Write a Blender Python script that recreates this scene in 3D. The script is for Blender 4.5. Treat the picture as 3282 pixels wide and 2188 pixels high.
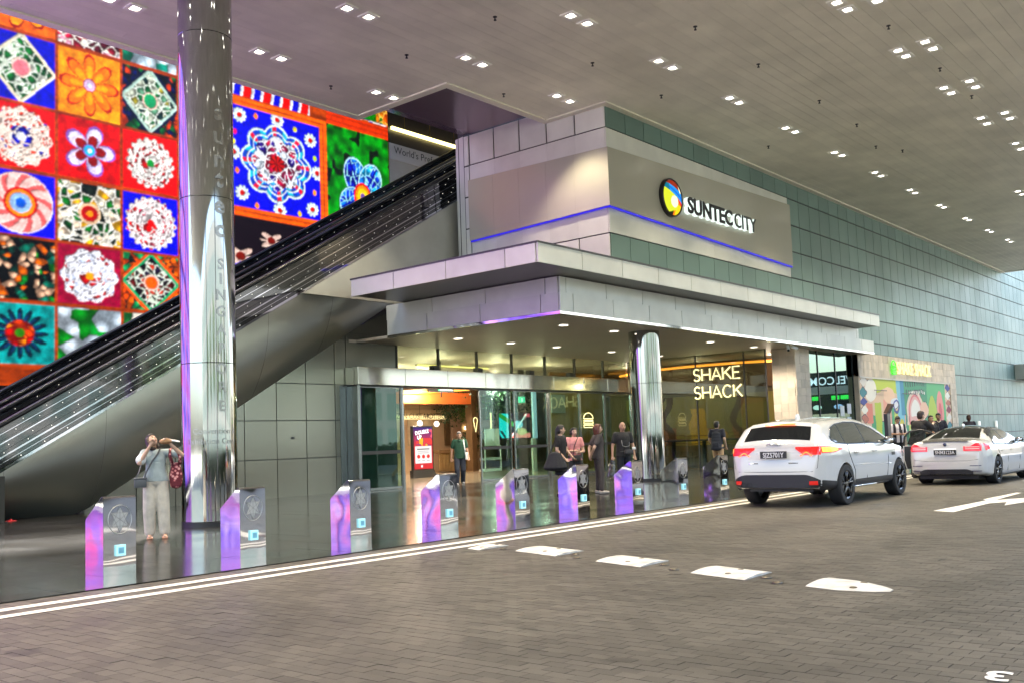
import bpy, bmesh, math, random
import numpy as np
from mathutils import Matrix, Vector, Euler
random.seed(7); rng = np.random.default_rng(7)
R = math.radians
for o in list(bpy.data.objects): bpy.data.objects.remove(o)
C = bpy.context.scene.collection
SC = bpy.context.scene

# ------------------------------------------------------------------ camera
CAMH = 1.3
FPX, YAW, PITCH, ROLL, CY, CX = 3104.973, 0.87071773, 0.0775631, -0.03559073, 1175.58, 1640.67
W0, H0 = 3282.0, 2188.0
_f = np.array([math.sin(YAW)*math.cos(PITCH), math.cos(YAW)*math.cos(PITCH), math.sin(PITCH)])
_r = np.array([math.cos(YAW), -math.sin(YAW), 0.0]); _u = np.cross(_r, _f)
CR = math.cos(ROLL)*_r + math.sin(ROLL)*_u
CU = -math.sin(ROLL)*_r + math.cos(ROLL)*_u
CF = _f
cam = bpy.data.cameras.new('camera'); camo = bpy.data.objects.new('camera', cam); C.objects.link(camo)
cam.sensor_width = 36.0; cam.lens = FPX/W0*36.0
cam.shift_x = -(CX-W0/2)/W0; cam.shift_y = (CY-H0/2)/W0
cam.clip_start = 0.05; cam.clip_end = 3000
camo.matrix_world = Matrix(((CR[0],CU[0],-CF[0],0),(CR[1],CU[1],-CF[1],0),(CR[2],CU[2],-CF[2],CAMH),(0,0,0,1)))
SC.camera = camo

# ------------------------------------------------------------------ sky, sun, exposure
SUN_EL, SUN_AZ = R(52), R(35)          # azimuth measured from +Y towards +X
w = bpy.data.worlds.new('World'); SC.world = w; w.use_nodes = True
nt = w.node_tree; bg = nt.nodes['Background']
sky = nt.nodes.new('ShaderNodeTexSky'); sky.sky_type = 'NISHITA'; sky.sun_disc = False
sky.sun_elevation = SUN_EL; sky.sun_rotation = SUN_AZ; sky.air_density = 1.0; sky.dust_density = 4.0; sky.ozone_density = 1.0
nt.links.new(sky.outputs[0], bg.inputs[0]); bg.inputs[1].default_value = 0.15
sun = bpy.data.lights.new('sun', 'SUN'); sun.energy = 5.0; sun.angle = R(6); sun.color = (1, .96, .9)
suno = bpy.data.objects.new('sun', sun); C.objects.link(suno)
_sd = Vector((math.sin(SUN_AZ)*math.cos(SUN_EL), math.cos(SUN_AZ)*math.cos(SUN_EL), math.sin(SUN_EL)))
suno.rotation_euler = _sd.to_track_quat('Z', 'Y').to_euler(); suno.location = (0, 30, 60)
SC.view_settings.view_transform = 'Standard'; SC.view_settings.look = 'None'
SC.view_settings.exposure = 3.05; SC.view_settings.gamma = 1.0; SC.view_settings.use_curve_mapping = False
SC.render.engine = 'CYCLES'
SC.cycles.use_denoising = True
SC.cycles.max_bounces = 8; SC.cycles.diffuse_bounces = 4; SC.cycles.glossy_bounces = 5
SC.cycles.transparent_max_bounces = 12; SC.cycles.transmission_bounces = 4
SC.cycles.sample_clamp_indirect = 4.0; SC.cycles.caustics_reflective = False; SC.cycles.caustics_refractive = False
SC.cycles.blur_glossy = 0.5

# ------------------------------------------------------------------ pixel -> world
def ray(x, y): return CR*((x-CX)/FPX) - CU*((y-CY)/FPX) + CF
O0 = np.array([0, 0, CAMH])
def G(x, y, z=0.0): d = ray(x, y); return O0 + d*((z-CAMH)/d[2])
def PY(x, y, Y): d = ray(x, y); return O0 + d*(Y/d[1])
def PX(x, y, X): d = ray(x, y); return O0 + d*(X/d[0])
def proj(P):
    v = np.asarray(P, float)-O0; zc = v@CF
    return (CX+FPX*(v@CR)/zc, CY-FPX*(v@CU)/zc, zc)
D = W0/2352.0      # the photograph viewed at 2352 px

# ------------------------------------------------------------------ mesh helpers
def link(o, parent=None):
    C.objects.link(o)
    if parent is not None:
        o.parent = parent; o.matrix_parent_inverse = parent.matrix_world.inverted()
    return o
def tag(o, label=None, cat=None, group=None, kind=None):
    if label: o['label'] = label
    if cat: o['category'] = cat
    if group: o['group'] = group
    if kind: o['kind'] = kind
    return o
def thing(name, label, cat, loc=(0, 0, 0), group=None, rz=0.0):
    o = bpy.data.objects.new(name, None); o.empty_display_size = .1
    o.location = loc; o.rotation_euler = (0, 0, rz)
    o.matrix_world = Matrix.Translation(Vector(loc)) @ Matrix.Rotation(rz, 4, 'Z')
    C.objects.link(o); return tag(o, label, cat, group)

class MB:
    def __init__(s): s.v = []; s.f = []
    def add(s, vs, fs):
        n = len(s.v); s.v += [tuple(map(float, p)) for p in vs]; s.f += [tuple(n+i for i in f) for f in fs]; return s
    def box(s, x0, x1, y0, y1, z0, z1):
        return s.add([(x0,y0,z0),(x1,y0,z0),(x1,y1,z0),(x0,y1,z0),(x0,y0,z1),(x1,y0,z1),(x1,y1,z1),(x0,y1,z1)],
                     [(0,3,2,1),(4,5,6,7),(0,1,5,4),(1,2,6,5),(2,3,7,6),(3,0,4,7)])
    def rbox(s, x0, x1, y0, y1, z0, z1, b=.01):
        bm = bmesh.new(); bmesh.ops.create_cube(bm, size=1)
        for v in bm.verts: v.co = ((x0+x1)/2+v.co.x*(x1-x0), (y0+y1)/2+v.co.y*(y1-y0), (z0+z1)/2+v.co.z*(z1-z0))
        bmesh.ops.bevel(bm, geom=bm.edges[:], offset=b, segments=2, affect='EDGES', profile=.5)
        s.bm(bm); return s
    def bm(s, bm):
        bm.verts.ensure_lookup_table(); bm.verts.index_update()
        s.add([v.co[:] for v in bm.verts], [[v.index for v in f.verts] for f in bm.faces]); bm.free(); return s
    def quad(s, a, b, c, d): return s.add([a, b, c, d], [(0, 1, 2, 3)])
    def poly(s, pts): return s.add(pts, [tuple(range(len(pts)))])
    def prism(s, pts, vec):
        n = len(pts); v = Vector(vec); a = [Vector(p) for p in pts]
        return s.add([p[:] for p in a]+[(p+v)[:] for p in a],
                     [tuple(range(n))[::-1], tuple(range(n, 2*n))]+[(i, (i+1) % n, n+(i+1) % n, n+i) for i in range(n)])
    def tube(s, path, r, n=8, cap=True, closed=False):
        P = [Vector(p) for p in path]; m = len(P)
        rs = r if hasattr(r, '__len__') else [r]*m
        vs = []; up = None
        for i, p in enumerate(P):
            if closed: t = (P[(i+1) % m]-P[i-1])
            else: t = (P[min(i+1, m-1)]-P[max(i-1, 0)])
            t = t.normalized() if t.length > 1e-9 else Vector((0, 0, 1))
            if up is None: up = Vector((0, 0, 1)) if abs(t.z) < .9 else Vector((1, 0, 0))
            a = t.cross(up); a = a.normalized() if a.length > 1e-6 else Vector((1, 0, 0)); b = a.cross(t); up = b
            for k in range(n):
                an = 2*math.pi*k/n; vs.append((p+(a*math.cos(an)+b*math.sin(an))*rs[i])[:])
        fs = []
        for i in range(m if closed else m-1):
            j = (i+1) % m
            for k in range(n): fs.append((i*n+k, i*n+(k+1) % n, j*n+(k+1) % n, j*n+k))
        if cap and not closed: fs += [tuple(range(n))[::-1], tuple((m-1)*n+k for k in range(n))]
        return s.add(vs, fs)
    def lathe(s, prof, n=32, c=(0, 0, 0), axis='Z', cap=True):
        vs = []; m = len(prof)
        for (r, h) in prof:
            for k in range(n):
                a = 2*math.pi*k/n; x, y = r*math.cos(a), r*math.sin(a)
                p = (x, y, h) if axis == 'Z' else ((x, h, y) if axis == 'Y' else (h, x, y))
                vs.append((c[0]+p[0], c[1]+p[1], c[2]+p[2]))
        fs = []
        for i in range(m-1):
            for k in range(n):
                q = (i*n+k, i*n+(k+1) % n, (i+1)*n+(k+1) % n, (i+1)*n+k)
                fs.append(q if axis != 'Y' else q[::-1])
        if cap: fs += [tuple(range(n))[::-1], tuple((m-1)*n+k for k in range(n))]
        return s.add(vs, fs)
    def ball(s, c, r, nu=12, nv=8, mat=None):
        rx, ry, rz = r if hasattr(r, '__len__') else (r, r, r)
        vs = []; fs = []
        for i in range(nv+1):
            th = math.pi*i/nv
            for k in range(nu):
                a = 2*math.pi*k/nu
                p = Vector((rx*math.sin(th)*math.cos(a), ry*math.sin(th)*math.sin(a), rz*math.cos(th)))
                if mat is not None: p = mat @ p
                vs.append((c[0]+p[0], c[1]+p[1], c[2]+p[2]))
        for i in range(nv):
            for k in range(nu): fs.append((i*nu+k, (i+1)*nu+k, (i+1)*nu+(k+1) % nu, i*nu+(k+1) % nu))
        return s.add(vs, fs)
    def grid(s, P):         # P[i][j] -> 3D points
        n = len(P); m = len(P[0])
        return s.add([p for row in P for p in row], [(i*m+j, i*m+j+1, (i+1)*m+j+1, (i+1)*m+j) for i in range(n-1) for j in range(m-1)])
    def mesh(s, name, mat=None, smooth=False):
        me = bpy.data.meshes.new(name); me.from_pydata(s.v, [], s.f); me.update()
        if mat is not None: me.materials.append(mat)
        if smooth:
            me.polygons.foreach_set('use_smooth', [True]*len(me.polygons))
            if smooth is not True: me.set_sharp_from_angle(angle=R(smooth))
        return me
    def build(s, name, mat, parent=None, smooth=False, **kw):
        o = bpy.data.objects.new(name, s.mesh(name, mat, smooth)); link(o, parent)
        return tag(o, **kw)

_unit = {}
def unit_box(mat):
    if mat.name not in _unit: _unit[mat.name] = MB().box(-.5, .5, -.5, .5, -.5, .5).mesh('piece', mat)
    return _unit[mat.name]
def box_area(b):
    c = np.array([(b[0]+b[1])/2, (b[2]+b[3])/2, (b[4]+b[5])/2]); v = c-O0; d2 = v@v; n = np.abs(v)/math.sqrt(d2)
    dx, dy, dz = b[1]-b[0], b[3]-b[2], b[5]-b[4]
    a = (n[0]*dy*dz+n[1]*dx*dz+n[2]*dx*dy)/d2
    p = proj(c)
    if p[2] < .2: return 0.0
    pts = [proj((b[i], b[2+j], b[4+k]))[:2] for i in (0, 1) for j in (0, 1) for k in (0, 1)]
    xs = [q[0] for q in pts]; ys = [q[1] for q in pts]
    if max(xs) < 0 or min(xs) > W0 or max(ys) < 0 or min(ys) > H0: return 0.0
    return a
def pieces(parent, name, boxes, mat, limit=300, rest_name=None):
    """each box is a part of its own while it shows largest; the rest one joined part"""
    order = sorted(boxes, key=box_area, reverse=True)
    top = [b for b in order[:limit] if box_area(b) > 0]; rest = order[len(top):]
    me = unit_box(mat); out = []
    for b in top:
        o = bpy.data.objects.new(name, me)
        o.location = ((b[0]+b[1])/2, (b[2]+b[3])/2, (b[4]+b[5])/2); o.scale = (b[1]-b[0], b[3]-b[2], b[5]-b[4])
        link(o, parent); out.append(o)
    if rest:
        mb = MB()
        for b in rest: mb.box(*b)
        mb.build(rest_name or name+'_field', mat, parent, kind='stuff')
    return out

def text(name, s, size, mat, M, parent=None, depth=0.0, align='CENTER', sx=1.0, bevel=0.0, offset=0.0, spacing=1.0, **kw):
    cu = bpy.data.curves.new(name, 'FONT'); cu.body = s; cu.size = size; cu.extrude = depth; cu.align_x = align
    cu.bevel_depth = bevel; cu.offset = offset; cu.space_character = spacing; cu.resolution_u = 3
    to = bpy.data.objects.new(name, cu); C.objects.link(to)
    dg = bpy.context.evaluated_depsgraph_get(); me = bpy.data.meshes.new_from_object(to.evaluated_get(dg))
    bpy.data.objects.remove(to); bpy.data.curves.remove(cu)
    me.name = name; me.materials.clear(); me.materials.append(mat)
    me.transform(M @ Matrix.Diagonal((sx, 1, 1, 1)))
    o = bpy.data.objects.new(name, me); link(o, parent); return tag(o, **kw)
def frame(o, ux, uy):        # text matrix: x axis ux, y axis uy, at o
    ux = Vector(ux).normalized(); uy = Vector(uy).normalized(); uz = ux.cross(uy)
    return Matrix(((ux.x, uy.x, uz.x, o[0]), (ux.y, uy.y, uz.y, o[1]), (ux.z, uy.z, uz.z, o[2]), (0, 0, 0, 1)))

# ------------------------------------------------------------------ materials
def mat(name, col=(.5, .5, .5), rough=.5, metal=0.0, var=0.0, vscale=3.0, bump=0.0, bscale=30.0, emit=None, estr=0.0,
        coat=0.0, spec=.5, rvar=0.0, orand=0.0, warp=0.0, wscale=1.5, stretch=(1, 1, 1), dirt=0.0, dscale=.6, fine=0.0, fscale=60.0):
    m = bpy.data.materials.new(name); m.use_nodes = True; nt = m.node_tree; N = nt.nodes; L = nt.links
    b = N['Principled BSDF']; b.inputs['Roughness'].default_value = rough; b.inputs['Metallic'].default_value = metal
    b.inputs['Base Color'].default_value = (*col, 1); b.inputs['Specular IOR Level'].default_value = spec
    b.inputs['Coat Weight'].default_value = coat; b.inputs['Coat Roughness'].default_value = .04
    geo = N.new('ShaderNodeNewGeometry'); mp = N.new('ShaderNodeMapping'); mp.inputs['Scale'].default_value = stretch
    L.new(geo.outputs['Position'], mp.inputs['Vector']); vec = mp.outputs['Vector']
    def noise(sc, det=4.0):
        n = N.new('ShaderNodeTexNoise'); n.inputs['Scale'].default_value = sc; n.inputs['Detail'].default_value = det; L.new(vec, n.inputs['Vector']); return n
    def mul(sock, lo, hi):
        r = N.new('ShaderNodeMapRange'); r.inputs[1].default_value = .3; r.inputs[2].default_value = .7; r.inputs[3].default_value = lo; r.inputs[4].default_value = hi
        L.new(sock, r.inputs[0]); return r.outputs[0]
    facs = []
    if var: facs.append(mul(noise(vscale).outputs[0], 1-var, 1+var))
    if dirt: facs.append(mul(noise(dscale, 8).outputs[0], 1-dirt, 1.0))
    if fine: facs.append(mul(noise(fscale, 2).outputs[0], 1-fine, 1+fine))
    if orand:
        oi = N.new('ShaderNodeObjectInfo'); r = N.new('ShaderNodeMapRange'); r.inputs[3].default_value = 1-orand; r.inputs[4].default_value = 1+orand
        L.new(oi.outputs['Random'], r.inputs[0]); facs.append(r.outputs[0])
    if facs:
        f = facs[0]
        for g in facs[1:]:
            mm = N.new('ShaderNodeMath'); mm.operation = 'MULTIPLY'; L.new(f, mm.inputs[0]); L.new(g, mm.inputs[1]); f = mm.outputs[0]
        vm = N.new('ShaderNodeVectorMath'); vm.operation = 'SCALE'; vm.inputs[0].default_value = col; L.new(f, vm.inputs['Scale']); L.new(vm.outputs[0], b.inputs['Base Color'])
    if rvar: L.new(mul(noise(vscale*1.7).outputs[0], max(rough-rvar, .01), rough+rvar), b.inputs['Roughness'])
    nrm = None
    if bump:
        bp = N.new('ShaderNodeBump'); bp.inputs['Strength'].default_value = bump; bp.inputs['Distance'].default_value = .01
        L.new(noise(bscale, 3).outputs[0], bp.inputs['Height']); nrm = bp.outputs[0]
    if warp:
        bp = N.new('ShaderNodeBump'); bp.inputs['Strength'].default_value = 1.0; bp.inputs['Distance'].default_value = warp
        L.new(noise(wscale, 1).outputs[0], bp.inputs['Height'])
        if nrm: L.new(nrm, bp.inputs['Normal'])
        nrm = bp.outputs[0]
    if nrm: L.new(nrm, b.inputs['Normal'])
    if emit is not None:
        b.inputs['Emission Color'].default_value = (*emit, 1); b.inputs['Emission Strength'].default_value = estr
    return m
def glass(name, tint=(.75, .85, .8), refl=1.0, rough=0.0, ior=1.5, base=0.0, gcol=(1, 1, 1)):
    m = bpy.data.materials.new(name); m.use_nodes = True; N = m.node_tree.nodes; L = m.node_tree.links
    N.remove(N['Principled BSDF']); out = N['Material Output']
    t = N.new('ShaderNodeBsdfTransparent'); t.inputs[0].default_value = (*tint, 1)
    g = N.new('ShaderNodeBsdfGlossy'); g.inputs['Roughness'].default_value = rough; g.inputs['Color'].default_value = (*gcol, 1)
    fr = N.new('ShaderNodeFresnel'); fr.inputs[0].default_value = ior
    ge = N.new('ShaderNodeNewGeometry'); mr = N.new('ShaderNodeMapRange'); mr.inputs[3].default_value = ior; mr.inputs[4].default_value = 1/ior
    L.new(ge.outputs['Backfacing'], mr.inputs[0]); L.new(mr.outputs[0], fr.inputs[0])      # same Fresnel on both faces of a pane
    mu = N.new('ShaderNodeMath'); mu.operation = 'MULTIPLY_ADD'; mu.use_clamp = True; mu.inputs[1].default_value = refl; mu.inputs[2].default_value = base
    L.new(fr.outputs[0], mu.inputs[0]); mx = N.new('ShaderNodeMixShader'); L.new(mu.outputs[0], mx.inputs[0]); L.new(t.outputs[0], mx.inputs[1]); L.new(g.outputs[0], mx.inputs[2])
    L.new(mx.outputs[0], out.inputs[0]); return m
EM = .088
def emis(name, col, s, sample=True):
    s = s*EM
    m = bpy.data.materials.new(name); m.use_nodes = True; N = m.node_tree.nodes
    b = N['Principled BSDF']; b.inputs['Base Color'].default_value = (*[c*.5 for c in col], 1); b.inputs['Emission Color'].default_value = (*col, 1); b.inputs['Emission Strength'].default_value = s
    if not sample: m.cycles.emission_sampling = 'NONE'
    return m
def attrmat(name, strength=0.0, rough=.5, gain=1.0, sample=True, spec=.5):
    if strength: spec = 0.0
    m = bpy.data.materials.new(name); m.use_nodes = True; N = m.node_tree.nodes; L = m.node_tree.links
    a = N.new('ShaderNodeAttribute'); a.attribute_name = 'Col'; b = N['Principled BSDF']; b.inputs['Roughness'].default_value = rough
    b.inputs['Specular IOR Level'].default_value = spec
    if strength:
        b.inputs['Base Color'].default_value = (.02, .02, .02, 1); L.new(a.outputs['Color'], b.inputs['Emission Color']); b.inputs['Emission Strength'].default_value = strength
    else: L.new(a.outputs['Color'], b.inputs['Base Color'])
    if not sample: m.cycles.emission_sampling = 'NONE'
    return m
def painted(name, o, u, v, img, m, parent=None, thick=None, **kw):
    """flat print: a fine grid of coloured points; img[row from bottom][col] linear rgb"""
    h, wd = img.shape[:2]; o = np.asarray(o, float); u = np.asarray(u, float); v = np.asarray(v, float)
    jj, ii = np.meshgrid(np.arange(wd)/(wd-1), np.arange(h)/(h-1))
    P = (o+jj[..., None]*u+ii[..., None]*v).reshape(-1, 3)
    a = (np.arange(h-1)[:, None]*wd+np.arange(wd-1)[None, :]).reshape(-1)
    F = np.stack([a, a+1, a+wd+1, a+wd], 1)
    me = bpy.data.meshes.new(name); me.vertices.add(len(P)); me.vertices.foreach_set('co', P.reshape(-1))
    me.loops.add(F.size); me.loops.foreach_set('vertex_index', F.reshape(-1)); me.polygons.add(len(F))
    me.polygons.foreach_set('loop_start', np.arange(len(F))*4); me.update(calc_edges=True)
    ca = me.color_attributes.new('Col', 'FLOAT_COLOR', 'POINT')
    ca.data.foreach_set('color', np.concatenate([img.reshape(-1, 3), np.ones((h*wd, 1))], 1).reshape(-1).astype(np.float32))
    me.materials.append(m); ob = bpy.data.objects.new(name, me); link(ob, parent); return tag(ob, **kw)
def S(r, g, b):   # sRGB 0-255 -> linear
    f = lambda c: (c/255/12.92) if c/255 <= .04045 else ((c/255+.055)/1.055)**2.4
    return (f(r), f(g), f(b))

chrome = mat('polished_steel', (.78, .78, .76), .05, 1.0, warp=.004, wscale=1.2)
chrome_col = mat('column_steel', (.40, .41, .39), .06, 1.0, rvar=.03, vscale=2.5, dirt=.12, dscale=3.0, warp=.0035, wscale=3.2, stretch=(1, 1, .06))
chrome_bol = mat('bollard_steel', (.70, .70, .70), .04, 1.0, warp=.0055, wscale=2.2)
brushed = mat('brushed_steel', (.46, .46, .42), .24, 1.0, var=.06, vscale=.8, warp=.006, wscale=.7, rvar=.05)
darkmet = mat('dark_joint', (.02, .02, .022), .5)
blackmet = mat('black_metal', (.015, .015, .017), .4)
# ================================================================== SETTING: ground, road, pavement, ceiling
PL_ = .17
def paver_mat(name, joints):
    m = bpy.data.materials.new(name); m.use_nodes = True; N = m.node_tree.nodes; L = m.node_tree.links; b = N['Principled BSDF']
    geo = N.new('ShaderNodeNewGeometry'); sep = N.new('ShaderNodeSeparateXYZ'); L.new(geo.outputs['Position'], sep.inputs[0])
    def mt(op, a, b_=None, c=None):
        n = N.new('ShaderNodeMath'); n.operation = op
        for i, s in enumerate((a, b_, c)):
            if s is None: continue
            if isinstance(s, (int, float)): n.inputs[i].default_value = s
            else: L.new(s, n.inputs[i])
        return n.outputs[0]
    xs = mt('MULTIPLY', sep.outputs[0], 10.0); ix = mt('FLOOR', xs); par = mt('FLOORED_MODULO', ix, 2.0)
    ys = mt('MULTIPLY_ADD', par, .5, mt('DIVIDE', sep.outputs[1], PL_)); iy = mt('FLOOR', ys)
    cb = N.new('ShaderNodeCombineXYZ'); L.new(ix, cb.inputs[0]); L.new(iy, cb.inputs[1])
    wn = N.new('ShaderNodeTexWhiteNoise'); wn.noise_dimensions = '2D'; L.new(cb.outputs[0], wn.inputs['Vector'])
    n1 = N.new('ShaderNodeTexNoise'); n1.inputs['Scale'].default_value = .55; n1.inputs['Detail'].default_value = 6; L.new(geo.outputs['Position'], n1.inputs['Vector'])
    n2 = N.new('ShaderNodeTexNoise'); n2.inputs['Scale'].default_value = 90; n2.inputs['Detail'].default_value = 3; L.new(geo.outputs['Position'], n2.inputs['Vector'])
    ramp = N.new('ShaderNodeValToRGB'); L.new(wn.outputs['Value'], ramp.inputs[0]); e = ramp.color_ramp.elements
    e[0].position = 0; e[0].color = (.066, .059, .047, 1); e[1].position = 1; e[1].color = (.108, .097, .078, 1)
    k = ramp.color_ramp.elements.new(.5); k.color = (.086, .077, .062, 1)
    f = mt('MULTIPLY', mt('MULTIPLY_ADD', n1.outputs[0], .9, .55), mt('MULTIPLY_ADD', n2.outputs[0], .5, .75))
    # worn tyre tracks along the lanes, oil drips and pale scuffs
    def band(yc, wd, amt):
        d_ = mt('ABSOLUTE', mt('SUBTRACT', mt('ADD', sep.outputs[1], mt('MULTIPLY', n1.outputs[0], .7)), yc+.35)); k_ = mt('SUBTRACT', 1.0, mt('MINIMUM', mt('DIVIDE', d_, wd), 1.0)); return mt('SUBTRACT', 1.0, mt('MULTIPLY', k_, amt))
    for yc in (7.6, 5.9, 3.9, 2.2): f = mt('MULTIPLY', f, band(yc, .55, .16))
    vo = N.new('ShaderNodeTexVoronoi'); vo.inputs['Scale'].default_value = .9; L.new(geo.outputs['Position'], vo.inputs['Vector'])
    n3 = N.new('ShaderNodeTexNoise'); n3.inputs['Scale'].default_value = 7; n3.inputs['Detail'].default_value = 5; L.new(geo.outputs['Position'], n3.inputs['Vector'])
    sp = mt('MINIMUM', mt('MAXIMUM', mt('MULTIPLY', mt('SUBTRACT', mt('ADD', vo.outputs['Distance'], mt('MULTIPLY', n3.outputs[0], .22)), .17), 14.0), .55), 1.0); f = mt('MULTIPLY', f, sp)
    f = mt('MULTIPLY', f, mt('MULTIPLY_ADD', n3.outputs[0], .30, .85))
    if joints:
        fx = mt('FRACT', xs); fy = mt('FRACT', ys)
        ex = mt('MINIMUM', fx, mt('SUBTRACT', 1.0, fx)); ey = mt('MINIMUM', fy, mt('SUBTRACT', 1.0, fy))
        j = mt('MINIMUM', mt('DIVIDE', ex, .05), mt('DIVIDE', ey, .025)); j = mt('MINIMUM', j, 1.0)
        f = mt('MULTIPLY', f, mt('MULTIPLY_ADD', j, .40, .60))
    vm = N.new('ShaderNodeVectorMath'); vm.operation = 'SCALE'; L.new(ramp.outputs[0], vm.inputs[0]); L.new(f, vm.inputs['Scale']); L.new(vm.outputs[0], b.inputs['Base Color'])
    r = mt('MULTIPLY_ADD', n1.outputs[0], .35, .38); L.new(r, b.inputs['Roughness'])
    bp = N.new('ShaderNodeBump'); bp.inputs['Strength'].default_value = .35; bp.inputs['Distance'].default_value = .004; L.new(n2.outputs[0], bp.inputs['Height']); L.new(bp.outputs[0], b.inputs['Normal'])
    return m
paver_near = paver_mat('granite_paver', False); paver_far = paver_mat('granite_paving', True)
sand = mat('joint_sand', (.056, .050, .041), .95, var=.3, vscale=6)
asphalt = mat('outer_ground', (.40, .40, .36), .9, var=.2, vscale=.2)
MB().quad((-600,-600,-.08),(700,-600,-.08),(700,700,-.08),(-600,700,-.08)).build('ground', asphalt, kind='structure')
NX0, NX1, NY0, NY1 = 1.6, 22.0, .4, 9.4
rd = MB()
for x0, x1, y0, y1 in ((-60, NX0, -30, NY1), (NX1, 160, -30, NY1), (NX0, NX1, -30, NY0)):
    rd.quad((x0,y0,0),(x1,y0,0),(x1,y1,0),(x0,y1,0))
road = rd.build('road', paver_far, kind='structure')
MB().quad((NX0-.01,NY0-.01,-.0055),(NX1+.01,NY0-.01,-.0055),(NX1+.01,NY1,-.0055),(NX0-.01,NY1,-.0055)).build('joint_sand', sand, road)
bx = []
for i in range(int(round(NX0*10)), int(round(NX1*10))):
    x0 = i*.1; off = PL_/2*(i % 2); j0 = math.floor((NY0+off)/PL_); j1 = math.ceil((NY1+off)/PL_)
    for j in range(j0, j1):
        y0 = max(j*PL_-off, NY0); y1 = min((j+1)*PL_-off, NY1)
        if y1-y0 < .006: continue
        h = random.uniform(-.0016, .0004) if random.random() > .02 else -.003
        bx.append((x0+.0016+random.uniform(0,.0010), x0+.0984-random.uniform(0,.0010), y0+.0016, y1-.0016-random.uniform(0,.002), -.03, h))
pieces(road, 'paver', bx, paver_near, rest_name='paver_field')
# polished granite pavement under the canopy, flush with the road
def granite_mat():
    m = mat('polished_granite', (.028, .027, .025), .15, 0, var=.25, vscale=.5, rvar=.06, fine=.25, fscale=140, orand=.10, warp=.0012, wscale=1.1, spec=.16)
    return m
granite = granite_mat()
fl = MB().quad((-40,9.4,.004),(95,9.4,.004),(95,22.0,.004),(-40,22.0,.004))
pave = fl.build('pavement', darkmet, kind='structure')
bx = []
for i in range(-8, 70):
    for j in range(0, 11):
        x0 = i*1.2-.4+(.6 if j % 2 else 0); y0 = 9.4+j*1.2; y1 = min(y0+1.2, 22.4)
        bx.append((x0+.002, x0+1.198, y0+.002, y1-.002, -.02, .012+random.uniform(-.0006, .0006)))
pieces(pave, 'granite_slab', bx, granite, limit=260, rest_name='granite_slab_field')
# road paint
paint = mat('road_paint', (.80, .77, .72), .55, var=.05, vscale=7, dirt=.12, dscale=3)
for y0, y1 in ((8.90, 9.06), (8.52, 8.67)):
    MB().quad((-40,y0,.004),(110,y0,.004),(110,y1,.004),(-40,y1,.004)).build('kerb_line', paint, road)
def marking(name, pts, z=.005): MB().poly([(x, y, z) for x, y in pts]).build(name, paint, road)
ar = [G(2200+x/2.1738, 1000+y/2.1738) for x, y in ((1718,1383),(1860,1392),(2110,1330),(2232,1322),(2215,1345),(2420,1312),(2430,1290),(2330,1295),(2150,1308),(2332,1258),(2300,1256),(2066,1302),(2090,1310))]
marking('direction_arrow', [(p[0], p[1]) for p in ar])
# painted bay number 3 (seen upside down from here)
text('bay_number', '3', .30, paint, frame(G(3206, 2150, .006), (-.12, .99, 0), (-.99, -.12, 0)), road, offset=.008)
# ---- ceiling
ZC = 10.79
ceilm = mat('ceiling_board', (.87, .83, .72), .55, 0, var=.05, vscale=.5, dirt=.16, dscale=.9, orand=.04)
trimm = mat('ceiling_trim', (.88, .83, .70), .5, dirt=.1)
regs = ((-24, 66, -4, 15.2), (-24, 22.53, 15.2, 17.35), (-24, 18.3, 17.35, 20.9))
cb = MB()
for x0, x1, y0, y1 in regs: cb.box(x0, x1, y0, y1, ZC+.02, ZC+.5)
ceiling = cb.build('ceiling', mat('ceiling_shadow_gap', (.07, .065, .055), .9), kind='structure')
bx = []
def rows(x0, x1, y0, y1, n, s):
    p = (y1-y0)/n
    for j in range(n):
        x = x0; first = 1.2+((j*7+s) % 5)*.6
        while x < x1-.01:
            xe = min(x+(first if x == x0 else 3.6), x1)
            bx.append((x+.003, xe-.003, y0+j*p+.0035, y0+(j+1)*p-.0035, ZC+random.uniform(0, .002), ZC+.03)); x = xe
rows(-24, 65.75, -4, 14.95, 63, 1); rows(-24, 22.28, 14.95, 17.10, 7, 3); rows(-24, 18.05, 17.10, 20.65, 12, 2)
pieces(ceiling, 'ceiling_board', bx, ceilm, rest_name='ceiling_board_field')
for b in ((22.53, 66, 14.95, 15.2), (18.3, 22.28, 17.10, 17.35), (-24, 18.05, 20.65, 20.9), (18.05, 18.3, 17.1, 20.9), (22.28, 22.53, 14.95, 17.35), (65.75, 66, -4, 14.94)):
    MB().box(*b, ZC-.035, ZC+.3).build('edge_trim', trimm, ceiling)
# ================================================================== MALL BUILDING
wallm = mat('grey_green_panel', (.14, .225, .195), .46, .25, var=.07, vscale=.35, orand=.09, rvar=.06, dirt=.10, dscale=.5)
palem = mat('pale_panel', (.66, .66, .605), .40, .15, var=.04, vscale=.6, orand=.05, dirt=.12, dscale=1.2)
signm = mat('sign_panel', (.44, .42, .35), .22, .15, var=.03, vscale=.5)
mall = thing('mall_building', 'grey panelled shopping mall with stepped entrance canopy and lit sign panel', 'building', (30, 15.2, 0))
XB, YB = 22.54, 15.2
core = MB()
core.box(XB+.02, 95, YB+.02, 20.96, 4.62, 16).box(41, 95, YB+.02, 15.28, 0, 4.60)
core.build('wall_core', darkmet, mall)
ZR = [.0, .9, 1.95, 3.0, 4.05, 5.08, 6.1, 7.1, 8.12, 9.14, 10.15, 10.80, 11.9, 13, 14.1]
bx = []; g = .024
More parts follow.
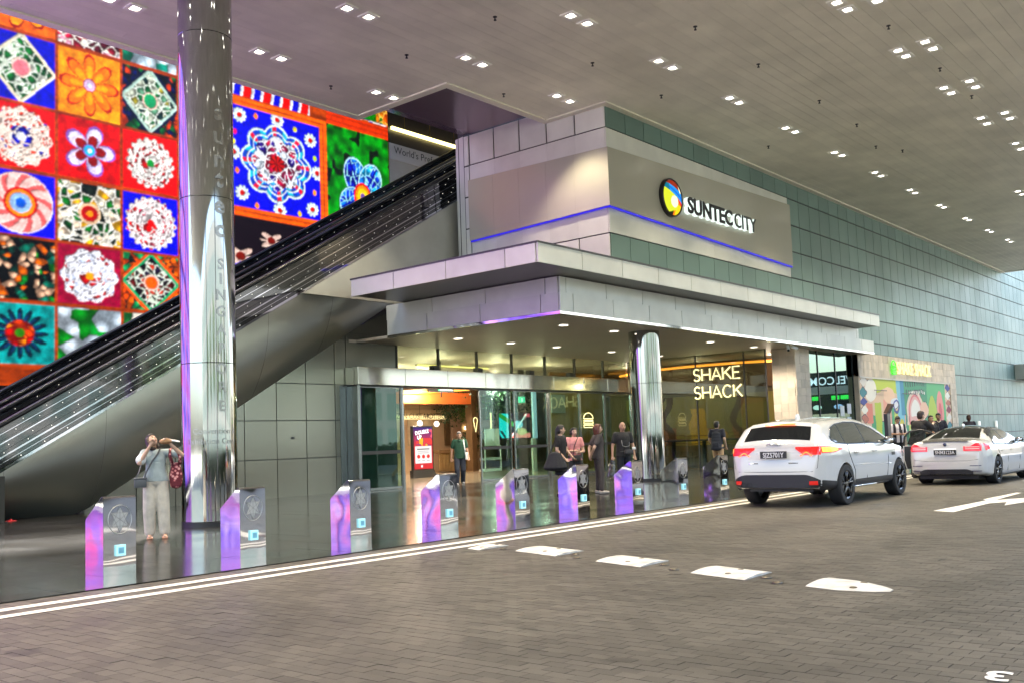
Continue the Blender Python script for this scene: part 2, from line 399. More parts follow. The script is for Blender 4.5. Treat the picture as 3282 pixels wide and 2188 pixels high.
for k in range(len(ZR)-1):
    z0, z1 = ZR[k], ZR[k+1]
    for i in range(72):
        x0 = XB+i; x1 = x0+1
        if z1 <= 5.09 and x1 < 41.2: continue
        if z0 < 4.56 and x0 < 54.05:
            if x1 <= 54.4 and z0 < 4.0: continue
            if z0 >= 4.0 and x0 < 54.05: bx.append((x0+g/2, x1-g/2, YB-.03, YB, 4.60, z1-g)); continue
        if z0 >= 7.09 and z1 <= 10.16 and x0 < 34.0: continue
        if z0 >= 10.79 and x0 < 64: continue
        bx.append((x0+g/2, x1-g/2, YB-.03, YB, z0+g, z1-g))
pieces(mall, 'wall_panel', bx, wallm, rest_name='far_wall_panels')
# left face of the upper storey (runs back from the corner)
bx = []
yl = [15.2-.03, 16.25, 17.3, 18.35, 19.39, 20.43]
for i in range(5):
    for z0, z1 in ((10.15, 11.15), (6.1, 7.1)): bx.append((XB-.03, XB, yl[i]+g, yl[i+1]-g, z0+g, z1-g))
for z0, z1 in ((5.9, 7.1), (7.1, 8.12), (8.12, 9.14), (9.14, 10.15), (10.15, 11.15)): bx.append((XB-.03, XB, 20.47, 20.66, z0+g, z1-g))
fx = PY(1464, 600, 21.1)[0]; MB().prism([(XB-.03, 20.68, 5.6), (XB-.02, 20.70, 5.6), (fx+.02, 21.12, 5.6), (fx, 21.10, 5.6)], (0, 0, 5.55)).build('splayed_end', palem, mall)  # end strip slanted so that it catches light from the video wall
pieces(mall, 'side_panel', bx, palem)
# plain band that carries the sign
sb = []
for x0, x1 in ((XB-.03, 28.6), (28.6, 34.52)): sb.append((x0+.001, x1-.001, YB-.035, YB+.0, 7.112, 10.138))
for i in range(5): sb.append((XB-.035, XB, yl[i]+(.04 if i == 0 else .001), yl[i+1]-.001, 7.112, 10.138))
pieces(mall, 'plain_panel', sb, palem)
sgn = thing('sign_board', 'tapered beige sign board wrapping the mall corner with blue light line', 'sign', (XB, YB-.1, 7.8))
p = .14
mb = MB()
A = [(XB-.038, YB-p, 9.532), (34.51, YB-p, 9.86), (34.51, YB-p, 7.51), (XB-.038, YB-p, 7.848)]
mb.prism(A[::-1], (0, p-.04, 0)); mb.build('front_board', signm, sgn)
ys = [YB-p-.001, 16.25, 17.3, 18.35, 19.39, 20.43]
for i in range(5):
    f = lambda y, a, b: a+(b-a)*(y-(YB-p))/(20.43-YB+p)
    a, b = ys[i]+(.001), ys[i+1]-.002
    MB().prism([(XB-p, a, f(a, 7.85, 7.69)), (XB-p, b, f(b, 7.85, 7.69)), (XB-p, b, f(b, 9.53, 9.64)), (XB-p, a, f(a, 9.53, 9.64))], (p-.04, 0, 0)).build('side_board', signm, sgn)
blue = emis('blue_led_line', (.03, .02, .85), 1.0)
mb = MB(); mb.prism([(XB-p+.02, YB-p+.02, 7.80), (34.5, YB-p+.02, 7.465), (34.5, YB-p+.02, 7.51), (XB-p+.02, YB-p+.02, 7.845)], (0, .04, 0))
mb.build('blue_light_line', blue, sgn)
mb = MB(); mb.prism([(XB-p+.02, YB-p+.02, 7.80), (XB-p+.02, 20.4, 7.645), (XB-p+.02, 20.4, 7.69), (XB-p+.02, YB-p+.02, 7.845)], (.04, 0, 0))
mb.build('blue_light_line', blue, sgn)
# ---- sign lettering: black faces standing off on glowing white returns
blk = mat('letter_black', (.012, .012, .016), .35); wht = emis('letter_glow', (.86, 1.0, .93), 1.6)
z7s = lambda x, y: PY(2080+x/5.88, 540+y/5.88, YB-p-.16)
lt = thing('sign_lettering', 'black SUNTEC CITY letters with glowing white edges on beige board', 'sign', (29, YB-p, 8.3))
a = z7s(735, 800); b2 = z7s(2025, 1185); a1 = z7s(760, 515)
hh = a1[2]-a[2]; wid = (b2-a)[0]
def glow_word(s, x0, x1, zbase, h, bold):
    for nm, m_, dy, dep, off in (('letter_return', wht, .075, .065, .004), ('letter_face', blk, -.005, .012, .0)):
        o = text(nm, s, h/.72, m_, Matrix.Identity(4), lt, depth=dep, align='LEFT', offset=bold+off)
        xs = [v.co.x for v in o.data.vertices]; sc = (x1-x0)/(max(xs)-min(xs)); mn = min(xs)
        for v in o.data.vertices:
            x, y, z = v.co; v.co = (x0+(x-mn)*sc, YB-p-.16+dy-z, zbase+y)
split = z7s(1600, 900)[0]
glow_word('SUNTEC', a[0], split-.12, a[2]-.04, hh, .022); glow_word('CITY', split+.02, b2[0], a[2]-.04, hh, .004)
# ---- round emblem: dark rim, domed face with coloured bands
em = thing('emblem', 'round glossy emblem of red blue yellow and orange swirls in black rim', 'logo', (26.2, YB-p, 8.8))
ec = PY(2080+435/5.88, 540+555/5.88, YB-p-.1); er = .5*abs(PY(2080+435/5.88, 540+200/5.88, YB-p-.1)[2]-PY(2080+435/5.88, 540+910/5.88, YB-p-.1)[2])
ec = np.array([ec[0], YB-p, ec[2]])
MB().lathe([(er*.90, -.001), (er, -.001), (er, -.12), (er*.95, -.15), (er*.90, -.12)], 48, ec, 'Y', cap=False).build('rim', blk, em, smooth=30)
def emblem_img(n=110):
    v, u = np.mgrid[-1:1:n*1j, -1:1:n*1j]; im = np.zeros((n, n, 3))
    def put(m_, c): im[m_] = c
    wave = .30*np.sin(u*2.6-.3)
    put(np.ones_like(u, bool), S(150, 160, 20))
    put(v < -.55+.2*u, S(70, 90, 10)); put(v < -.86, S(30, 30, 20))
    put((v < .18-.45*u) & (u > -.05), S(250, 120, 20)); put((v < -.35-.1*u) & (u > .1), S(215, 190, 20)); put((u > .1) & (v < .2-.5*u) & (v > -.05-.5*u), S(225, 50, 30))
    b = (v > .12-.42*u) & (v < .62-.30*u); put(b, S(20, 130, 200)); put((v > .30-.42*u) & (v < .42-.38*u), S(30, 90, 190)); put(b & (u < -.45), S(10, 100, 120))
    put((v > .60-.30*u), S(130, 35, 15)); put(((u-.72)/.16)**2+((v-.62)/.32)**2 < 1, S(240, 235, 200))
    put((v < .12-.42*u) & (u < .25) & (v > -.75+.3*u), S(190, 200, 40)); put(((u+.02)/.38)**2+((v+.26)/.33)**2 < 1, S(235, 245, 190))
    return im
img = emblem_img(); n = img.shape[0]; mb = MB(); P = []; cols = []
for i in range(n):
    row = []
    for j in range(n):
        u, v = -1+2*j/(n-1), -1+2*i/(n-1); r = math.hypot(u, v); k = max(abs(u), abs(v))/r if r > 1e-6 else 1
        uu, vv = u*k, v*k
        row.append((ec[0]+uu*er*.91, YB-p-.10-.10*math.sqrt(max(0, 1-min(1, uu*uu+vv*vv))), ec[2]+vv*er*.91))
        ii = int((vv+1)/2*(n-1)); jj = int((uu+1)/2*(n-1)); cols.append((*img[min(ii, n-1), min(jj, n-1)], 1))
    P.append(row)
o = mb.grid(P).build('face', attrmat('emblem_enamel', 0.2, .08), em, smooth=True)
ca = o.data.color_attributes.new('Col', 'FLOAT_COLOR', 'POINT'); ca.data.foreach_set('color', np.array(cols, np.float32).reshape(-1))
# ---- entrance canopy (three steps of panels)
can = MB()
can.box(17.40, 39.46, 13.78, 15.15, 5.45, 5.88).box(17.40, XB-.05, 15.15, 20.3, 5.45, 5.88)
can.box(19.32, 39.5, 14.64, 15.18, 4.9, 5.44).box(19.32, 22.5, 15.18, 21.0, 4.9, 5.44)
can.box(19.2, 40.86, 14.54, 15.18, 4.56, 4.985).box(19.2, 22.5, 15.18, 20.85, 4.56, 4.985)
canopy = can.build('canopy', mat('canopy_soffit', (.10, .09, .08), .3, .3), mall)
MB().box(17.34, 39.52, 13.70, 15.14, 5.885, 5.925).box(17.34, XB-.05, 15.14, 20.32, 5.885, 5.925).build('roof_edge', mat('roof_edge', (.06, .06, .06), .4), mall)
fb = []
xs = [17.36]+[19.1+1.762*i for i in range(12)]; xs = [x for x in xs if x < 39.0]+[39.5]
for a_, b_ in zip(xs, xs[1:]): fb.append((a_+.011, b_-.011, 13.72, 13.77, 5.43, 5.88))
for a_, b_ in zip([13.78, 14.72, 16.68, 18.6], [14.72, 16.68, 18.6, 20.3]): fb.append((17.355, 17.395, a_+.011, b_-.011, 5.43, 5.88))
xs = [19.3]+[19.57+1.79*i for i in range(12)]; xs = [x for x in xs if x < 39.4]+[39.5]
for a_, b_ in zip(xs, xs[1:]): fb.append((a_+.011, b_-.011, 14.60, 14.635, 4.99, 5.425))
for a_, b_ in zip([14.64, 15.05, 17.09, 19.1], [15.05, 17.09, 19.1, 21.0]): fb.append((19.28, 19.315, a_+.011, b_-.011, 4.99, 5.425))
xs = [19.16]+[19.72+1.80*i for i in range(12)]; xs = [x for x in xs if x < 40.2]+[40.9]
for a_, b_ in zip(xs, xs[1:]): fb.append((a_+.011, b_-.011, 14.50, 14.535, 4.53, 5.0))
for a_, b_ in zip([14.54, 15.12, 17.19, 19.2], [15.12, 17.19, 19.2, 20.85]): fb.append((19.16, 19.195, a_+.011, b_-.011, 4.53, 5.0))
pieces(mall, 'fascia_panel', fb, palem)
MB().box(19.17, 40.9, 14.505, 14.60, 4.455, 4.525).box(19.17, 19.26, 14.60, 20.85, 4.455, 4.525).build('mirror_trim', chrome, mall)
sofm = mat('soffit_plaster', (.50, .45, .38), .6, var=.03, vscale=.7)
MB().box(19.27, 40.9, 14.61, 22.35, 4.47, 4.55).box(19.0, 55, 22.36, 40, 4.47, 4.55).box(40.91, 55, 15.3, 22.355, 4.47, 4.55).build('soffit', sofm, mall)
# upper soffit seen through the ceiling notch
nm = mat('lilac_soffit', (.30, .22, .27), .22, .4, warp=.02, wscale=.9)
mb = MB(); P = []
for i in range(13):
    x = 16.2+(XB-.04-16.2)*i/12; P.append([(x, 17.0+4.2*j/8, 11.16+.9*max(0, (19.6-x)/3.4)**2+.5*max(0, (j/8-.85)/.15)**2) for j in range(9)])
mb.grid(P).build('notch_soffit', nm, mall, smooth=True)
# ---- canopy downlights
lensm = emis('warm_lens', (1.0, .93, .80), 14.0); ringm = mat('lamp_ring', (.7, .68, .64), .3, .5)
DL = [(21.1, 19.85), (23.55, 19.85), (25.95, 19.85), (29.3, 19.9), (21.2, 15.95), (23.7, 15.98), (29.45, 15.95), (32.7, 15.95), (32.6, 19.9)]
def downlight(x, y, z, r, energy, label, group, col=(1, .9, .74), name='downlight', spread=150):
    t = thing(name, label, 'ceiling light', (x, y, z), group)
    MB().lathe([(r*1.0, -.004), (r*1.18, -.004), (r*1.18, -.02), (r*1.0, -.025)], 24, (x, y, z), cap=False).build('ring', ringm, t, smooth=40)
    MB().lathe([(.001, -.012), (r, -.012)], 24, (x, y, z), cap=False).build('lens', lensm, t)
    if energy:
        l = bpy.data.lights.new('lamp', 'SPOT'); l.energy = energy; l.color = col; l.spot_size = R(spread); l.spot_blend = .6; l.shadow_soft_size = r
        if name == 'indoor_downlight': l.type = 'POINT'; l = bpy.data.lights[l.name]
        lo = bpy.data.objects.new('lamp', l); lo.location = (x, y, z-(.06 if name == 'downlight' else .7)); link(lo, t)
    return t
for x, y in DL: downlight(x, y, 4.47, .14, 110, 'round recessed downlight glowing in the entrance canopy soffit', 'canopy downlights')
# ================================================================== entrance wall, doors, shop glass
steelwall = mat('satin_steel_wall', (.27, .275, .235), .19, .7, var=.05, vscale=.5, orand=.05, warp=.004, wscale=.6)
YW = 22.4
bx = []
vx = [10.9, 12.2, 13.25, 14.28, 15.3, 16.35, 17.37, 18.43, 18.87]; hz = [.0, 1.07, 2.14, 3.19, 4.74]
diag = lambda x: .577*(x-10.78)
ew = thing('escalator_wall', 'brushed steel panelled wall beneath the rising escalators beside glass doors', 'wall', (15, YW, 0))
for i in range(len(vx)-1):
    for k in range(len(hz)-1):
        x0, x1, z0, z1 = vx[i]+.013, vx[i+1]-.013, hz[k]+.013, hz[k+1]-.013
        # panel clipped under the slope
        pts = [(x0, z0), (x1, z0), (x1, min(z1, diag(x1)))]
        if diag(x1) <= z0+.02: continue
        if diag(x1) > z1:
            xc = max(x0, 10.78+z1/.577)
            if xc < x1-.01: pts.append((xc, z1))
        pts.append((x0, min(z1, max(z0, diag(x0))))) if diag(x0) > z0 else None
        if diag(x0) <= z0: pts[0] = (10.78+z0/.577, z0)
        MB().prism([(px, YW-.02, pz) for px, pz in pts], (0, .03, 0)).build('wall_panel', steelwall, ew)
MB().box(18.88, 20.90, YW-.02, YW+.02, 3.2, 4.74).build('wall_panel', steelwall, ew)
MB().prism([(10.78, YW+.011, .0), (20.9, YW+.011, .0), (20.9, YW+.011, 5.8), (10.78, YW+.011, .02)], (0, .2, 0)).build('wall_core', darkmet, ew)
MB().prism([(18.05, YW-.02, 4.752), (20.9, YW-.02, 4.752), (20.9, YW-.02, 5.6), (19.5, YW-.02, 5.02)], (0, .03, 0)).build('wall_panel', steelwall, ew)
MB().box(16.82, 16.95, YW-.03, YW-.019, 1.62, 1.68).build('name_plate', blackmet, ew)
# ---- curved cladding below the escalators
zed = lambda x: .5757*x-3.93          # lower outer edge of the balustrade
YE = 21.5
P = []
nx = 60
for i in range(nx+1):
    x = 2.0+(24.5-2.0)*i/nx; row = []
    zt = zed(x); zb = max(0.0, diag(x)); yb = YW-.03
    if zt < zb+.12: zt = zb+.12
    for j in range(25):
        t = j/24
        y = yb+(YE-yb)*(1-(1-t)**2.4); z = zb+(zt-zb)*t
        row.append((x, y, z))
    P.append(row)
bellym = mat('belly_steel', (.37, .375, .325), .30, .8, var=.05, vscale=.6, warp=.02, wscale=.5)
clad = MB().grid(P).build('curved_cladding', bellym, ew, smooth=True)
for i in (18, 24, 30, 36, 42): MB().tube([(x_, y_-.001, z_) for x_, y_, z_ in P[i]], .0035, 5).build('seam', mat('cladding_seam', (.12, .12, .11), .5) if 'cladding_seam' not in bpy.data.materials else bpy.data.materials['cladding_seam'], clad)
MB().prism([(16.6, 21.40, 5.60), (24.6, 21.40, 5.60), (24.6, 21.40, zed(24.6)-.03), (16.6, 21.40, zed(16.6)-.03)], (0, .08, 0)).build('upper_cladding', palem, ew)
# ---- escalators
handm = mat('handrail_rubber', (.012, .012, .014), .28); bglass = mat('dark_balustrade', (.02, .022, .026), .045, 0, spec=.9, warp=.003, wscale=1.5, coat=.6)
polis = mat('polished_deck', (.55, .54, .58), .06, 1.0, warp=.003, wscale=2.0)
dotm = emis('dot_glow', (1.0, .97, .86), 2.2, False)  # small glowing dots set in rows along the balustrades
X0E, X1E = -4.0, 32.0
def strip(y0, y1, a, b, m_, nm, par, x0=X0E, x1=X1E):
    """sloping band between offsets a and b above the balustrade base line; (y0,y1) its thickness"""
    pts = [(x0, y0, zed(x0)+a), (x1, y0, zed(x1)+a), (x1, y0, zed(x1)+b), (x0, y0, zed(x0)+b)]
    return MB().prism(pts, (0, y1-y0, 0)).build(nm, m_, par)
def dots(y, off, step, r, par, ph=0.0):
    mb = MB(); x = 6.0+ph
    while x < 25.5:
        mb.ball((x, y, zed(x)+off), r, 6, 4); x += step
    mb.build('glow_dots', dotm, par, kind='stuff')
for e, (ya, yb, lab) in enumerate(((YE, 23.1, 'escalator with dark polished balustrade rising along the steel wall'), (24.0, 25.7, 'escalator with dark polished balustrade running just below the video wall'))):
    t = thing('escalator', lab, 'escalator', (8, ya, 0))
    for side, (y, s) in enumerate(((ya, 1), (yb, -1))):
        y0 = y; th = .06
        strip(y0-.02, y0+.10, -.02, .05, polis, 'lower_trim', t)
        strip(y0+.00, y0+.09, .055, .27, bglass, 'skirt', t)
        strip(y0-.012, y0+.09, .272, .312, polis, 'deck', t); strip(y0-.004, y0+.08, .315, .40, bglass, 'deck_infill', t)
        strip(y0+.012, y0+.05, .404, .56, bglass, 'inner_panel', t)
        strip(y0+.004, y0+.06, .563, .592, polis, 'upper_deck', t); strip(y0+.010, y0+.055, .595, .64, bglass, 'upper_infill', t); strip(y0+.008, y0+.056, .775, .790, polis, 'rib', t); strip(y0-.004, y0+.088, .155, .168, polis, 'rib', t)
        strip(y0+.02, y0+.05, .643, .93, bglass, 'balustrade_panel', t)
        mb = MB(); mb.tube([(x, y0+.035, zed(x)+.985) for x in (X0E, 8, 20, X1E)], .062, 10); mb.build('handrail', handm, t, smooth=60)
        strip(y0+.015, y0+.055, .932, .955, polis, 'rail_guide', t)
        dots(y0-.006, .10, .50, .012, t, .1+.2*e); dots(y0-.006, .36, .50, .010, t, .25); dots(y0+.006, .48, .50, .010, t, .35); dots(y0+.014, .72, .50, .009, t, .5); dots(y0+.014, .86, .50, .009, t, .15)
    st = MB()
    for k in range(88):
        x = X0E+k*.4; st.box(x, x+.41, ya+.14, yb-.04, zed(x)+.05, zed(x)+.30)
    st.build('steps', blackmet, t)
    yt = max(ya+.13, YW+.06); MB().prism([(X0E, yt, zed(X0E)-.75), (X1E, yt, zed(X1E)-.75), (X1E, yt, zed(X1E)+.1), (X0E, yt, zed(X0E)+.1)], (0, yb-yt-.05, 0)).build('truss', blackmet, t)
# ---- wall behind and void at the top of the escalators
YL = 27.0
darkwall = mat('dark_back_wall', (.03, .026, .026), .35); greywall = mat('grey_back_wall', (.34, .31, .29), .6, var=.05)
vd = thing('upper_gallery', 'dark upper gallery wall beside the video wall with yellow strip light', 'wall', (28, YL, 9))
MB().box(25.12, 36, YL-.02, YL+.3, 12.98, 19).build('dark_wall', darkwall, vd)
MB().box(25.12, 36, YL-.02, YL+.3, 5, 12.35).build('pale_wall', greywall, vd)
MB().box(25.12, 36, YL-.06, YL+.3, 12.352, 12.978).build('banner', mat('banner_cloth', (.42, .40, .42), .6), vd)
text('banner_text', "World's Preferred", .40, mat('banner_ink', (.03, .03, .035), .6), frame((25.35, YL-.075, 12.60), (1, 0, 0), (0, 0, 1)), vd, align='LEFT')
MB().box(25.2, 31, YL-.16, YL-.08, 13.50, 13.62).build('strip_light', emis('yellow_strip', (1.0, .83, .30), 7.0), vd)
for x in (25.9, 27.3, 28.7, 30.1): MB().box(x, x+.02, YL-.12, YL-.10, 13.63, 15.6).build('hanger', mat('brass_rod', (.4, .3, .12), .3, 1), vd)
MB().box(16, 36, 21.2, 33, 15.3, 15.6).build('gallery_ceiling', mat('gallery_ceiling', (.12, .10, .09), .7), vd)
# ---- glass doors and header
gl = glass('door_glass', (.55, .76, .70), .9, 0.0, 1.5, .02, (.9, 1, .97)); gl_up = glass('transom_glass', (.58, .64, .54), 1.0, 0, 1.5, .04)
framem = mat('steel_frame', (.30, .33, .33), .25, .9); header_m = mat('header_steel', (.66, .64, .58), .11, 1.0, warp=.028, wscale=.75, stretch=(1, 1, .35))
ent = thing('entrance', 'wide glass entrance with polished steel header band and sliding doors', 'entrance', (26, YW, 0))
hx = [18.81, 20.73, 22.62, 24.45, 26.33, 28.21, 30.08, 31.7, 33.2, 33.95]
for a_, b_ in zip(hx, hx[1:]): MB().rbox(a_+.006, b_-.006, 21.78, 22.36, 3.165, 3.70, .012).build('header_panel', header_m, ent)
MB().box(18.83, 33.95, 21.86, 22.3, 3.13, 3.163).build('header_underside', blackmet, ent)
mx = [20.93, 22.82, 24.7, 26.56, 28.48, 30.35, 32.27, 34.0]
for a_, b_ in zip(mx, mx[1:]): MB().box(a_+.03, b_-.03, YW-.01, YW+.012, 3.70, 4.47).build('transom_pane', gl_up, ent)
for x in mx[:-1]: MB().box(x-.025, x+.025, YW-.05, YW+.05, 3.70, 4.47).build('mullion', blackmet, ent)
def door(x0, x1, y, nm='door_leaf', rail=1.15, par=ent, top=3.16, gm=gl):
    f = MB(); w_ = .05
    f.box(x0, x0+w_, y-.025, y+.025, .02, top).box(x1-w_, x1, y-.025, y+.025, .02, top).box(x0+w_, x1-w_, y-.024, y+.024, .02, .10).box(x0+w_, x1-w_, y-.024, y+.024, top-.06, top)
    fo = f.build(nm, framem, par)
    MB().box(x0+w_+.002, x1-w_-.002, y-.006, y+.006, .102, top-.062).build('pane', gm, fo)
    MB().box(x0+w_, x1-w_, y-.05, y-.03, rail-.05, rail+.05).build('push_bar', blackmet, fo)
    return fo
door(18.95, 20.72, 22.0); door(24.45, 26.1, 22.12); door(26.12, 28.0, 22.0); door(28.16, 30.03, 22.0); door(30.06, 31.7, 22.0); door(31.72, 33.6, 22.0)
MB().box(18.84, 18.95, 21.85, 22.36, .012, 3.16).build('door_jamb', framem, ent)
MB().box(18.6, 18.83, YW-.04, YW+.0, .012, 3.16).build('door_jamb', framem, ent)
for x in (20.7, 28.08, 33.7): MB().box(x+.005, x+.085, 21.95, 22.05, .012, 3.16).build('door_post', framem, ent)
for x in (22.1, 24.2, 27.0, 29.4): MB().box(x, x+.25, 21.9, 22.1, 3.71, 3.86).build('sensor', blackmet, ent)
# neon burger on the door glass
neon = emis('neon_cream', (1.0, .88, .40), 2.2); neong = emis('neon_green', (.10, 1.0, .05), 1.6); neonr = mat('neon_mount', (.25, .22, .1), .4)
def burger(o, ux, uz, w_, h_, r, m_, par, nrm=(0, -1, 0)):
    o = Vector(o); ux = Vector(ux); uz = Vector(uz); n = Vector(nrm)
    Q = lambda a, b: (o+ux*(a*w_)+uz*(b*h_)+n*.03)[:]
    top = [Q(.5*math.cos(t), .62+.38*math.sin(t)) for t in np.linspace(0, math.pi, 13)]
    MB().tube([Q(.5, .62)]+top+[Q(-.5, .62)], r, 6, closed=False).build('bun_top', m_, par, smooth=True)
    MB().tube([Q(-.5, .61), Q(.5, .61)], r, 6).build('bun_edge', m_, par, smooth=True)
    MB().tube([Q(-.48+.96*k/12, .49+.03*(1 if k % 2 else -1)) for k in range(13)], r, 6).build('lettuce', m_, par, smooth=True)
    for nm, b0, b1 in (('patty', .26, .40), ('bun_base', .0, .17)):
        MB().tube([Q(-.46, b0), Q(.46, b0), Q(.5, (b0+b1)/2), Q(.46, b1), Q(-.46, b1), Q(-.5, (b0+b1)/2)], r, 6, closed=True).build(nm, m_, par, smooth=True)
t = thing('neon_burger', 'cream neon burger outline on the glass entrance door', 'neon sign', (30.46, 21.94, 1.78)); burger((30.46, 21.93, 1.78), (1, 0, 0), (0, 0, 1), .62, .56, .016, neon, t)
# ---- shop side glass, facing the entrance (X = 34)
XG = 34.0
sg = thing('shop_side_window', 'tall dark glass shop window beside the entrance carrying the large neon letters', 'window', (XG, 19, 0))
shopgl = glass('shop_glass', (.52, .56, .46), 1.0, 0, 1.5, .05)
gy = [22.3, 20.75, 19.13, 17.04, 16.15]
for a_, b_ in zip(gy, gy[1:]): MB().box(XG-.008, XG+.008, b_+.02, a_-.02, .03, 4.47).build('pane', shopgl, sg)
for y in gy: MB().box(XG-.035, XG+.035, y-.019, y+.019, .012, 4.47).build('mullion', blackmet, sg)
wood = mat('slat_wood', (.20, .12, .045), .5, var=.2, vscale=8, stretch=(6, 6, 1))
for k in range(7): MB().box(XG-.05, XG+.05, 20.78+.10*k, 20.84+.10*k, .012, 4.46).build('wood_slat', wood, sg)
for s_, y0, y1, z0, h_ in (('SHAKE', 19.2, 17.2, 3.46, .46), ('SHACK', 19.2, 17.14, 2.76, .46)):
    t = thing('neon_word', 'cream neon word %s on the dark side window, %s line' % (s_, 'upper' if s_ == 'SHAKE' else 'lower'), 'neon sign', (XG-.06, (y0+y1)/2, z0))
    adv = 0; ws = {'S': .56, 'H': .66, 'A': .74, 'K': .66, 'E': .54, 'C': .72}; tot = sum(ws[c] for c in s_)+.16*4; k = (y0-y1)/tot
    import itertools
    LET = {'H': [[(0, 0), (0, 1)], [(1, 0), (1, 1)], [(0, .5), (1, .5)]], 'A': [[(0, 0), (.5, 1), (1, 0)], [(.2, .32), (.8, .32)]],
           'K': [[(0, 0), (0, 1)], [(.95, 1), (.05, .45)], [(.30, .62), (1, 0)]], 'E': [[(1, 1), (0, 1), (0, 0), (1, 0)], [(0, .52), (.85, .52)]],
           'C': [[(.5+.5*math.cos(a), .5+.5*math.sin(a)) for a in np.linspace(.75, 2*math.pi-.75, 15)]],
           'S': [[(.5+.42*math.cos(a), .75+.25*math.sin(a)) for a in np.linspace(.6, math.pi*1.45, 9)]+[(.5+.46*math.cos(a), .25+.25*math.sin(a)) for a in np.linspace(math.pi*.42, -math.pi+.55, 10)]]}
    yy = y0
    for c in s_:
        w_ = ws[c]*k
        for st in LET[c]:
            MB().tube([(XG-.07, yy-a*w_, z0+b*h_) for a, b in st], .030, 8).build('neon_tube', neon, t, smooth=True)
        yy -= w_+.16*k
# ---- clad pillar, street window, mural frame
stone = mat('carved_tile', (.62, .52, .41), .6, var=.10, vscale=3, orand=.14, bump=.3, bscale=18)
pil = thing('tiled_pillar', 'beige pillar of carved relief tiles between the shop windows', 'pillar', (35.1, 15.6, 0))
MB().box(34.53, 35.77, 15.24, 16.13, .0, 4.46).build('core', mat('pillar_core', (.2, .16, .12), .8), pil)
bx = []
for k in range(15):
    z0, z1 = .012+k*.297, .012+(k+1)*.297
    for a_, b_ in ((15.25, 15.54), (15.54, 15.83), (15.83, 16.13)): d_ = random.uniform(0, .02); bx.append((34.50-d_, 34.53, a_+.002, b_-.002, z0+.002, z1-.002))
    for a_, b_ in ((34.5, 34.92), (34.92, 35.34), (35.34, 35.77)): d_ = random.uniform(0, .02); bx.append((a_+.002, b_-.002, 15.20-d_, 15.24, z0+.002, z1-.002))
pieces(pil, 'relief_tile', bx, stone)
sw = thing('street_window', 'dark reflective shop window between tiled pillar and painted wall', 'window', (38, 15.3, 0))
wg = glass('window_glass', (.30, .42, .36), 1.1, 0, 1.5, .16, (.75, 1, .9))
wx = [35.79, 36.75, 38.5, 40.4]
for a_, b_ in zip(wx, wx[1:]): MB().box(a_+.02, b_-.02, 15.29, 15.305, .05, 4.46).build('pane', wg, sw)
for x in wx: MB().box(x-.02, x+.02, 15.26, 15.33, .012, 4.46).build('mullion', blackmet, sw)
for x, z, c in ((38.8, 1.9, (.7, .75, .8)), (39.55, 2.0, (.6, .65, .75)), (39.5, 1.45, (.55, .65, .8))): MB().box(x, x+.42, 15.275, 15.285, z, z+.42).build('notice', mat('notice_paper', c, .6), sw)
mw = thing('mural_wall', 'beige tiled portal framing the bright painted mural beside the shop', 'wall', (47, 15, 0))
MB().box(40.42, 54.08, 15.06, 15.17, 3.58, 4.56).box(53.06, 54.08, 15.06, 15.17, 0.012, 3.579).box(40.42, 40.75, 15.06, 15.17, 3.58, 4.55).build('core', mat('portal_core', (.2, .16, .12), .8), mw)
bx = []
for i in range(46):
    for k in range(3): d_ = random.uniform(0, .012); bx.append((40.40+i*.297+.002, 40.40+(i+1)*.297-.002, 15.03-d_, 15.058, 3.575+k*.328+.002, 3.575+(k+1)*.328-.002))
for k in range(12):
    for i in range(3): d_ = random.uniform(0, .012); bx.append((53.06+i*.34+.002, 53.06+(i+1)*.34-.002, 15.03-d_, 15.058, .012+k*.297, .012+(k+1)*.297-.003))
pieces(mw, 'portal_tile', bx, stone)
MB().box(40.4, 40.45, 15.06, 15.30, .012, 3.57).build('side_return', stone, mw)
MB().box(40.45, 53.05, 15.02, 15.12, 3.50, 3.573).build('light_trough', mat('trough', (.6, .55, .48), .5), mw)
for x, z in ((42.0, 2.99), (45.6, 2.90)): MB().box(x, x+1.5, 14.98, 15.0, z, z+.03).build('hanging_bar', blackmet, mw)
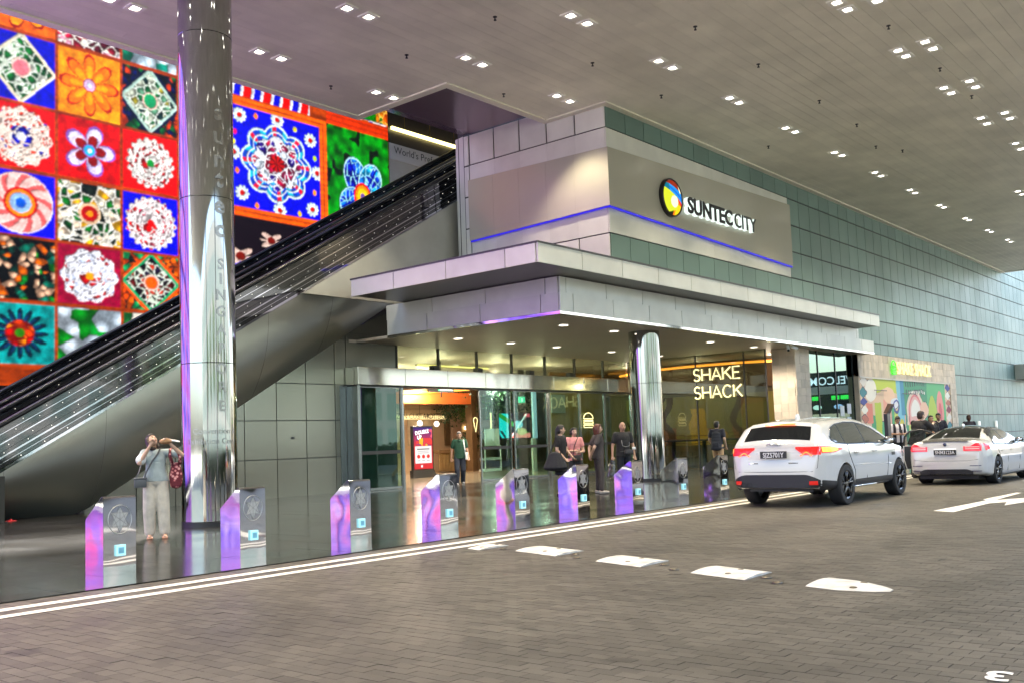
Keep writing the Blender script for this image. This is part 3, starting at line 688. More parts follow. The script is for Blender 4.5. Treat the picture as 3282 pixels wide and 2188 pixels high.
# mural picture
def vnoise(u, v, s=0):
    r_ = np.random.default_rng(s); g_ = r_.random((64, 64)); ui = np.floor(u).astype(int); vi = np.floor(v).astype(int); fu = u-ui; fv = v-vi; fu = fu*fu*(3-2*fu); fv = fv*fv*(3-2*fv)
    q = lambda a, b: g_[np.mod(b, 64), np.mod(a, 64)]
    return (q(ui, vi)*(1-fu)+q(ui+1, vi)*fu)*(1-fv)+(q(ui, vi+1)*(1-fu)+q(ui+1, vi+1)*fu)*fv
def mural_img(w_=560, h_=160):
    v, u = np.mgrid[0:1:h_*1j, 0:1:w_*1j]; im = np.zeros((h_, w_, 3)); n1 = vnoise(u*9, v*4, 3)-.5; n2 = vnoise(u*22, v*9, 4)-.5
    uu = u+.012*n1+.006*n2; vv = v+.05*n1+.03*n2
    im[:] = S(222, 190, 160)
    def put(m_, c): im[m_] = S(*c)
    put((uu > .12) & (uu < .40) & (vv > .88-.5*np.abs(uu-.26)), (190, 205, 60)); put((uu > .36) & (uu < .43) & (vv > .25+3.5*np.abs(uu-.40)), (120, 190, 215)); put((uu > .40) & (uu < .46) & (vv > .55), (60, 140, 180))
    for c, wd, t0, t1, col in ((.115, .022, .08, .55, (60, 160, 110)), (.16, .03, .05, .7, (180, 200, 60)), (.205, .016, .1, .45, (70, 165, 115)), (.235, .02, .2, .75, (230, 160, 140)), (.275, .022, .3, .8, (215, 170, 150)), (.31, .018, .15, .72, (70, 165, 110)), (.34, .02, .1, .6, (200, 210, 90)), (.08, .03, .45, .7, (225, 130, 110))):
        put((np.abs(uu-c) < wd) & (vv > t0) & (vv < t1), col)
    put((uu-.10)**2*6+(vv-.85)**2*1.2 < .018, (240, 235, 225)); put((uu-.28)**2*6+(vv-.80)**2*2 < .02, (240, 200, 170)); put((uu-.33)**2*7+(vv-.70)**2*2 < .012, (225, 225, 235)); put((np.hypot((uu-.345)*2.6, vv-.66) < .085) & (np.hypot((uu-.345)*2.6, vv-.66) > .06), (50, 70, 160))
    put((uu > .44) & (uu < .70), (60, 150, 110)); put((uu > .47) & (uu < .66) & (np.hypot((uu-.565)*3.4, np.maximum(0, vv-.55)) < .33) & (vv > .1), (205, 215, 110))
    for rr, c in ((.30, (228, 205, 190)), (.24, (225, 125, 130)), (.20, (230, 180, 175)), (.16, (240, 235, 230))): put((np.hypot((uu-.555)*3.0, np.maximum(0, vv-.58)) < rr) & (vv > .42+.1*(rr < .2)), c)
    put((uu > .475) & (uu < .64) & (vv < .36), (150, 215, 190)); put((uu > .475) & (uu < .64) & (np.abs(vv-.2-.06*np.sin(uu*160)) < .03), (235, 240, 235)); put((uu > .475) & (uu < .64) & (vv < .06), (225, 130, 140))
    put((uu > .46) & (uu < .68) & (vv > .82) & (np.sin(uu*260) > .2) & (np.sin(vv*60) > -.3), (30, 70, 60)); put((uu > .48) & (uu < .68) & (np.abs(vv-.86) < .02) & (np.sin(uu*320) > 0), (235, 235, 225))
    put((uu > .70) & (uu < .93), (90, 185, 120)); put(((uu-.76)/.055)**2+((vv-.52)/.30)**2 < 1, (180, 205, 70)); put((np.abs(uu-.775) < .012) & (vv < .35), (225, 165, 130)); put(((uu-.86)/.045)**2+((vv-.64)/.26)**2 < 1, (235, 150, 140)); put(((uu-.86)/.02)**2+((vv-.60)/.14)**2 < 1, (220, 100, 110))
    put(((uu-.66)/.05)**2+((vv-.62)/.12)**2 < 1, (240, 195, 170)); put((uu > .64) & (uu < .74) & (vv < .42-2.5*np.abs(uu-.69)), (30, 120, 90)); put(((uu-.83)/.07)**2+((vv-.32)/.13)**2 < 1, (205, 225, 185)); put((uu > .75) & (uu < .93) & (vv < .2), (190, 215, 150))
    put(((uu-.26)/.09)**2+((vv-.12)/.13)**2 < 1, (225, 230, 230)); put(((uu-.26)/.055)**2+((vv-.10)/.09)**2 < 1, (70, 170, 190)); put((np.hypot((uu-.24)*2.8, vv-.30) < .07), (235, 190, 170)); put(((uu-.40)/.03)**2+((vv-.38)/.13)**2 < 1, (205, 195, 60)); put((uu > .30) & (uu < .40) & (vv < .12), (175, 205, 70))
    for base in (.0, .935):
        for k in range(9):
            c = [(50, 60, 150), (240, 235, 225), (190, 110, 90), (140, 40, 70), (235, 225, 215), (50, 130, 140)][(k*5+(base > 0)*2) % 6]
            vb = k/9; put((uu > base) & (uu < base+.065) & (vv > vb) & (vv < vb+.111) & (np.abs(uu-base-.032) < .034*(1-np.abs((vv-vb)/.111*2-1))*1.0+.004), c)
    edge = np.abs(np.gradient(im.sum(2))[1])+np.abs(np.gradient(im.sum(2))[0])
    im[(edge > .35) & (vnoise(u*30, v*12, 8) > .55)] = S(80, 70, 90)
    return im
painted('mural', (40.46, 15.055, .03), (12.58, 0, 0), (0, 0, 3.47), mural_img(), attrmat('mural_paint', 0, .6), mw)
t = thing('neon_shop_sign', 'green neon burger with cream SHAKE SHACK letters on the tiled portal', 'neon sign', (47, 14.98, 3.8))
burger((44.47, 14.97, 3.78), (1, 0, 0), (0, 0, 1), .52, .58, .03, neong, t)
o = text('letters', 'SHAKE SHACK', .80, emis('neon_cream_letters', (1.0, .86, .36), 1.8), frame((45.0, 14.97, 3.80), (1, 0, 0), (0, 0, 1)), t, depth=.02, align='LEFT', sx=.96)
xs_ = [v.co.x for v in o.data.vertices]; k_ = (49.85-45.0)/(max(xs_)-min(xs_))
for v in o.data.vertices: v.co.x = 45.0+(v.co.x-min(xs_))*k_
# box on the far wall
t = thing('wall_box', 'pale projecting sign box on the far end of the panelled wall', 'sign', (68.5, 15, 4.1))
MB().rbox(67.4, 70.5, 14.2, 15.16, 4.15, 5.1, .02).build('casing', palem, t); MB().box(67.5, 70.4, 14.25, 15.1, 4.13, 4.149).build('underside', mat('box_under', (.2, .17, .14), .5), t)
for x in (58.3, 61.9):
    t = thing('wall_lamp', 'small white upright wall lamp on the grey green panels', 'wall lamp', (x, 15.1, 1.4), 'white wall lamps on the panelled wall')
    MB().rbox(x-.10, x+.10, 15.06, 15.165, 1.22, 1.58, .02).build('case', mat('lamp_white', (.8, .8, .78), .5, emit=(1, 1, .95), estr=.08), t); MB().box(x-.07, x+.07, 15.08, 15.16, 1.14, 1.21).build('bracket', ringm, t)
# ================================================================== columns
def column(cx, cy, r, top, seams, label, name='steel_column'):
    t = thing(name, label, 'column', (cx, cy, 0))
    zs = [.10]+seams+[top]
    for a_, b_ in zip(zs, zs[1:]):
        MB().lathe([(r-.006, a_+.002), (r, a_+.008), (r, b_-.008), (r-.006, b_-.002)], 72, (cx, cy, 0), cap=False).build('shaft_segment', chrome_col, t, smooth=20)
    MB().lathe([(r-.02, .0), (r-.02, top)], 48, (cx, cy, 0)).build('core', blackmet, t)
    MB().lathe([(r+.004, .012), (r+.004, .10)], 72, (cx, cy, 0)).build('base_ring', blackmet, t, smooth=40)
    return t
C1 = (9.90, 15.57); C2 = (24.78, 15.64)
sz = [PY(660, y, 15.14)[2] for y in (1160, 625, 95)]
col1 = column(*C1, .487, ZC, sz, 'tall mirror-polished steel column with vertical SUNTEC SINGAPORE lettering')
col2 = column(*C2, .465, 4.47, [PY(2080, 1224, 15.2)[2]], 'shorter mirror-polished steel column holding up the entrance canopy')
grey = mat('column_letter', (.30, .30, .29), .25, .9)
va = math.atan2(-C1[1], -C1[0])      # direction from column towards the camera
def wrap_text(s, z, size, ang, par, bold=.0, sx=1.0):
    o = text('letter', s, size, grey, Matrix.Identity(4), par, align='CENTER', offset=bold)
    bm = bmesh.new(); bm.from_mesh(o.data); bmesh.ops.triangulate(bm, faces=bm.faces[:])
    for _ in range(2): bmesh.ops.subdivide_edges(bm, edges=[e for e in bm.edges if abs(e.verts[0].co.x-e.verts[1].co.x) > .05], cuts=1); bmesh.ops.triangulate(bm, faces=bm.faces[:])
    for v in bm.verts:
        a = va+ang+v.co.x*sx/.49; r = .492; y = v.co.y; v.co = (C1[0]+r*math.cos(a), C1[1]+r*math.sin(a), z+y)
    bm.to_mesh(o.data); bm.free()
zl = lambda y: PY(715, y, 15.2)[2]
for s, y in zip('suntec', (395, 470, 545, 608, 690, 765)): wrap_text(s, zl(y), .44, R(27), col1, .012)
for s, y in zip('SINGAPORE', (868, 915, 966, 1018, 1076, 1134, 1198, 1256, 1316)): wrap_text(s, zl(y), .27, R(28), col1, .006)
wrap_text('Convention &', zl(1388), .145, R(14), col1); wrap_text('Exhibition Centre', zl(1420), .145, R(14), col1)
# ================================================================== bollards
etch = mat('etched_steel', (.5, .5, .49), .5, .8); icem = mat('pale_blue_plate', (.34, .66, .72), .25, emit=(.35, .75, .85), estr=.12); iced = mat('mid_blue_plate', (.20, .50, .66), .25)
ordn = ['first', 'second', 'third', 'fourth', 'fifth', 'sixth', 'seventh', 'eighth', 'ninth']
BX = []
for x in (331, 769, 1121, 1409, 1647, 1846, 2022, 2169, 2302):
    BX.append(PY(x, 1700-.15*(x-331), 10.28)[0])
body = None
def make_bollard():
    w_, d_, h_, hb = .375, .42, .855, .60
    prof = [(0, 0), (0, h_-.02), (.02, h_), (.05, h_), (.07, h_-.01), (d_, hb), (d_, 0)]
    bm = bmesh.new(); a = [bm.verts.new((0, y, z)) for y, z in prof]; f = bm.faces.new(a); ex = bmesh.ops.extrude_face_region(bm, geom=[f])
    bmesh.ops.translate(bm, verts=[v for v in ex['geom'] if isinstance(v, bmesh.types.BMVert)], vec=(w_, 0, 0))
    bmesh.ops.recalc_face_normals(bm, faces=bm.faces[:]); bmesh.ops.bevel(bm, geom=bm.edges[:], offset=.004, segments=2, affect='EDGES')
    m = MB(); m.bm(bm); A = m.mesh('body', chrome_bol)
    cx, cz, y = w_/2, .60, -.0025; e = MB()
    P = [(cx+.135*math.cos(a), y, cz+.155*math.sin(a)) for a in np.linspace(0, 2*math.pi, 40, endpoint=False)]; e.tube(P, .0035, 4, closed=True)
    for k in range(3):                      # six-pointed star of lattice rhombs
        pts = []
        for j in range(12):
            a = math.pi/2+j*math.pi/6; r = (1.0 if j % 2 == 0 else .58); pts.append((cx+.115*r*math.cos(a), y, cz+.150*r*math.sin(a)))
    e.add([(p_[0], y-.0002, p_[2]) for p_ in pts], [tuple(range(12))])
    E_ = e.mesh('emblem', etch)
    ln = MB()
    for j in range(6):
        a = math.pi/2+j*math.pi/3; ln.tube([(cx, y-.002, cz), (cx+.11*math.cos(a), y-.002, cz+.145*math.sin(a))], .0022, 4)
        b_ = a+math.pi/3*2; ln.tube([(cx+.11*math.cos(a), y-.002, cz+.145*math.sin(a)), (cx+.11*math.cos(b_), y-.002, cz+.145*math.sin(b_))], .0018, 4)
    L_ = ln.mesh('emblem_lines', mat('etch_dark', (.28, .28, .28), .5, .7))
    I1 = MB().rbox(cx-.055, cx+.055, -.030, -.004, .205, .325, .004).mesh('blue_plate', icem); I2 = MB().box(cx-.032, cx+.032, -.034, -.0302, .232, .298).mesh('plate_inset', iced)
    return [('body', A), ('emblem', E_), ('emblem_lines', L_), ('blue_plate', I1), ('plate_inset', I2)]
parts = make_bollard()
for k, x in enumerate(BX):
    extra = ['in front of the woman taking pictures', 'in front of the tall lettered column'][k] if k < 2 else 'of the kerbside row, counted from the lettered column end'
    t = thing('bollard', 'polished steel wedge bollard, %s %s' % (ordn[k], extra), 'bollard', (x, 10.28, .012), 'polished wedge bollards along the kerb', rz=random.uniform(-.02, .02))
    pl = None
    for nm, me in parts:
        o = bpy.data.objects.new(nm, me)
        if nm == 'plate_inset': C.objects.link(o); o.parent = pl
        else: C.objects.link(o); o.parent = t
        if nm == 'blue_plate': pl = o
# ================================================================== ceiling lights and sprinklers
PAIRS = [(250,0,310,20),(797,20,847,40),(595,120,646,136),(864,213,904,226),(1070,134,1108,150),(1311,37,1349,55),(1279,221,1309,234),(1513,141,1545,157),(1676,226,1698,237),
(1805,295,1827,304),(1917,351,1934,358),(2010,397,2024,405),(2090,437,2102,444),(2158,472,2168,477),(2217,502,2226,506),(2268,529,2277,533),(2314,551,2322,556),
(1922,7,1947,23),(1990,-8,2015,3),(2063,117,2081,130),(2125,97,2143,113),(2168,203,2185,215),(2227,187,2241,201),(2253,272,2267,285),(2308,260,2320,273),(2333,330,2345,343),(2338,440,2348,447)]
OUT = [(x, y) for y in (12.3,) for x in (-5.3, -1.5, 2.2, 5.95, 9.7, 13.4)]+[(x, y) for y in (7.3, 2.0) for x in (-5.3, -1.5, 2.2, 5.95, 9.7, 13.4, 17.15)]+[(x, 15.6) for x in (-1.5, 2.2, 5.95, 9.7)]+[(x, 18.85) for x in (-1.5, 2.2, 5.95)]+[(x, 2.0) for x in (20.9, 28.4, 35.8)]  # unseen fixtures continuing the ceiling grid, added to brighten the road
PL = [(G(x*D, y*D, ZC-.02)[0], G(x*D, y*D, ZC-.02)[1], j) for x0, y0, x1, y1 in PAIRS for j, (x, y) in enumerate(((x0, y0), (x1, y1)))]+[(x+.6*j, y, j) for x, y in OUT for j in (0, 1)]
platem = mat('glowing_plate', (.86, .83, .77), .35, emit=(1, .95, .85), estr=.006); lens2 = emis('ceiling_lens', (1.0, .96, .88), 22.0)  # frame plates glow faintly, standing in for lens light falling on them
for px, py, j in PL:
    if True:
        s = .18
        rowname = 'in the ceiling row closest to the video wall' if py > 17.5 else 'in the second ceiling row out from the video wall' if py > 14 else 'in the ceiling row running along the sign board wall' if py > 9.5 else 'in the ceiling clusters of four above the road'
        t = thing('ceiling_light', 'square recessed spotlight with glowing lens, %s' % rowname, 'ceiling light', (px, py, ZC), 'spotlights '+rowname)
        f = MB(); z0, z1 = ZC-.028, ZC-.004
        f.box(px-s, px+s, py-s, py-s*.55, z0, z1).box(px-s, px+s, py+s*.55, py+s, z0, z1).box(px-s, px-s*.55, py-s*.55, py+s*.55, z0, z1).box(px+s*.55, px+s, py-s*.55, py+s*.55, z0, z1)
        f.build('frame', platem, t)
        MB().lathe([(.001, -.022), (.078, -.016), (.084, -.004)], 18, (px, py, ZC), cap=False).build('lens', lens2, t, smooth=True)
        if j == 0:
            l = bpy.data.lights.new('lamp', 'SPOT'); l.energy = 118; l.color = (1, .87, .62); l.spot_size = R(95); l.spot_blend = .5; l.shadow_soft_size = .15
            lo = bpy.data.objects.new('lamp', l); lo.location = (px+.2, py, ZC-.1); link(lo, t)
for x, y in ((1137,45),(1597,67),(2041,65),(1361,150),(1742,153),(934,132),(760,203),(1519,224),(1157,221),(1882,236),(2159,162),(2232,225),(1968,290),(2073,349),(1765,340),(2012,340)):
    p = G(x*D, y*D, ZC-.06)
    t = thing('sprinkler', 'small black fire sprinkler head hanging from the board ceiling', 'sprinkler', (p[0], p[1], ZC), 'sprinkler heads in the ceiling')
    MB().lathe([(.05, -.001), (.05, -.012), (.016, -.02), (.014, -.06), (.026, -.065), (.026, -.075), (.008, -.08)], 12, (p[0], p[1], ZC), cap=False).build('head', blackmet, t, smooth=40)
    MB().lathe([(.034, -.085), (.034, -.09)], 12, (p[0], p[1], ZC)).build('deflector', blackmet, t)
# ================================================================== video wall
led = thing('video_wall', 'huge bright video wall showing a grid of ornate jewelled mosaic tiles', 'video screen', (16, YL, 9))
LX0, LX1, LZ0, LZ1 = 8.40, 25.06, 3.3, 15.6
LW, LH = 580, 430
Vv, Uu = np.mgrid[LZ0:LZ1:LH*1j, LX0:LX1:LW*1j]
im = np.zeros((LH, LW, 3))
SAT = 1.0
def c_(r, g, b): return np.array(S(r, g, b))
WOOD = c_(168, 78, 36)
nW = vnoise(Uu*1.2, Vv*14, 11)
im[:] = WOOD*(.5+.9*nW[..., None])
def voro(P, Q, n, seed):
    r_ = np.random.default_rng(seed); pts = r_.uniform(-1.05, 1.05, (n, 2)); d = np.hypot(P[..., None]-pts[:, 0], Q[..., None]-pts[:, 1])
    idx = np.argmin(d, -1); ds = np.sort(d, -1); return idx, ds[..., 0], ds[..., 1]-ds[..., 0]
def tile(x0, x1, z0, z1, fn, pad=.045):
    m_ = (Uu > x0+pad) & (Uu < x1-pad) & (Vv > z0+pad) & (Vv < z1-pad)
    i0, i1 = np.where(m_.any(1))[0][[0, -1]]; j0, j1 = np.where(m_.any(0))[0][[0, -1]]
    sl = (slice(i0, i1+1), slice(j0, j1+1)); P = ((Uu[sl]-x0)/(x1-x0))*2-1; Q = ((Vv[sl]-z0)/(z1-z0))*2-1
    im[sl] = fn(P, Q, np.hypot(P, Q), np.arctan2(Q, P))
def base(P, c, seed=0, amt=.35, f=6):
    n_ = vnoise(P*f+9, np.broadcast_to(np.linspace(0, f*2, P.shape[0])[:, None], P.shape), seed); return np.array(c)*(1-amt+2*amt*n_[..., None])
def jewels(o, P, Q, msk, cols, n, seed, edge=.045, ecol=(235, 235, 235)):
    idx, d, e = voro(P, Q, n, seed); r_ = np.random.default_rng(seed+1); pal = np.array([c_(*c) for c in cols])[r_.integers(0, len(cols), n)]
    sh = (1.35-1.8*np.clip(d*math.sqrt(n)/2.2, 0, .55))[..., None]; q = pal[idx]*sh; q[e < edge] = c_(*ecol); o[msk] = q[msk]; return o
def t_flower(bg, pet, n, rr, line, cen, seed=0, inner=None):
    def fn(P, Q, r, a):
        o = base(P, c_(*bg), seed); k = np.abs(np.cos(a*n/2)); prof = rr*(.25+.75*k**.6)
        o[(r < prof)] = c_(*line); m_ = r < prof*.90
        sh = (.6+.7*k)[..., None]; o[m_] = (c_(*pet)*sh)[m_]
        if inner: m2 = r < prof*.62; o[m2] = (c_(*inner)*sh)[m2]
        o[r < .20] = c_(*line); o[r < .17] = c_(*cen); o[r < .07] = c_(235, 240, 255); return o
    return fn
def t_lace(bg, lace, mid, cen, seed, R0=.80, n=16, hole=(150, 20, 40)):
    def fn(P, Q, r, a):
        o = base(P, c_(*bg), seed, .25); edge = R0*(1+.06*np.cos(a*n)); m_ = r < edge
        o = jewels(o, P, Q, m_, [lace, hole, lace, hole, mid, lace], 210, seed, .026, lace)
        ring = (np.sin(r*34+.6*np.cos(a*n)) > .55) & m_; o[ring] = c_(*lace)
        m2 = r < .33; o = jewels(o, P, Q, m2, [mid, mid, lace], 60, seed+3, .03, lace); o[r < .13] = c_(*cen); return o
    return fn
def t_diamond(bg, bord, ins, cen, seed, corner=None):
    def fn(P, Q, r, a):
        o = base(P, c_(*bg), seed, .3); s_ = np.abs(P)+np.abs(Q)
        if corner: o = jewels(o, P, Q, s_ > 1.15, corner, 90, seed, .02, (30, 30, 30))
        o[s_ < 1.02] = c_(*bord); m_ = s_ < .90; o = jewels(o, P, Q, m_, ins, 110, seed+1, .03, (220, 230, 215)); o[r < .27] = c_(235, 200, 190); o[r < .22] = c_(*cen); return o
    return fn
def t_bits(bg, cols, n, seed, cen=None, edge=.03, ec=(240, 235, 225)):
    def fn(P, Q, r, a):
        o = base(P, c_(*bg), seed, .3); o = jewels(o, P, Q, np.ones_like(P, bool), cols, n, seed, edge, ec)
        if cen: o[r < .34] = c_(235, 200, 170); o[r < .26] = c_(*cen); o[r < .10] = c_(250, 160, 60)
        return o
    return fn
def t_disc(bg, d1, d2, cen, seed):
    def fn(P, Q, r, a):
        o = base(P, c_(*bg), seed, .2); m_ = r < .92; o[m_] = c_(*d1); sw = np.sin(a*9+r*9); o[m_ & (sw > .35)] = c_(*d2); o[(r < .92) & (r > .88)] = c_(250, 220, 215)
        o[r < .48] = c_(200, 40, 30); o[r < .40] = c_(235, 150, 60); o[r < .30] = c_(170, 200, 235); o[r < .15] = c_(*cen); return o
    return fn
def t_dark_petals(bg, pet, cen, seed):
    def fn(P, Q, r, a):
        o = base(P, c_(*bg), seed, .45); k = np.abs(np.cos(a*8))**.7; o[(r < .35+.45*k)] = c_(*pet); o[(r < .25+.38*k) & (np.sin(a*16) > 0)] = c_(20, 70, 110)
        m_ = r < .40; o = jewels(o, P, Q, m_, [cen, (250, 150, 60), (235, 110, 40), (200, 60, 30)], 60, seed, .03, (120, 30, 10)); o[r < .14] = c_(60, 130, 40); return o
    return fn
xa, xb, xc, xd, xe = 8.45, 10.40, 12.33, 14.27, 16.14
zr = [3.85, 5.58, 7.38, 9.22, 11.10, 13.12, 15.05]
T = {(5,0): t_flower((235,120,30),(250,150,50),7,.95,(150,20,30),(200,30,60),1), (5,1): t_bits((120,15,50),[(150,20,60),(230,170,190),(240,230,235),(200,40,90),(90,10,40)],70,2), (5,2): t_bits((205,222,235),[(205,222,235),(205,222,235),(215,230,240),(20,140,110),(30,160,140)],26,3,None,.0),
 (4,0): t_diamond((10,20,190),(235,225,205),[(20,110,50),(30,130,60),(235,235,225),(15,80,40)],(225,140,150),4), (4,1): t_flower((245,160,40),(250,130,45),8,.93,(190,60,15),(220,190,220),5,(255,160,70)), (4,2): t_diamond((15,25,60),(190,215,205),[(120,170,140),(200,205,190),(30,60,60),(170,160,80),(20,120,70)],(60,160,110),6,[(220,90,30),(20,30,90),(30,110,60),(10,15,40)]),
 (3,0): t_lace((220,50,20),(245,225,215),(25,30,180),(240,240,250),7,.86,12,(225,90,60)), (3,1): t_flower((205,10,20),(215,205,240),5,.82,(150,110,190),(70,180,220),8,(130,5,25)), (3,2): t_lace((230,40,15),(245,240,235),(190,40,50),(40,150,70),9,.80,18,(180,40,40)),
 (2,0): t_disc((15,15,225),(240,205,200),(225,120,120),(60,110,210),10), (2,1): t_bits((20,70,30),[(20,120,45),(15,80,35),(235,215,195),(30,40,30),(240,190,70),(230,225,210)],75,11,(180,15,20)), (2,2): t_lace((15,20,220),(245,235,235),(220,30,50),(225,40,60),12,.86,20,(200,90,110)),
 (1,0): t_bits((10,15,15),[(5,8,8),(10,12,12),(20,130,110),(30,140,60),(235,130,40),(235,195,170),(8,60,50)],110,13,None,.012,(10,10,10)), (1,1): t_lace((155,15,70),(240,240,250),(190,30,60),(235,170,60),14,.84,10,(205,215,240)), (1,2): t_diamond((240,110,30),(60,170,120),[(30,20,30),(110,40,40),(40,30,60),(200,80,40)],(245,120,30),15,[(250,130,40),(60,170,110),(240,110,30)]),
 (0,0): t_dark_petals((10,150,150),(15,40,60),(245,100,40),16), (0,1): t_bits((215,228,240),[(215,228,240),(222,232,242),(215,228,240),(15,140,50),(30,160,70)],22,17,None,.0), (0,2): t_bits((200,90,40),[(200,90,40),(60,140,80),(240,160,60)],40,18)}
for (rw, cl), fn in T.items(): tile([xb, xc, xd, xe][cl], [xc, xd, xe][cl], zr[rw], zr[rw+1], fn)
for rw in range(6): tile(xa, xb, zr[rw], zr[rw+1], [t_lace((150,20,150),(240,220,245),(60,30,190),(240,120,200),30+rw), t_flower((70,20,160),(200,120,230),7,.9,(240,200,250),(250,120,180),40+rw)][rw % 2])
# second column group (mostly behind the steel column), big framed tile and the flower panel
for rw in range(6): tile(16.34, 18.1, zr[rw], zr[rw+1], t_bits((30,40,160),[(30,40,180),(220,60,60),(240,235,235),(240,150,60),(60,150,200)],60,50+rw))
def big(P, Q, r, a):
    o = base(P, c_(12, 10, 215), 60, .2)
    pet = .80*(.84+.16*np.abs(np.cos(a*4)))
    o[r < pet] = c_(225, 240, 245); m_ = r < pet*.94; o[m_] = c_(25, 90, 190); o[m_ & (np.sin(a*16) > .2)] = c_(70, 190, 215); o[m_ & (np.sin(a*8+1) > .86)] = c_(225, 30, 90); o[m_ & (np.abs(r-pet*.80) < .015)] = c_(235, 240, 250)
    m2 = r < pet*.70; o = jewels(o, P, Q, m2, [(40,60,190),(160,20,90),(70,30,150),(225,235,245),(190,40,90),(60,160,210)], 190, 61, .022, (235,238,248))
    o[m2 & (np.abs(np.sin(r*20+np.cos(a*8)*1.2)) < .16)] = c_(235, 235, 245); o[r < .17] = c_(190, 20, 50); o[(r < .17) & (np.sin(a*8) > .3)] = c_(110, 5, 30)
    for cx_, cz_ in ((-.80,.80),(.78,.66),(-.76,-.72),(.80,-.78),(.02,.90),(-.93,.05),(.93,.0),(.05,-.93)):
        rr = np.hypot(P-cx_, Q-cz_); aa = np.arctan2(Q-cz_, P-cx_); o[rr < .15*(.75+.25*np.abs(np.cos(aa*5)))] = c_(225, 238, 240); o[rr < .055] = c_(200, 30, 50)
    for cx_, cz_, cc in ((-.45,.86,(240,140,30)),(.42,.80,(225,215,60)),(-.9,.45,(230,30,130)),(-.86,-.30,(240,140,40)),(-.45,-.92,(245,150,40)),(.5,-.92,(230,200,40)),(.86,-.42,(245,160,50)),(.88,.30,(200,220,60)),(-.93,.25,(235,225,60))):
        o[np.hypot((P-cx_)/.8, Q-cz_) < .055] = c_(*cc)
    return o
fr = (Uu > 18.0) & (Uu < 22.05) & (Vv > 9.05) & (Vv < 13.1)
fz = np.minimum(np.minimum(Uu-18.0, 22.05-Uu), np.minimum(Vv-9.05, 13.1-Vv)); im[fr] = (c_(215, 105, 50)*(.6+.9*np.abs(np.sin(fz*18))[..., None])*(.7+.6*nW[..., None]))[fr]
tile(18.02, 21.72, 9.35, 12.80, big, .02)
im[(Uu > 18) & (Vv <= 9.05)] = c_(16, 10, 30)
def under(P, Q, r, a):
    o = base(P, c_(14, 30, 130), 70, .9, 9); o[Q > .1+.3*np.sin(P*3)] = c_(25, 12, 22)
    for cx_, cz_, k in ((-.55,.45,.3),(-.15,.1,.28),(.1,.5,.25),(.45,.3,.25),(.7,.6,.25),(-.9,-.1,.35),(.0,-.4,.3)):
        rr = np.hypot((P-cx_)*2.2, Q-cz_); aa = np.arctan2(Q-cz_, P-cx_); o[rr < k*(.7+.3*np.cos(aa*6))] = c_(215, 190, 180); o[rr < k*.35] = c_(120, 40, 30)
    return o
tile(18.02, 25.0, 6.6, 9.04, under, 0)
def topb(P, Q, r, a):
    o = base(P, c_(225, 230, 245), 80, .2); s_ = np.sin(P*13+np.sin(Q*3)*.6); o[s_ > .45] = c_(15, 20, 200); o[(s_ < -.2) & (Q < .2+.3*np.sin(P*9))] = c_(225, 60, 25); o[np.abs(s_-.4) < .12] = c_(245, 240, 245); o[np.abs(s_+.2) < .10] = c_(245, 235, 240); return o
tile(18.02, 21.3, 13.12, 15.0, topb, 0); tile(22.0, 25.0, 13.55, 14.2, t_bits((230,160,150),[(235,150,60),(225,120,140),(240,230,235),(40,60,170),(225,50,60)],60,81), 0)
def leafy(P, Q, r, a):
    o = base(P, c_(25, 120, 30), 82, .7, 8); o = jewels(o, P, Q, (Q < -.3) & (P > .2), [(245,150,60),(240,120,40),(30,130,40)], 50, 83, .02, (250,200,120)); return o
tile(23.6, 25.05, 13.62, 15.6, leafy, 0)
fr2 = (Uu > 22.05) & (Vv > 13.03) & (Vv < 13.5+.0*Uu); im[fr2] = (c_(205, 80, 50)*(.7+.5*np.abs(np.sin((Vv-13.0)*16))[..., None]))[fr2]
def bluef(P, Q, r, a):
    o = base(P, c_(20, 130, 40), 84, .8, 7); o[base(P, (1, 1, 1), 85, .5, 5)[..., 0] < .72] = c_(15, 25, 15)
    cx_, cz_ = .10, -.42
    for an, ln, wd in ((118, .82, .36), (55, .80, .36), (205, .72, .33), (-30, .70, .34), (270, .6, .33)):
        ca_, sa_ = math.cos(R(an)), math.sin(R(an)); px_ = (P-cx_)*ca_+(Q-cz_)*sa_; py_ = -(P-cx_)*sa_+(Q-cz_)*ca_; e_ = ((px_-ln*.55)/(ln*.55))**2+(py_/wd)**2
        o[e_ < 1.0] = c_(190, 235, 245); m_ = e_ < .84; o[m_] = c_(20, 110, 215); o = jewels(o, P, Q, m_, [(20,90,215),(30,140,235),(70,190,240),(15,60,190)], 130, 86+an, .014, (170,225,245)); o[m_ & (np.abs(py_) < .025)] = c_(10, 40, 150)
    rr = np.hypot((P-cx_)/.28, (Q-cz_)/.30); o[rr < 1] = c_(225, 60, 20); o[rr < .82] = c_(250, 160, 20); o[rr < .62] = c_(250, 205, 30); o[rr < .26] = c_(120, 90, 160); return o
tile(22.05, 25.06, 9.6, 13.03, bluef, 0)
lum = im.mean(2); emb = (np.roll(lum, 1, 1)-np.roll(lum, -1, 1))+(np.roll(lum, -1, 0)-np.roll(lum, 1, 0))      # highlight and dark edges painted into the shown picture as relief
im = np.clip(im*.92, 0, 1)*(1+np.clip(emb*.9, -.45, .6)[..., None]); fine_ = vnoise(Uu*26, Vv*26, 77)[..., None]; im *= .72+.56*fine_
g_ = im.mean(2, keepdims=True); im = g_+(im-g_)*1.25
im = np.clip(im, 0, 1)**1.12*(.80+.4*vnoise(Uu*7, Vv*7, 99)[..., None])
for ax in (0, 1): im = .2*np.roll(im, 1, ax)+.6*im+.2*np.roll(im, -1, ax)
ledm = attrmat('led_pixels', .175, .3)
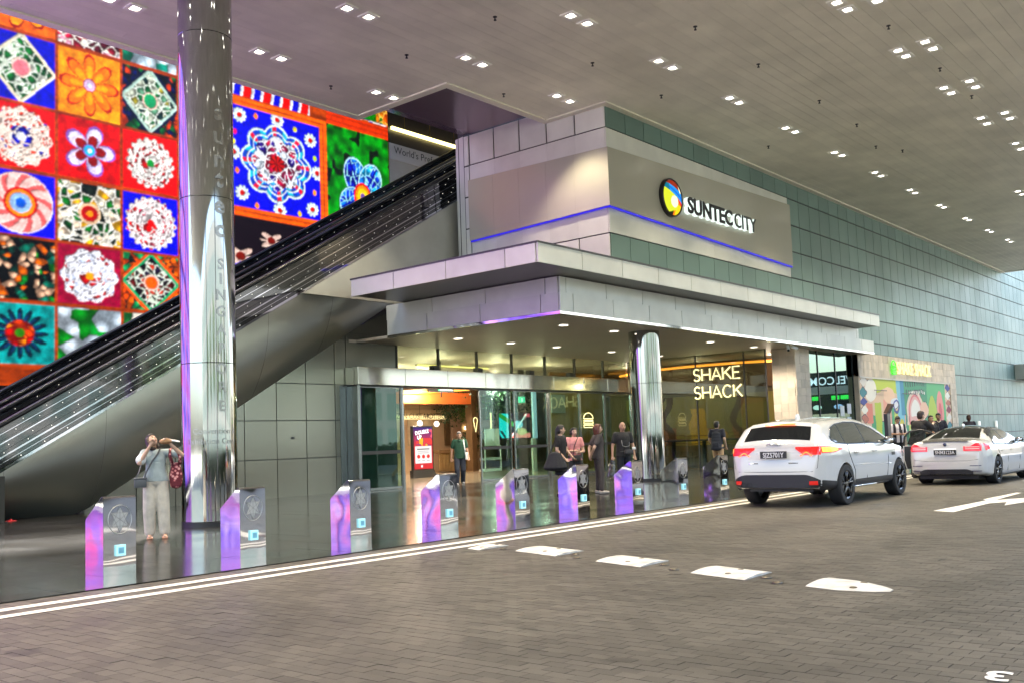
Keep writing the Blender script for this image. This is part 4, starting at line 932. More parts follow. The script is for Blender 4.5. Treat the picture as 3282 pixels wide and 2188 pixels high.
painted('screen_picture', (LX0, YL-.06, LZ0), (LX1-LX0, 0, 0), (0, 0, LZ1-LZ0), im, ledm, led)
# continuation of the same wall towards the left, out of view but mirrored in the steel
w2, h2 = 120, 66; V2, U2 = np.mgrid[0:7:h2*1j, 0:13:w2*1j]; im2 = np.zeros((h2, w2, 3)); im2[:] = c_(70, 25, 110)
for i in range(13):
    for j in range(7):
        P = (U2-i)*2-1; Q = (V2-j)*2-1; r = np.hypot(P, Q); q = (np.abs(P) < .94) & (np.abs(Q) < .94)
        b_ = [(110,95,205),(150,90,185),(85,60,160),(190,100,170),(120,105,225)][(i*3+j*2) % 5]; im2[q] = c_(*b_); im2[q & (r < .75)] = c_(*[(170,150,235),(120,100,225),(205,130,200)][(i+j) % 3]); im2[q & (r < .4)] = c_(*[(60,30,180),(230,60,120)][(i+j) % 2])
painted('screen_picture', (-16.6, YL-.06, .3), (25.0, 0, 0), (0, 0, 15.3), im2, attrmat('led_pixels_left', .55, .3), led)
MB().box(-16.7, 25.1, YL-.05, YL+.3, .0, 16).build('screen_case', blackmet, led)
# ================================================================== speed humps
humpm = mat('hump_paint', (.76, .74, .69), .6, var=.16, vscale=9, dirt=.40, dscale=6, bump=.4, bscale=40)
studm = mat('stud_steel', (.16, .14, .11), .4, .8)
hs = [(8.36, 8.10, 8.87), (7.62, 6.84, 8.76), (6.145, 5.455, 8.37), (4.785, 4.126, 8.02), (3.515, 2.82, 7.72)]
for k, (y1, y0, xc_) in enumerate(hs):
    sk = .29
    lab = ['short worn white speed hump against the kerb lines', 'white rubber speed hump next to the one at the kerb lines', 'middle white speed hump of the slanting row across the road', 'white speed hump just before the pointed end hump', 'pointed end piece of the white speed hump row'][k]
    t = thing('speed_hump', lab, 'speed hump', (xc_+.27, (y0+y1)/2, 0), 'white speed humps across the road')
    m = MB(); n_ = 13; rows_ = []
    for i in range(9):
        y = y0+(y1-y0)*i/8; wd = .56; cx_ = xc_+.28+(y-y0)*sk
        if k == 4: wd *= math.sqrt(max(.03, min(1, (y-y0)/.42)))
        ring = [(cx_-wd/2+wd*j/(n_-1), y, .003+.020*(math.sin(math.pi*j/(n_-1))**.7)*(1 if k < 4 else min(1, .15+(y-y0)/.35))) for j in range(n_)]
        rows_.append(ring+[(cx_+wd/2, y, .0012), (cx_-wd/2, y, .0012)])
    q = len(rows_[0]); m.v = [p_ for r_ in rows_ for p_ in r_]
    for i in range(8):
        for j in range(q): m.f.append((i*q+j, i*q+(j+1) % q, (i+1)*q+(j+1) % q, (i+1)*q+j))
    m.f.append(tuple(range(q))[::-1]); m.f.append(tuple(8*q+j for j in range(q)))
    m.build('ramp', humpm, t, smooth=30)
    for dx, dy in ((.14, .42), (.42, .45)):
        x_, y_ = xc_+dx+dy*(y1-y0)*sk, y0+dy*(y1-y0); MB().lathe([(.001, .025), (.022, .024), (.030, .020), (.034, .014)], 12, (x_, y_, 0), cap=False).build('bolt', studm, t, smooth=50)
for k, (x_, y_) in enumerate(((9.08, 7.90), (8.72, 6.50), (8.98, 6.72), (8.36, 5.05), (8.62, 5.32), (7.99, 3.80), (8.24, 4.02))):
    t = thing('road_stud', 'low metal road stud set between the white speed humps', 'road stud', (x_, y_, 0), 'metal studs between the humps')
    MB().lathe([(.045, .003), (.043, .010), (.03, .016), (.001, .018)], 16, (x_, y_, 0), cap=False).build('cap', studm, t, smooth=50); MB().lathe([(.047, .001), (.058, .003)], 16, (x_, y_, 0), cap=False).build('flange', blackmet, t)
# CCTV pair under the canopy
for k, (px, py, s_) in enumerate(((2100+1430/3.36, 1060+185/3.36, -1), (2100+1495/3.36, 1060+178/3.36, 1))):
    p = PY(px, py, 14.75); x, y, z = p
    t = thing('security_camera', 'white bullet security camera under the canopy edge, aimed %s' % ('at the entrance' if s_ < 0 else 'along the street'), 'camera', (x, y, z), 'security cameras by the tiled pillar')
    wc = mat('camera_white', (.75, .75, .73), .4); d_ = Vector((.30*s_, -.16, -.24 if s_ < 0 else -.1)).normalized()*.30
    a_ = Vector((x, y, z)); MB().tube([a_-d_*.5, a_+d_*.5], .055, 12).build('housing', wc, t, smooth=40); MB().tube([a_+d_*.5, a_+d_*.56], .045, 12).build('lens', blackmet, t); MB().tube([a_, a_+Vector((0, .05, .16)), (x, y+.05, 4.47)], .02, 8).build('bracket', wc, t, smooth=True)
# slim information pylon near the mural
p = G(2945, 1560); 
t = thing('info_pylon', 'tall slim black information pylon with tilted brown head before the mural', 'pylon', (31.5, 10.9, 0))
def pyl(x, y):
    MB().rbox(x-.14, x+.14, y-.06, y+.06, .012, 1.80, .01).build('post', mat('pylon_black', (.015, .015, .018), .35), t)
    bm = MB(); bm.prism([(x-.14, y-.06, 1.80), (x+.14, y-.06, 1.80), (x+.24, y-.18, 2.10), (x-.04, y-.18, 2.10)], (.0, .12, .02)); bm.build('head', mat('pylon_brown', (.10, .055, .04), .4), t)
pyl(31.5, 10.9)

p = G(4, 1676); t = thing('steel_post', 'slim dark steel post at the foot of the escalator cladding', 'post', (p[0], p[1], 0)); MB().rbox(p[0]-.16, p[0]+.05, p[1]-.05, p[1]+.05, .012, .98, .01).build('shaft', mat('post_dark', (.05, .05, .045), .4, .6), t); MB().rbox(p[0]-.20, p[0]+.09, p[1]-.09, p[1]+.09, .012, .035, .005).build('foot', blackmet, t)
p = G(35, 1670); t = thing('floor_marker', 'small red floor marker beside the escalator foot', 'marker', (p[0], p[1], 0)); rm = mat('marker_red', (.5, .02, .03), .5); MB().lathe([(.10, .013), (.09, .022), (.03, .03), (.02, .06), (.001, .062)], 16, (p[0], p[1], 0), cap=False).build('cone', rm, t, smooth=40); MB().lathe([(.12, .012), (.118, .016)], 16, (p[0], p[1], 0)).build('disc', rm, t)
# ================================================================== interior seen through the glass
zc = lambda x, y: (1250+x/3.484, 1150+y/3.484)
def at(x0, y0, x1, y1, Y, dep, m_, nm, par):
    a = PY(*zc(x0, y0), Y); b = PY(*zc(x1, y1), Y)
    return MB().box(min(a[0], b[0]), max(a[0], b[0]), Y, Y+dep, min(a[2], b[2]), max(a[2], b[2])).build(nm, m_, par)
beige = mat('lobby_tile', (.40, .32, .23), .13, 0, var=.08, vscale=.7)
MB().quad((19, 22.4, .010), (54, 22.4, .010), (54, 40, .010), (19, 40, .010)).quad((34.0, 15.31, .011), (54, 15.31, .011), (54, 22.4, .011), (34, 22.4, .011)).build('lobby_floor', beige, kind='structure')
shop = thing('shop_interior', 'warm timber and orange burger restaurant interior behind the glass doors', 'shop', (36, 32, 0))
tan = mat('tan_plaster', (.42, .28, .17), .7, var=.06); brown = mat('brown_wood', (.13, .07, .03), .45, var=.15, vscale=5, stretch=(5, 5, 1)); orange = mat('orange_bulkhead', (.55, .12, .02), .5)
MB().box(19.0, 54, 37, 37.3, 0, 4.46).box(54, 54.3, 15.3, 37, 0, 4.46).box(18.7, 19, 22.6, 37, 0, 4.46).build('back_wall', tan, shop)
YI = 33.0
a = PY(*zc(60, 500), YI); b = PY(*zc(1000, 1250), YI)
MB().box(a[0], b[0]+1.2, YI+.3, YI+.5, .0, 3.0).build('counter_wall', tan, shop)
at(100, 360, 905, 500, 31.0, .4, orange, 'bulkhead', shop); at(900, 300, 985, 1250, 31.4, .4, brown, 'timber_post', shop)
for k in range(9): at(135, 500+k*16, 460, 508+k*16, YI+.2, .06, mat('cream_slat', (.55, .42, .25), .6) if k == 0 else bpy.data.materials['cream_slat'], 'wall_slat', shop)
at(200, 675, 462, 960, YI+.2, .05, mat('stone_wall', (.40, .32, .22), .7, var=.2, vscale=4), 'stone_panel', shop); at(612, 695, 675, 960, YI+.2, .06, brown, 'inner_door', shop); at(675, 440, 905, 965, YI+.15, .05, mat('blush_wall', (.50, .30, .20), .7), 'blush_panel', shop)
mn = thing('menu_sign', 'lit cream strip sign reading FROZEN CUSTARD and HOT DOGS above counter', 'sign', (34, YI-.3, 2.4))
o = at(60, 627, 618, 668, YI-.1, .06, emis('menu_light', (1.0, .78, .36), 1.6), 'light_box', mn)
ink = mat('menu_ink', (.05, .03, .015), .6)
for s_, xx in (('FROZEN CUSTARD', 225), ('HOT DOGS', 540)):
    p = PY(*zc(xx, 662), YI-.115); text('lettering', s_, .36, ink, frame(p, (1, 0, 0), (0, 0, 1)), mn)
cn = thing('service_counter', 'timber slatted service counter with dark planter on top', 'counter', (34, 32, 0))
for k in range(26): at(555+k*16.5, 1030, 568+k*16.5, 1246, 32.0, .06, wood, 'slat', cn)
at(550, 1012, 990, 1030, 31.95, .6, brown, 'counter_top', cn); at(780, 965, 990, 1011, 32.0, .5, blackmet, 'planter', cn)
leafm = [mat('leaf_light', (.10, .20, .03), .5, orand=.2), mat('leaf_dark', (.025, .06, .02), .5)]
def leaves(c, r, n, ln, wd, m_, nm, par, droop=0.0):
    mb = MB()
    for _ in range(n):
        d = Vector((random.gauss(0, 1), random.gauss(0, 1), random.gauss(.2, 1)-droop)).normalized(); p = Vector(c)+Vector((random.gauss(0, r[0]), random.gauss(0, r[1]), random.gauss(0, r[2])))
        s_ = d.cross(Vector((random.gauss(0, 1), random.gauss(0, 1), random.gauss(0, 1)))).normalized()*wd; l = d*ln*random.uniform(.6, 1.2)
        mb.add([p, p+l*.5+s_, p+l, p+l*.5-s_], [(0, 1, 2, 3)])
    return mb.build(nm, m_, par)
for x_, y_, m_, lab in ((660, 560, 1, 'dark trailing fern hanging beside the blush wall'), (820, 520, 0, 'bright green trailing plant hanging above the sconce lamp')):
    p = PY(*zc(x_, y_), YI-.4); t = thing('hanging_plant', lab, 'plant', p); leaves(p, (.32, .2, .34), 420, .22, .03, leafm[m_], 'foliage', t, .8); MB().tube([p, (p[0], p[1], 4.46)], .012, 6).build('stem', blackmet, t); MB().lathe([(.12, -.1), (.18, .12)], 12, p).build('pot', brown, t)
p = PY(*zc(910, 960), 31.95); t = thing('planter_shrub', 'dark spiky shrub in the counter planter', 'plant', p); leaves((p[0], p[1], p[2]+.3), (.25, .12, .2), 160, .5, .03, leafm[1], 'foliage', t, -.6); MB().tube([p, (p[0], p[1], p[2]+.3)], .03, 6).build('stem', brown, t)
p = PY(*zc(838, 765), YI); t = thing('wall_sconce', 'woven round wall sconce with bright bulb on the blush wall', 'wall lamp', p)
MB().lathe([(.02, .14), (.34, .0), (.34, -.03), (.02, .10)], 24, (p[0], YI+.0, p[2]), 'Y', cap=False).build('woven_shade', mat('rattan', (.45, .28, .12), .7), t, smooth=True); MB().ball((p[0], YI-.06, p[2]), .09).build('bulb', emis('bulb', (1, .85, .6), 12), t, smooth=True)
for x_, y_ in ((333, 712), (520, 720)):
    p = PY(*zc(x_, y_), YI-.6); t = thing('globe_lamp', 'small glowing globe pendant lamp over the shop counter', 'pendant lamp', p, 'globe pendants over the counter'); MB().ball(p, .13).build('globe', emis('globe', (1, .9, .7), 7), t, smooth=True); MB().tube([p, (p[0], p[1], 4.46)], .008, 5).build('cord', blackmet, t)
p = PY(*zc(955, 705), 31.3); t = thing('neon_cone', 'small neon ice cream cone on the timber post', 'neon sign', p)
MB().tube([(p[0]-.12, p[1], p[2]+.02), (p[0], p[1], p[2]-.45), (p[0]+.12, p[1], p[2]+.02)], .02, 6).build('cone', neon, t, smooth=True); MB().tube([(p[0]+.14*math.cos(a), p[1], p[2]+.10+.14*math.sin(a)) for a in np.linspace(-.6, math.pi+.6, 12)], .02, 6).build('scoop', neon, t, smooth=True)
# hanging direction sign over the door
t = thing('direction_sign', 'black hanging direction sign with lit white and green lettering', 'sign', (25, 25.5, 3)); at(430, 322, 715, 370, 25.5, .08, blackmet, 'case', t)
sw_ = emis('sign_white', (.8, 1, .95), 3)
for k_ in range(8): at(545+k_*20, 334, 559+k_*20, 352, 25.48, .02, sw_ if k_ else emis('sign_green', (.1, 1, .4), 3), 'lit_mark', t)
MB().tube([(PY(*zc(572, 322), 25.54)[0], 25.54, 3.1), (PY(*zc(572, 322), 25.54)[0], 25.54, 4.46)], .02).build('rod', blackmet, t)
p = PY(*zc(1475, 450), 27.0); t = thing('exit_sign', 'small glowing green exit sign hanging inside the lobby', 'sign', p); MB().box(p[0]-.2, p[0]+.2, 27, 27.06, p[2]-.13, p[2]+.13).build('panel', emis('exit_green', (.05, .9, .5), 1.6), t); MB().box(p[0]-.18, p[0]+.18, 27, 27.05, p[2]+.13, 4.46).build('hanger', blackmet, t)
MB().box(p[0]-.06, p[0]+.03, 26.985, 26.995, p[2]-.08, p[2]+.07).build('running_figure', mat('exit_white', (.8, .8, .8), .5, emit=(1, 1, 1), estr=.1), t)
# poster totem
pt = G(*zc(380, 1325)); tx, ty = pt[0], pt[1]
t = thing('poster_totem', 'freestanding black digital totem showing a red and blue DOUBLE UP poster', 'totem', (tx, ty, 0))
a = PY(*zc(258, 745), ty); b = PY(*zc(512, 1215), ty); zt = a[2]; zb_ = b[2]; hw = (b[0]-a[0])/2*.97
MB().rbox(tx-hw, tx+hw, ty, ty+.12, zb_-.05, zt, .02).build('case', blackmet, t)
MB().prism([(tx-hw-.08, ty-.1, .012), (tx+hw+.08, ty-.1, .012), (tx+hw, ty+.0, zb_-.04), (tx-hw, ty+.0, zb_-.04)], (0, .2, 0)).build('base', blackmet, t)
def poster():
    v, u = np.mgrid[0:1:120*1j, 0:1:64*1j]; im = np.zeros((120, 64, 3)); im[:] = S(200, 45, 50); top = (v-.56)/.44; k = np.clip(top, 0, 1)[..., None]; im = im*(1-k)+np.array(S(40, 40, 120))*k
    n_ = vnoise(u*9, v*14, 5); b_ = (v > .56) & (v < .74) & (u > .12); im[b_ & (n_ > .62)] = S(235, 180, 40); im[b_ & (n_ < .33)] = S(220, 60, 60); im[b_ & (n_ > .45) & (n_ < .52)] = S(60, 70, 150); im[(v > .6) & (v < .95) & (u > .72) & (n_ > .6)] = S(225, 90, 110)
    im[(u > .06) & (u < .94) & (v > .14) & (v < .55)] = S(228, 224, 220)
    for cx_ in (.24, .5, .76): im[np.hypot((u-cx_)*1.0, (v-.30)*1.85) < .085] = S(215, 50, 45); im[(np.abs(u-cx_) < .08) & (np.abs(v-.20) < .006)] = S(60, 40, 40)
    for z_ in (.48, .43, .385): im[(np.abs(u-.5) < .34-.06*(z_ < .45)) & (np.abs(v-z_) < (.012 if z_ > .45 else .004))] = S(90, 70, 75)
    im[(np.abs(u-.40) < .05) & (np.abs(v-.07) < .028)] = S(235, 230, 230); return im
painted('poster', (tx-hw*.88, ty-.006, zb_+.0), (2*hw*.88, 0, 0), (0, 0, zt-zb_-.06), poster(), attrmat('poster_screen', .17, .3), t)
hz_ = zt-zb_
text('headline', 'DOUBLE', hz_*.115, mat('poster_white', (.8, .8, .8), .5, emit=(1, .97, .93), estr=.2), frame((tx-hw*.10, ty-.012, zb_+hz_*.82), (1, 0, .12), (-.1, 0, 1)), t, offset=.006); text('headline', 'UP', hz_*.115, bpy.data.materials['poster_white'], frame((tx-hw*.35, ty-.012, zb_+hz_*.70), (1, 0, .12), (-.1, 0, 1)), t, offset=.006)
# display screen seen through the glass leaf, white stand, pale light column
t = thing('display_screen', 'bright blue and green display screen glowing behind the glass doors', 'screen', (34, 28.5, 2))
def disp():
    v, u = np.mgrid[0:1:60*1j, 0:1:70*1j]; im = np.zeros((60, 70, 3)); im[:] = S(15, 20, 30); im[u < .30] = S(20, 190, 190); im[(u < .42) & (u > .28) & (np.sin(v*20) > .2)] = S(15, 60, 80); im[np.abs(v-.55+.9*(u-.45)) < .10] = S(40, 130, 40); im[(v < .2) & (u > .4)] = S(235, 120, 110); im[np.hypot(u-.72, v-.25) < .15] = S(190, 170, 120); im[np.hypot(u-.6, v-.55) < .16] = S(120, 180, 190); im[(v > .86) & (u > .8)] = S(225, 80, 90); im[np.abs(u-.62-.55*(v-.5)) < .022] = S(240, 235, 230); im[(u < .2) & (v < .3) & (np.sin(u*40+v*20) > 0)] = S(10, 30, 40); return im
a = PY(*zc(1225, 880), 28.5); b = PY(*zc(1560, 605), 28.5); painted('picture', (a[0], 28.5, a[2]), (b[0]-a[0], 0, 0), (0, 0, b[2]-a[2]), disp(), attrmat('display_pixels', .3, .3), t); MB().box(a[0]-.06, b[0]+.06, 28.51, 28.6, a[2]-.06, b[2]+.06).build('case', blackmet, t)
whitep = mat('white_lacquer', (.62, .62, .58), .4)
t = thing('display_stand', 'white lacquered display stand behind the glass doors', 'stand', (29, 26.5, 0)); at(1060, 775, 1225, 960, 26.5, .05, whitep, 'back_panel', t)
for x_ in (1060, 1235): at(x_, 960, x_+16, 1240, 26.5, .05, whitep, 'leg', t)
at(1060, 1100, 1250, 1116, 26.45, .3, whitep, 'shelf', t); at(1060, 1226, 1250, 1242, 26.45, .3, whitep, 'shelf', t)
t = thing('light_column', 'pale glowing vertical light column inside the lobby', 'lamp', (33, 26, 0)); at(1592, 350, 1650, 880, 27.2, .1, emis('pale_column', (.65, .85, 1), .8), 'diffuser', t); at(1592, 880, 1650, 1300, 27.2, .1, whitep, 'plinth', t)
t = thing('tube_lamp', 'thin warm vertical tube lamp behind the glass door', 'lamp', (30, 29, 1.6)); at(1122, 595, 1140, 775, 28.4, .04, emis('warm_tube', (1, .75, .35), 3), 'tube', t); at(1126, 560, 1136, 594, 28.4, .04, blackmet, 'holder', t)
p = PY(*zc(1300, 480), 30); t = thing('green_wall', 'dark green planted wall panel inside the lobby', 'plant', (p[0], 30, 2.5)); leaves((p[0], 30, 3.2), (.8, .15, .5), 900, .22, .05, leafm[1], 'foliage', t, .5); MB().box(p[0]-1.2, p[0]+1.2, 30.2, 30.3, 2.4, 4.4).build('backing', blackmet, t)
# timber wall behind the right leaves
t = thing('timber_partition', 'timber clad partition with framed notice behind the right doors', 'partition', (37, 27, 0)); MB().box(34.2, 40, 26.6, 26.7, .02, 4.4).build('panel', mat('amber_wood', (.26, .14, .035), .5, var=.2, vscale=3, stretch=(4, 4, .5)), t)
a = PY(*(1400+830/2.24, 1000+720/2.24), 26.5); b = PY(*(1400+920/2.24, 1000+590/2.24), 26.5); MB().box(a[0], b[0], 26.5, 26.56, a[2], b[2]).build('notice', mat('notice_grey', (.25, .23, .2), .5), t)
# shop dining side behind the neon window
t = thing('dining_wall', 'shop wall with yellow and green painted mural behind the side window', 'wall', (39, 20, 0))
def dine():
    v, u = np.mgrid[0:1:80*1j, 0:1:200*1j]; n1 = vnoise(u*12, v*5, 31)-.5; uu = u+.02*n1; vv = v+.06*n1; im = np.zeros((80, 200, 3)); im[:] = S(150, 140, 70); im[vv < .35] = S(175, 110, 70)
    for c, wd, h_, col in ((.38, .05, .75, (215, 175, 40)), (.30, .04, .6, (165, 150, 80)), (.50, .05, .7, (150, 140, 70)), (.66, .08, .8, (140, 150, 60)), (.85, .06, .7, (120, 150, 60)), (.12, .05, .8, (120, 140, 60))): im[(np.abs(uu-c) < wd*(1.1-.5*vv)) & (vv < h_)] = S(*col)
    for c in (.57, .22): im[np.abs(uu-c-.02*np.sin(vv*9)) < .018] = S(95, 60, 30)
    for c, d_ in ((.06, .0), (.09, .15), (.03, -.1)): im[np.abs(uu-c-d_*(vv-.2)) < .008] = S(60, 40, 20)
    im[(np.abs(np.sin(vv*40+uu*5)) < .25) & (vv < .25)] = S(110, 60, 40); im[((uu-.48)/.05)**2+((vv-.2)/.12)**2 < 1] = S(200, 160, 70); return im
painted('wall_picture', (38.6, 25.5, .9), (0, -10.0, 0), (0, 0, 2.2), dine(), attrmat('dining_paint', 0, .7), t)
MB().box(38.62, 38.8, 15.4, 26.5, .02, 4.4).build('panel', mat('olive_wall', (.16, .12, .06), .6), t); MB().box(38.3, 38.59, 15.4, 26.5, 3.3, 4.4).build('bulkhead', brown, t)
t = thing('cove_light', 'glowing orange curved cove light along the shop ceiling', 'strip light', (36, 20, 4.2)); P = [(36.2+1.2*((y-20.3)/4)**2, y, 4.24) for y in np.linspace(16.0, 26.0, 14)]; MB().tube(P, .05, 8).build('tube', emis('orange_cove', (1.0, .33, .04), 7), t, smooth=True); MB().tube([(p_[0]+.06, p_[1], p_[2]+.09) for p_ in P], .06, 6).build('channel', brown, t, smooth=True)
t = thing('cove_light', 'orange cove light above the lobby bulkhead', 'strip light', (28, 30, 4.2)); a = PY(*zc(130, 385), 30.9); b = PY(*zc(880, 335), 30.9); MB().tube([(a[0], 30.9, a[2]), ((a[0]+b[0])/2, 30.9, (a[2]+b[2])/2), (b[0], 30.9, b[2])], .05, 8).build('tube', bpy.data.materials['orange_cove'], t); MB().tube([(a[0], 30.95, a[2]+.1), (b[0], 30.95, b[2]+.1)], .05, 6).build('channel', brown, t)
a = PY(1400+700/2.2402, 1000+385/2.2402, 30.0); b = PY(1400+1230/2.2402, 1000+362/2.2402, 30.0)
t = thing('cove_light', 'long orange cove light seen above the steel header band', 'strip light', (34, 30, 4.3)); MB().tube([a, (a+b)/2+np.array([0, 0, .04]), b], .06, 8).build('tube', bpy.data.materials['orange_cove'], t); MB().tube([a+[0, .06, .1], b+[0, .06, .1]], .05, 6).build('channel', brown, t)
a = PY(1100+925/3.92, 1040+290/3.92, 27); b = PY(1100+1810/3.92, 1040+356/3.92, 27)
t = thing('cove_light', 'straight yellow strip light on the lobby ceiling', 'strip light', (26, 27, 4.4)); MB().tube([(a[0], 27, 4.44), (b[0], 27, 4.44)], .035, 6).build('tube', emis('yellow_cove', (1, .85, .3), 5), t); MB().box(a[0], b[0], 27.04, 27.12, 4.40, 4.465).build('channel', brown, t)
t = thing('window_rail', 'black metal counter rail with posts behind the side window', 'railing', (34.5, 19, 0)); MB().box(34.35, 34.7, 16.2, 22.2, 1.10, 1.16).build('top', blackmet, t)
for y in (16.3, 17.7, 19.2, 20.6, 22.0): MB().box(34.45, 34.6, y-.05, y+.05, .02, 1.10).build('post', blackmet, t)
def stool(x, y, lab):
    t = thing('bar_chair', lab, 'chair', (x, y, 0), 'dark metal chairs inside the shop'); s_ = mat('chair_metal', (.05, .045, .04), .4, .5) if 'chair_metal' not in bpy.data.materials else bpy.data.materials['chair_metal']
    MB().rbox(x-.2, x+.2, y-.2, y+.2, .44, .48, .01).build('seat', wood, t)
    for dx in (-.17, .17):
        for dy in (-.17, .17): MB().tube([(x+dx*1.15, y+dy*1.15, .02), (x+dx, y+dy, .44)], .014, 6).build('leg', s_, t)
    MB().rbox(x+.17, x+.20, y-.2, y+.2, .66, .86, .01).build('backrest', wood, t)
    for dy in (-.16, .16): MB().box(x+.175, x+.195, y+dy-.01, y+dy+.01, .48, .66).build('back_post', s_, t)
for x, y in ((35.3, 16.8), (35.4, 17.9), (35.3, 19.0), (35.4, 20.2), (36.6, 17.3), (36.7, 19.4), (36.4, 21.3)): stool(x, y, 'dark metal chair with timber seat inside the shop window')
for x, y in ((36.0, 17.4), (36.0, 19.6)):
    t = thing('dining_table', 'small square dining table among the chairs inside the shop', 'table', (x, y, 0), 'tables inside the shop window'); MB().rbox(x-.3, x+.3, y-.3, y+.3, .72, .75, .008).build('top', wood, t); MB().tube([(x, y, .03), (x, y, .72)], .03, 8).build('post', blackmet, t); MB().lathe([(.22, .02), (.2, .04)], 16, (x, y, 0)).build('foot', blackmet, t)
# interior lamps
k = 0
for x, y, e in ((22.0, 24.6, 60), (25.2, 24.7, 60), (28.5, 24.8, 60), (31.5, 25, 60), (26, 28.5, 80), (30, 30.5, 120), (34.5, 30.2, 140), (36.3, 17.0, 8), (36.4, 20.4, 9), (36.3, 24, 10), (39.6, 18, 0), (23, 27, 0), (28, 26.5, 0), (33, 27.2, 0)):
    downlight(x, y, 4.46, .12, e*.42 if y < 26 and x < 33 else e*1.0, 'small round downlight in the ceiling behind the shop glass', 'downlights behind the glass', (1, .86, .66), 'indoor_downlight')
# ================================================================== PEOPLE
def cap_mesh(mb, p0, p1, r0, r1, n=12, rings=4):
    a = Vector(p0); b = Vector(p1); d = (b-a); L_ = d.length
    if L_ < 1e-6: mb.ball(a[:], r0, n, 8); return
    path = []; rad = []; t = d/L_
    for i in range(rings+1):
        th = math.pi/2*(1-i/rings); path.append(a-t*r0*math.sin(th)); rad.append(max(r0*math.cos(th), 1e-4))
    for i in range(rings+1):
        th = math.pi/2*i/rings; path.append(b+t*r1*math.sin(th)); rad.append(max(r1*math.cos(th), 1e-4))
    mb.tube(path, rad, n)
def fuse(mb, name, m_, parent, voxel=.011, smooth=2, fac=.5):
    me = mb.mesh('tmp'); o = bpy.data.objects.new('tmp', me); C.objects.link(o)
    r_ = o.modifiers.new('r', 'REMESH'); r_.mode = 'VOXEL'; r_.voxel_size = voxel
    if smooth: s_ = o.modifiers.new('s', 'SMOOTH'); s_.iterations = smooth; s_.factor = fac
    dg = bpy.context.evaluated_depsgraph_get(); me2 = bpy.data.meshes.new_from_object(o.evaluated_get(dg))
    bpy.data.objects.remove(o); bpy.data.meshes.remove(me); me2.name = name; me2.materials.clear(); me2.materials.append(m_)
    me2.polygons.foreach_set('use_smooth', [True]*len(me2.polygons))
    ob = bpy.data.objects.new(name, me2); C.objects.link(ob); ob.parent = parent; return ob
skins = {'light': mat('skin_light', (.56, .35, .25), .5, var=.05, vscale=20), 'mid': mat('skin_mid', (.42, .24, .16), .5), 'tan': mat('skin_tan', (.30, .16, .09), .5), 'dark': mat('skin_dark', (.09, .045, .03), .5)}
hairs = {'black': mat('hair_black', (.012, .010, .009), .45), 'brown': mat('hair_brown', (.022, .010, .008), .5), 'auburn': mat('hair_auburn', (.10, .025, .012), .4), 'grey': mat('hair_grey', (.16, .14, .13), .6), 'shaven': mat('hair_shaven', (.12, .08, .06), .7)}
eyem = mat('eye_dark', (.02, .015, .012), .2); lipm = mat('lips', (.33, .11, .09), .5)
def cloth(n, c, **k): return bpy.data.materials.get(n) or mat(n, c, .85, var=.16, vscale=9, bump=1.0, bscale=15, **k)
BASE = dict(pel=(0, 0, .93), chest=(0, .005, 1.27), neck=(0, -.01, 1.44), head=(0, .02, 1.588), shL=(-.175, 0, 1.395), shR=(.175, 0, 1.395), elL=(-.235, -.02, 1.11), elR=(.235, -.02, 1.11),
            wrL=(-.25, .06, .87), wrR=(.25, .06, .87), hipL=(-.088, 0, .90), hipR=(.088, 0, .90), knL=(-.10, .03, .49), knR=(.10, .03, .49), anL=(-.105, -.02, .085), anR=(.105, -.02, .085))
def lerp(a, b, t): return Vector(a)*(1-t)+Vector(b)*t
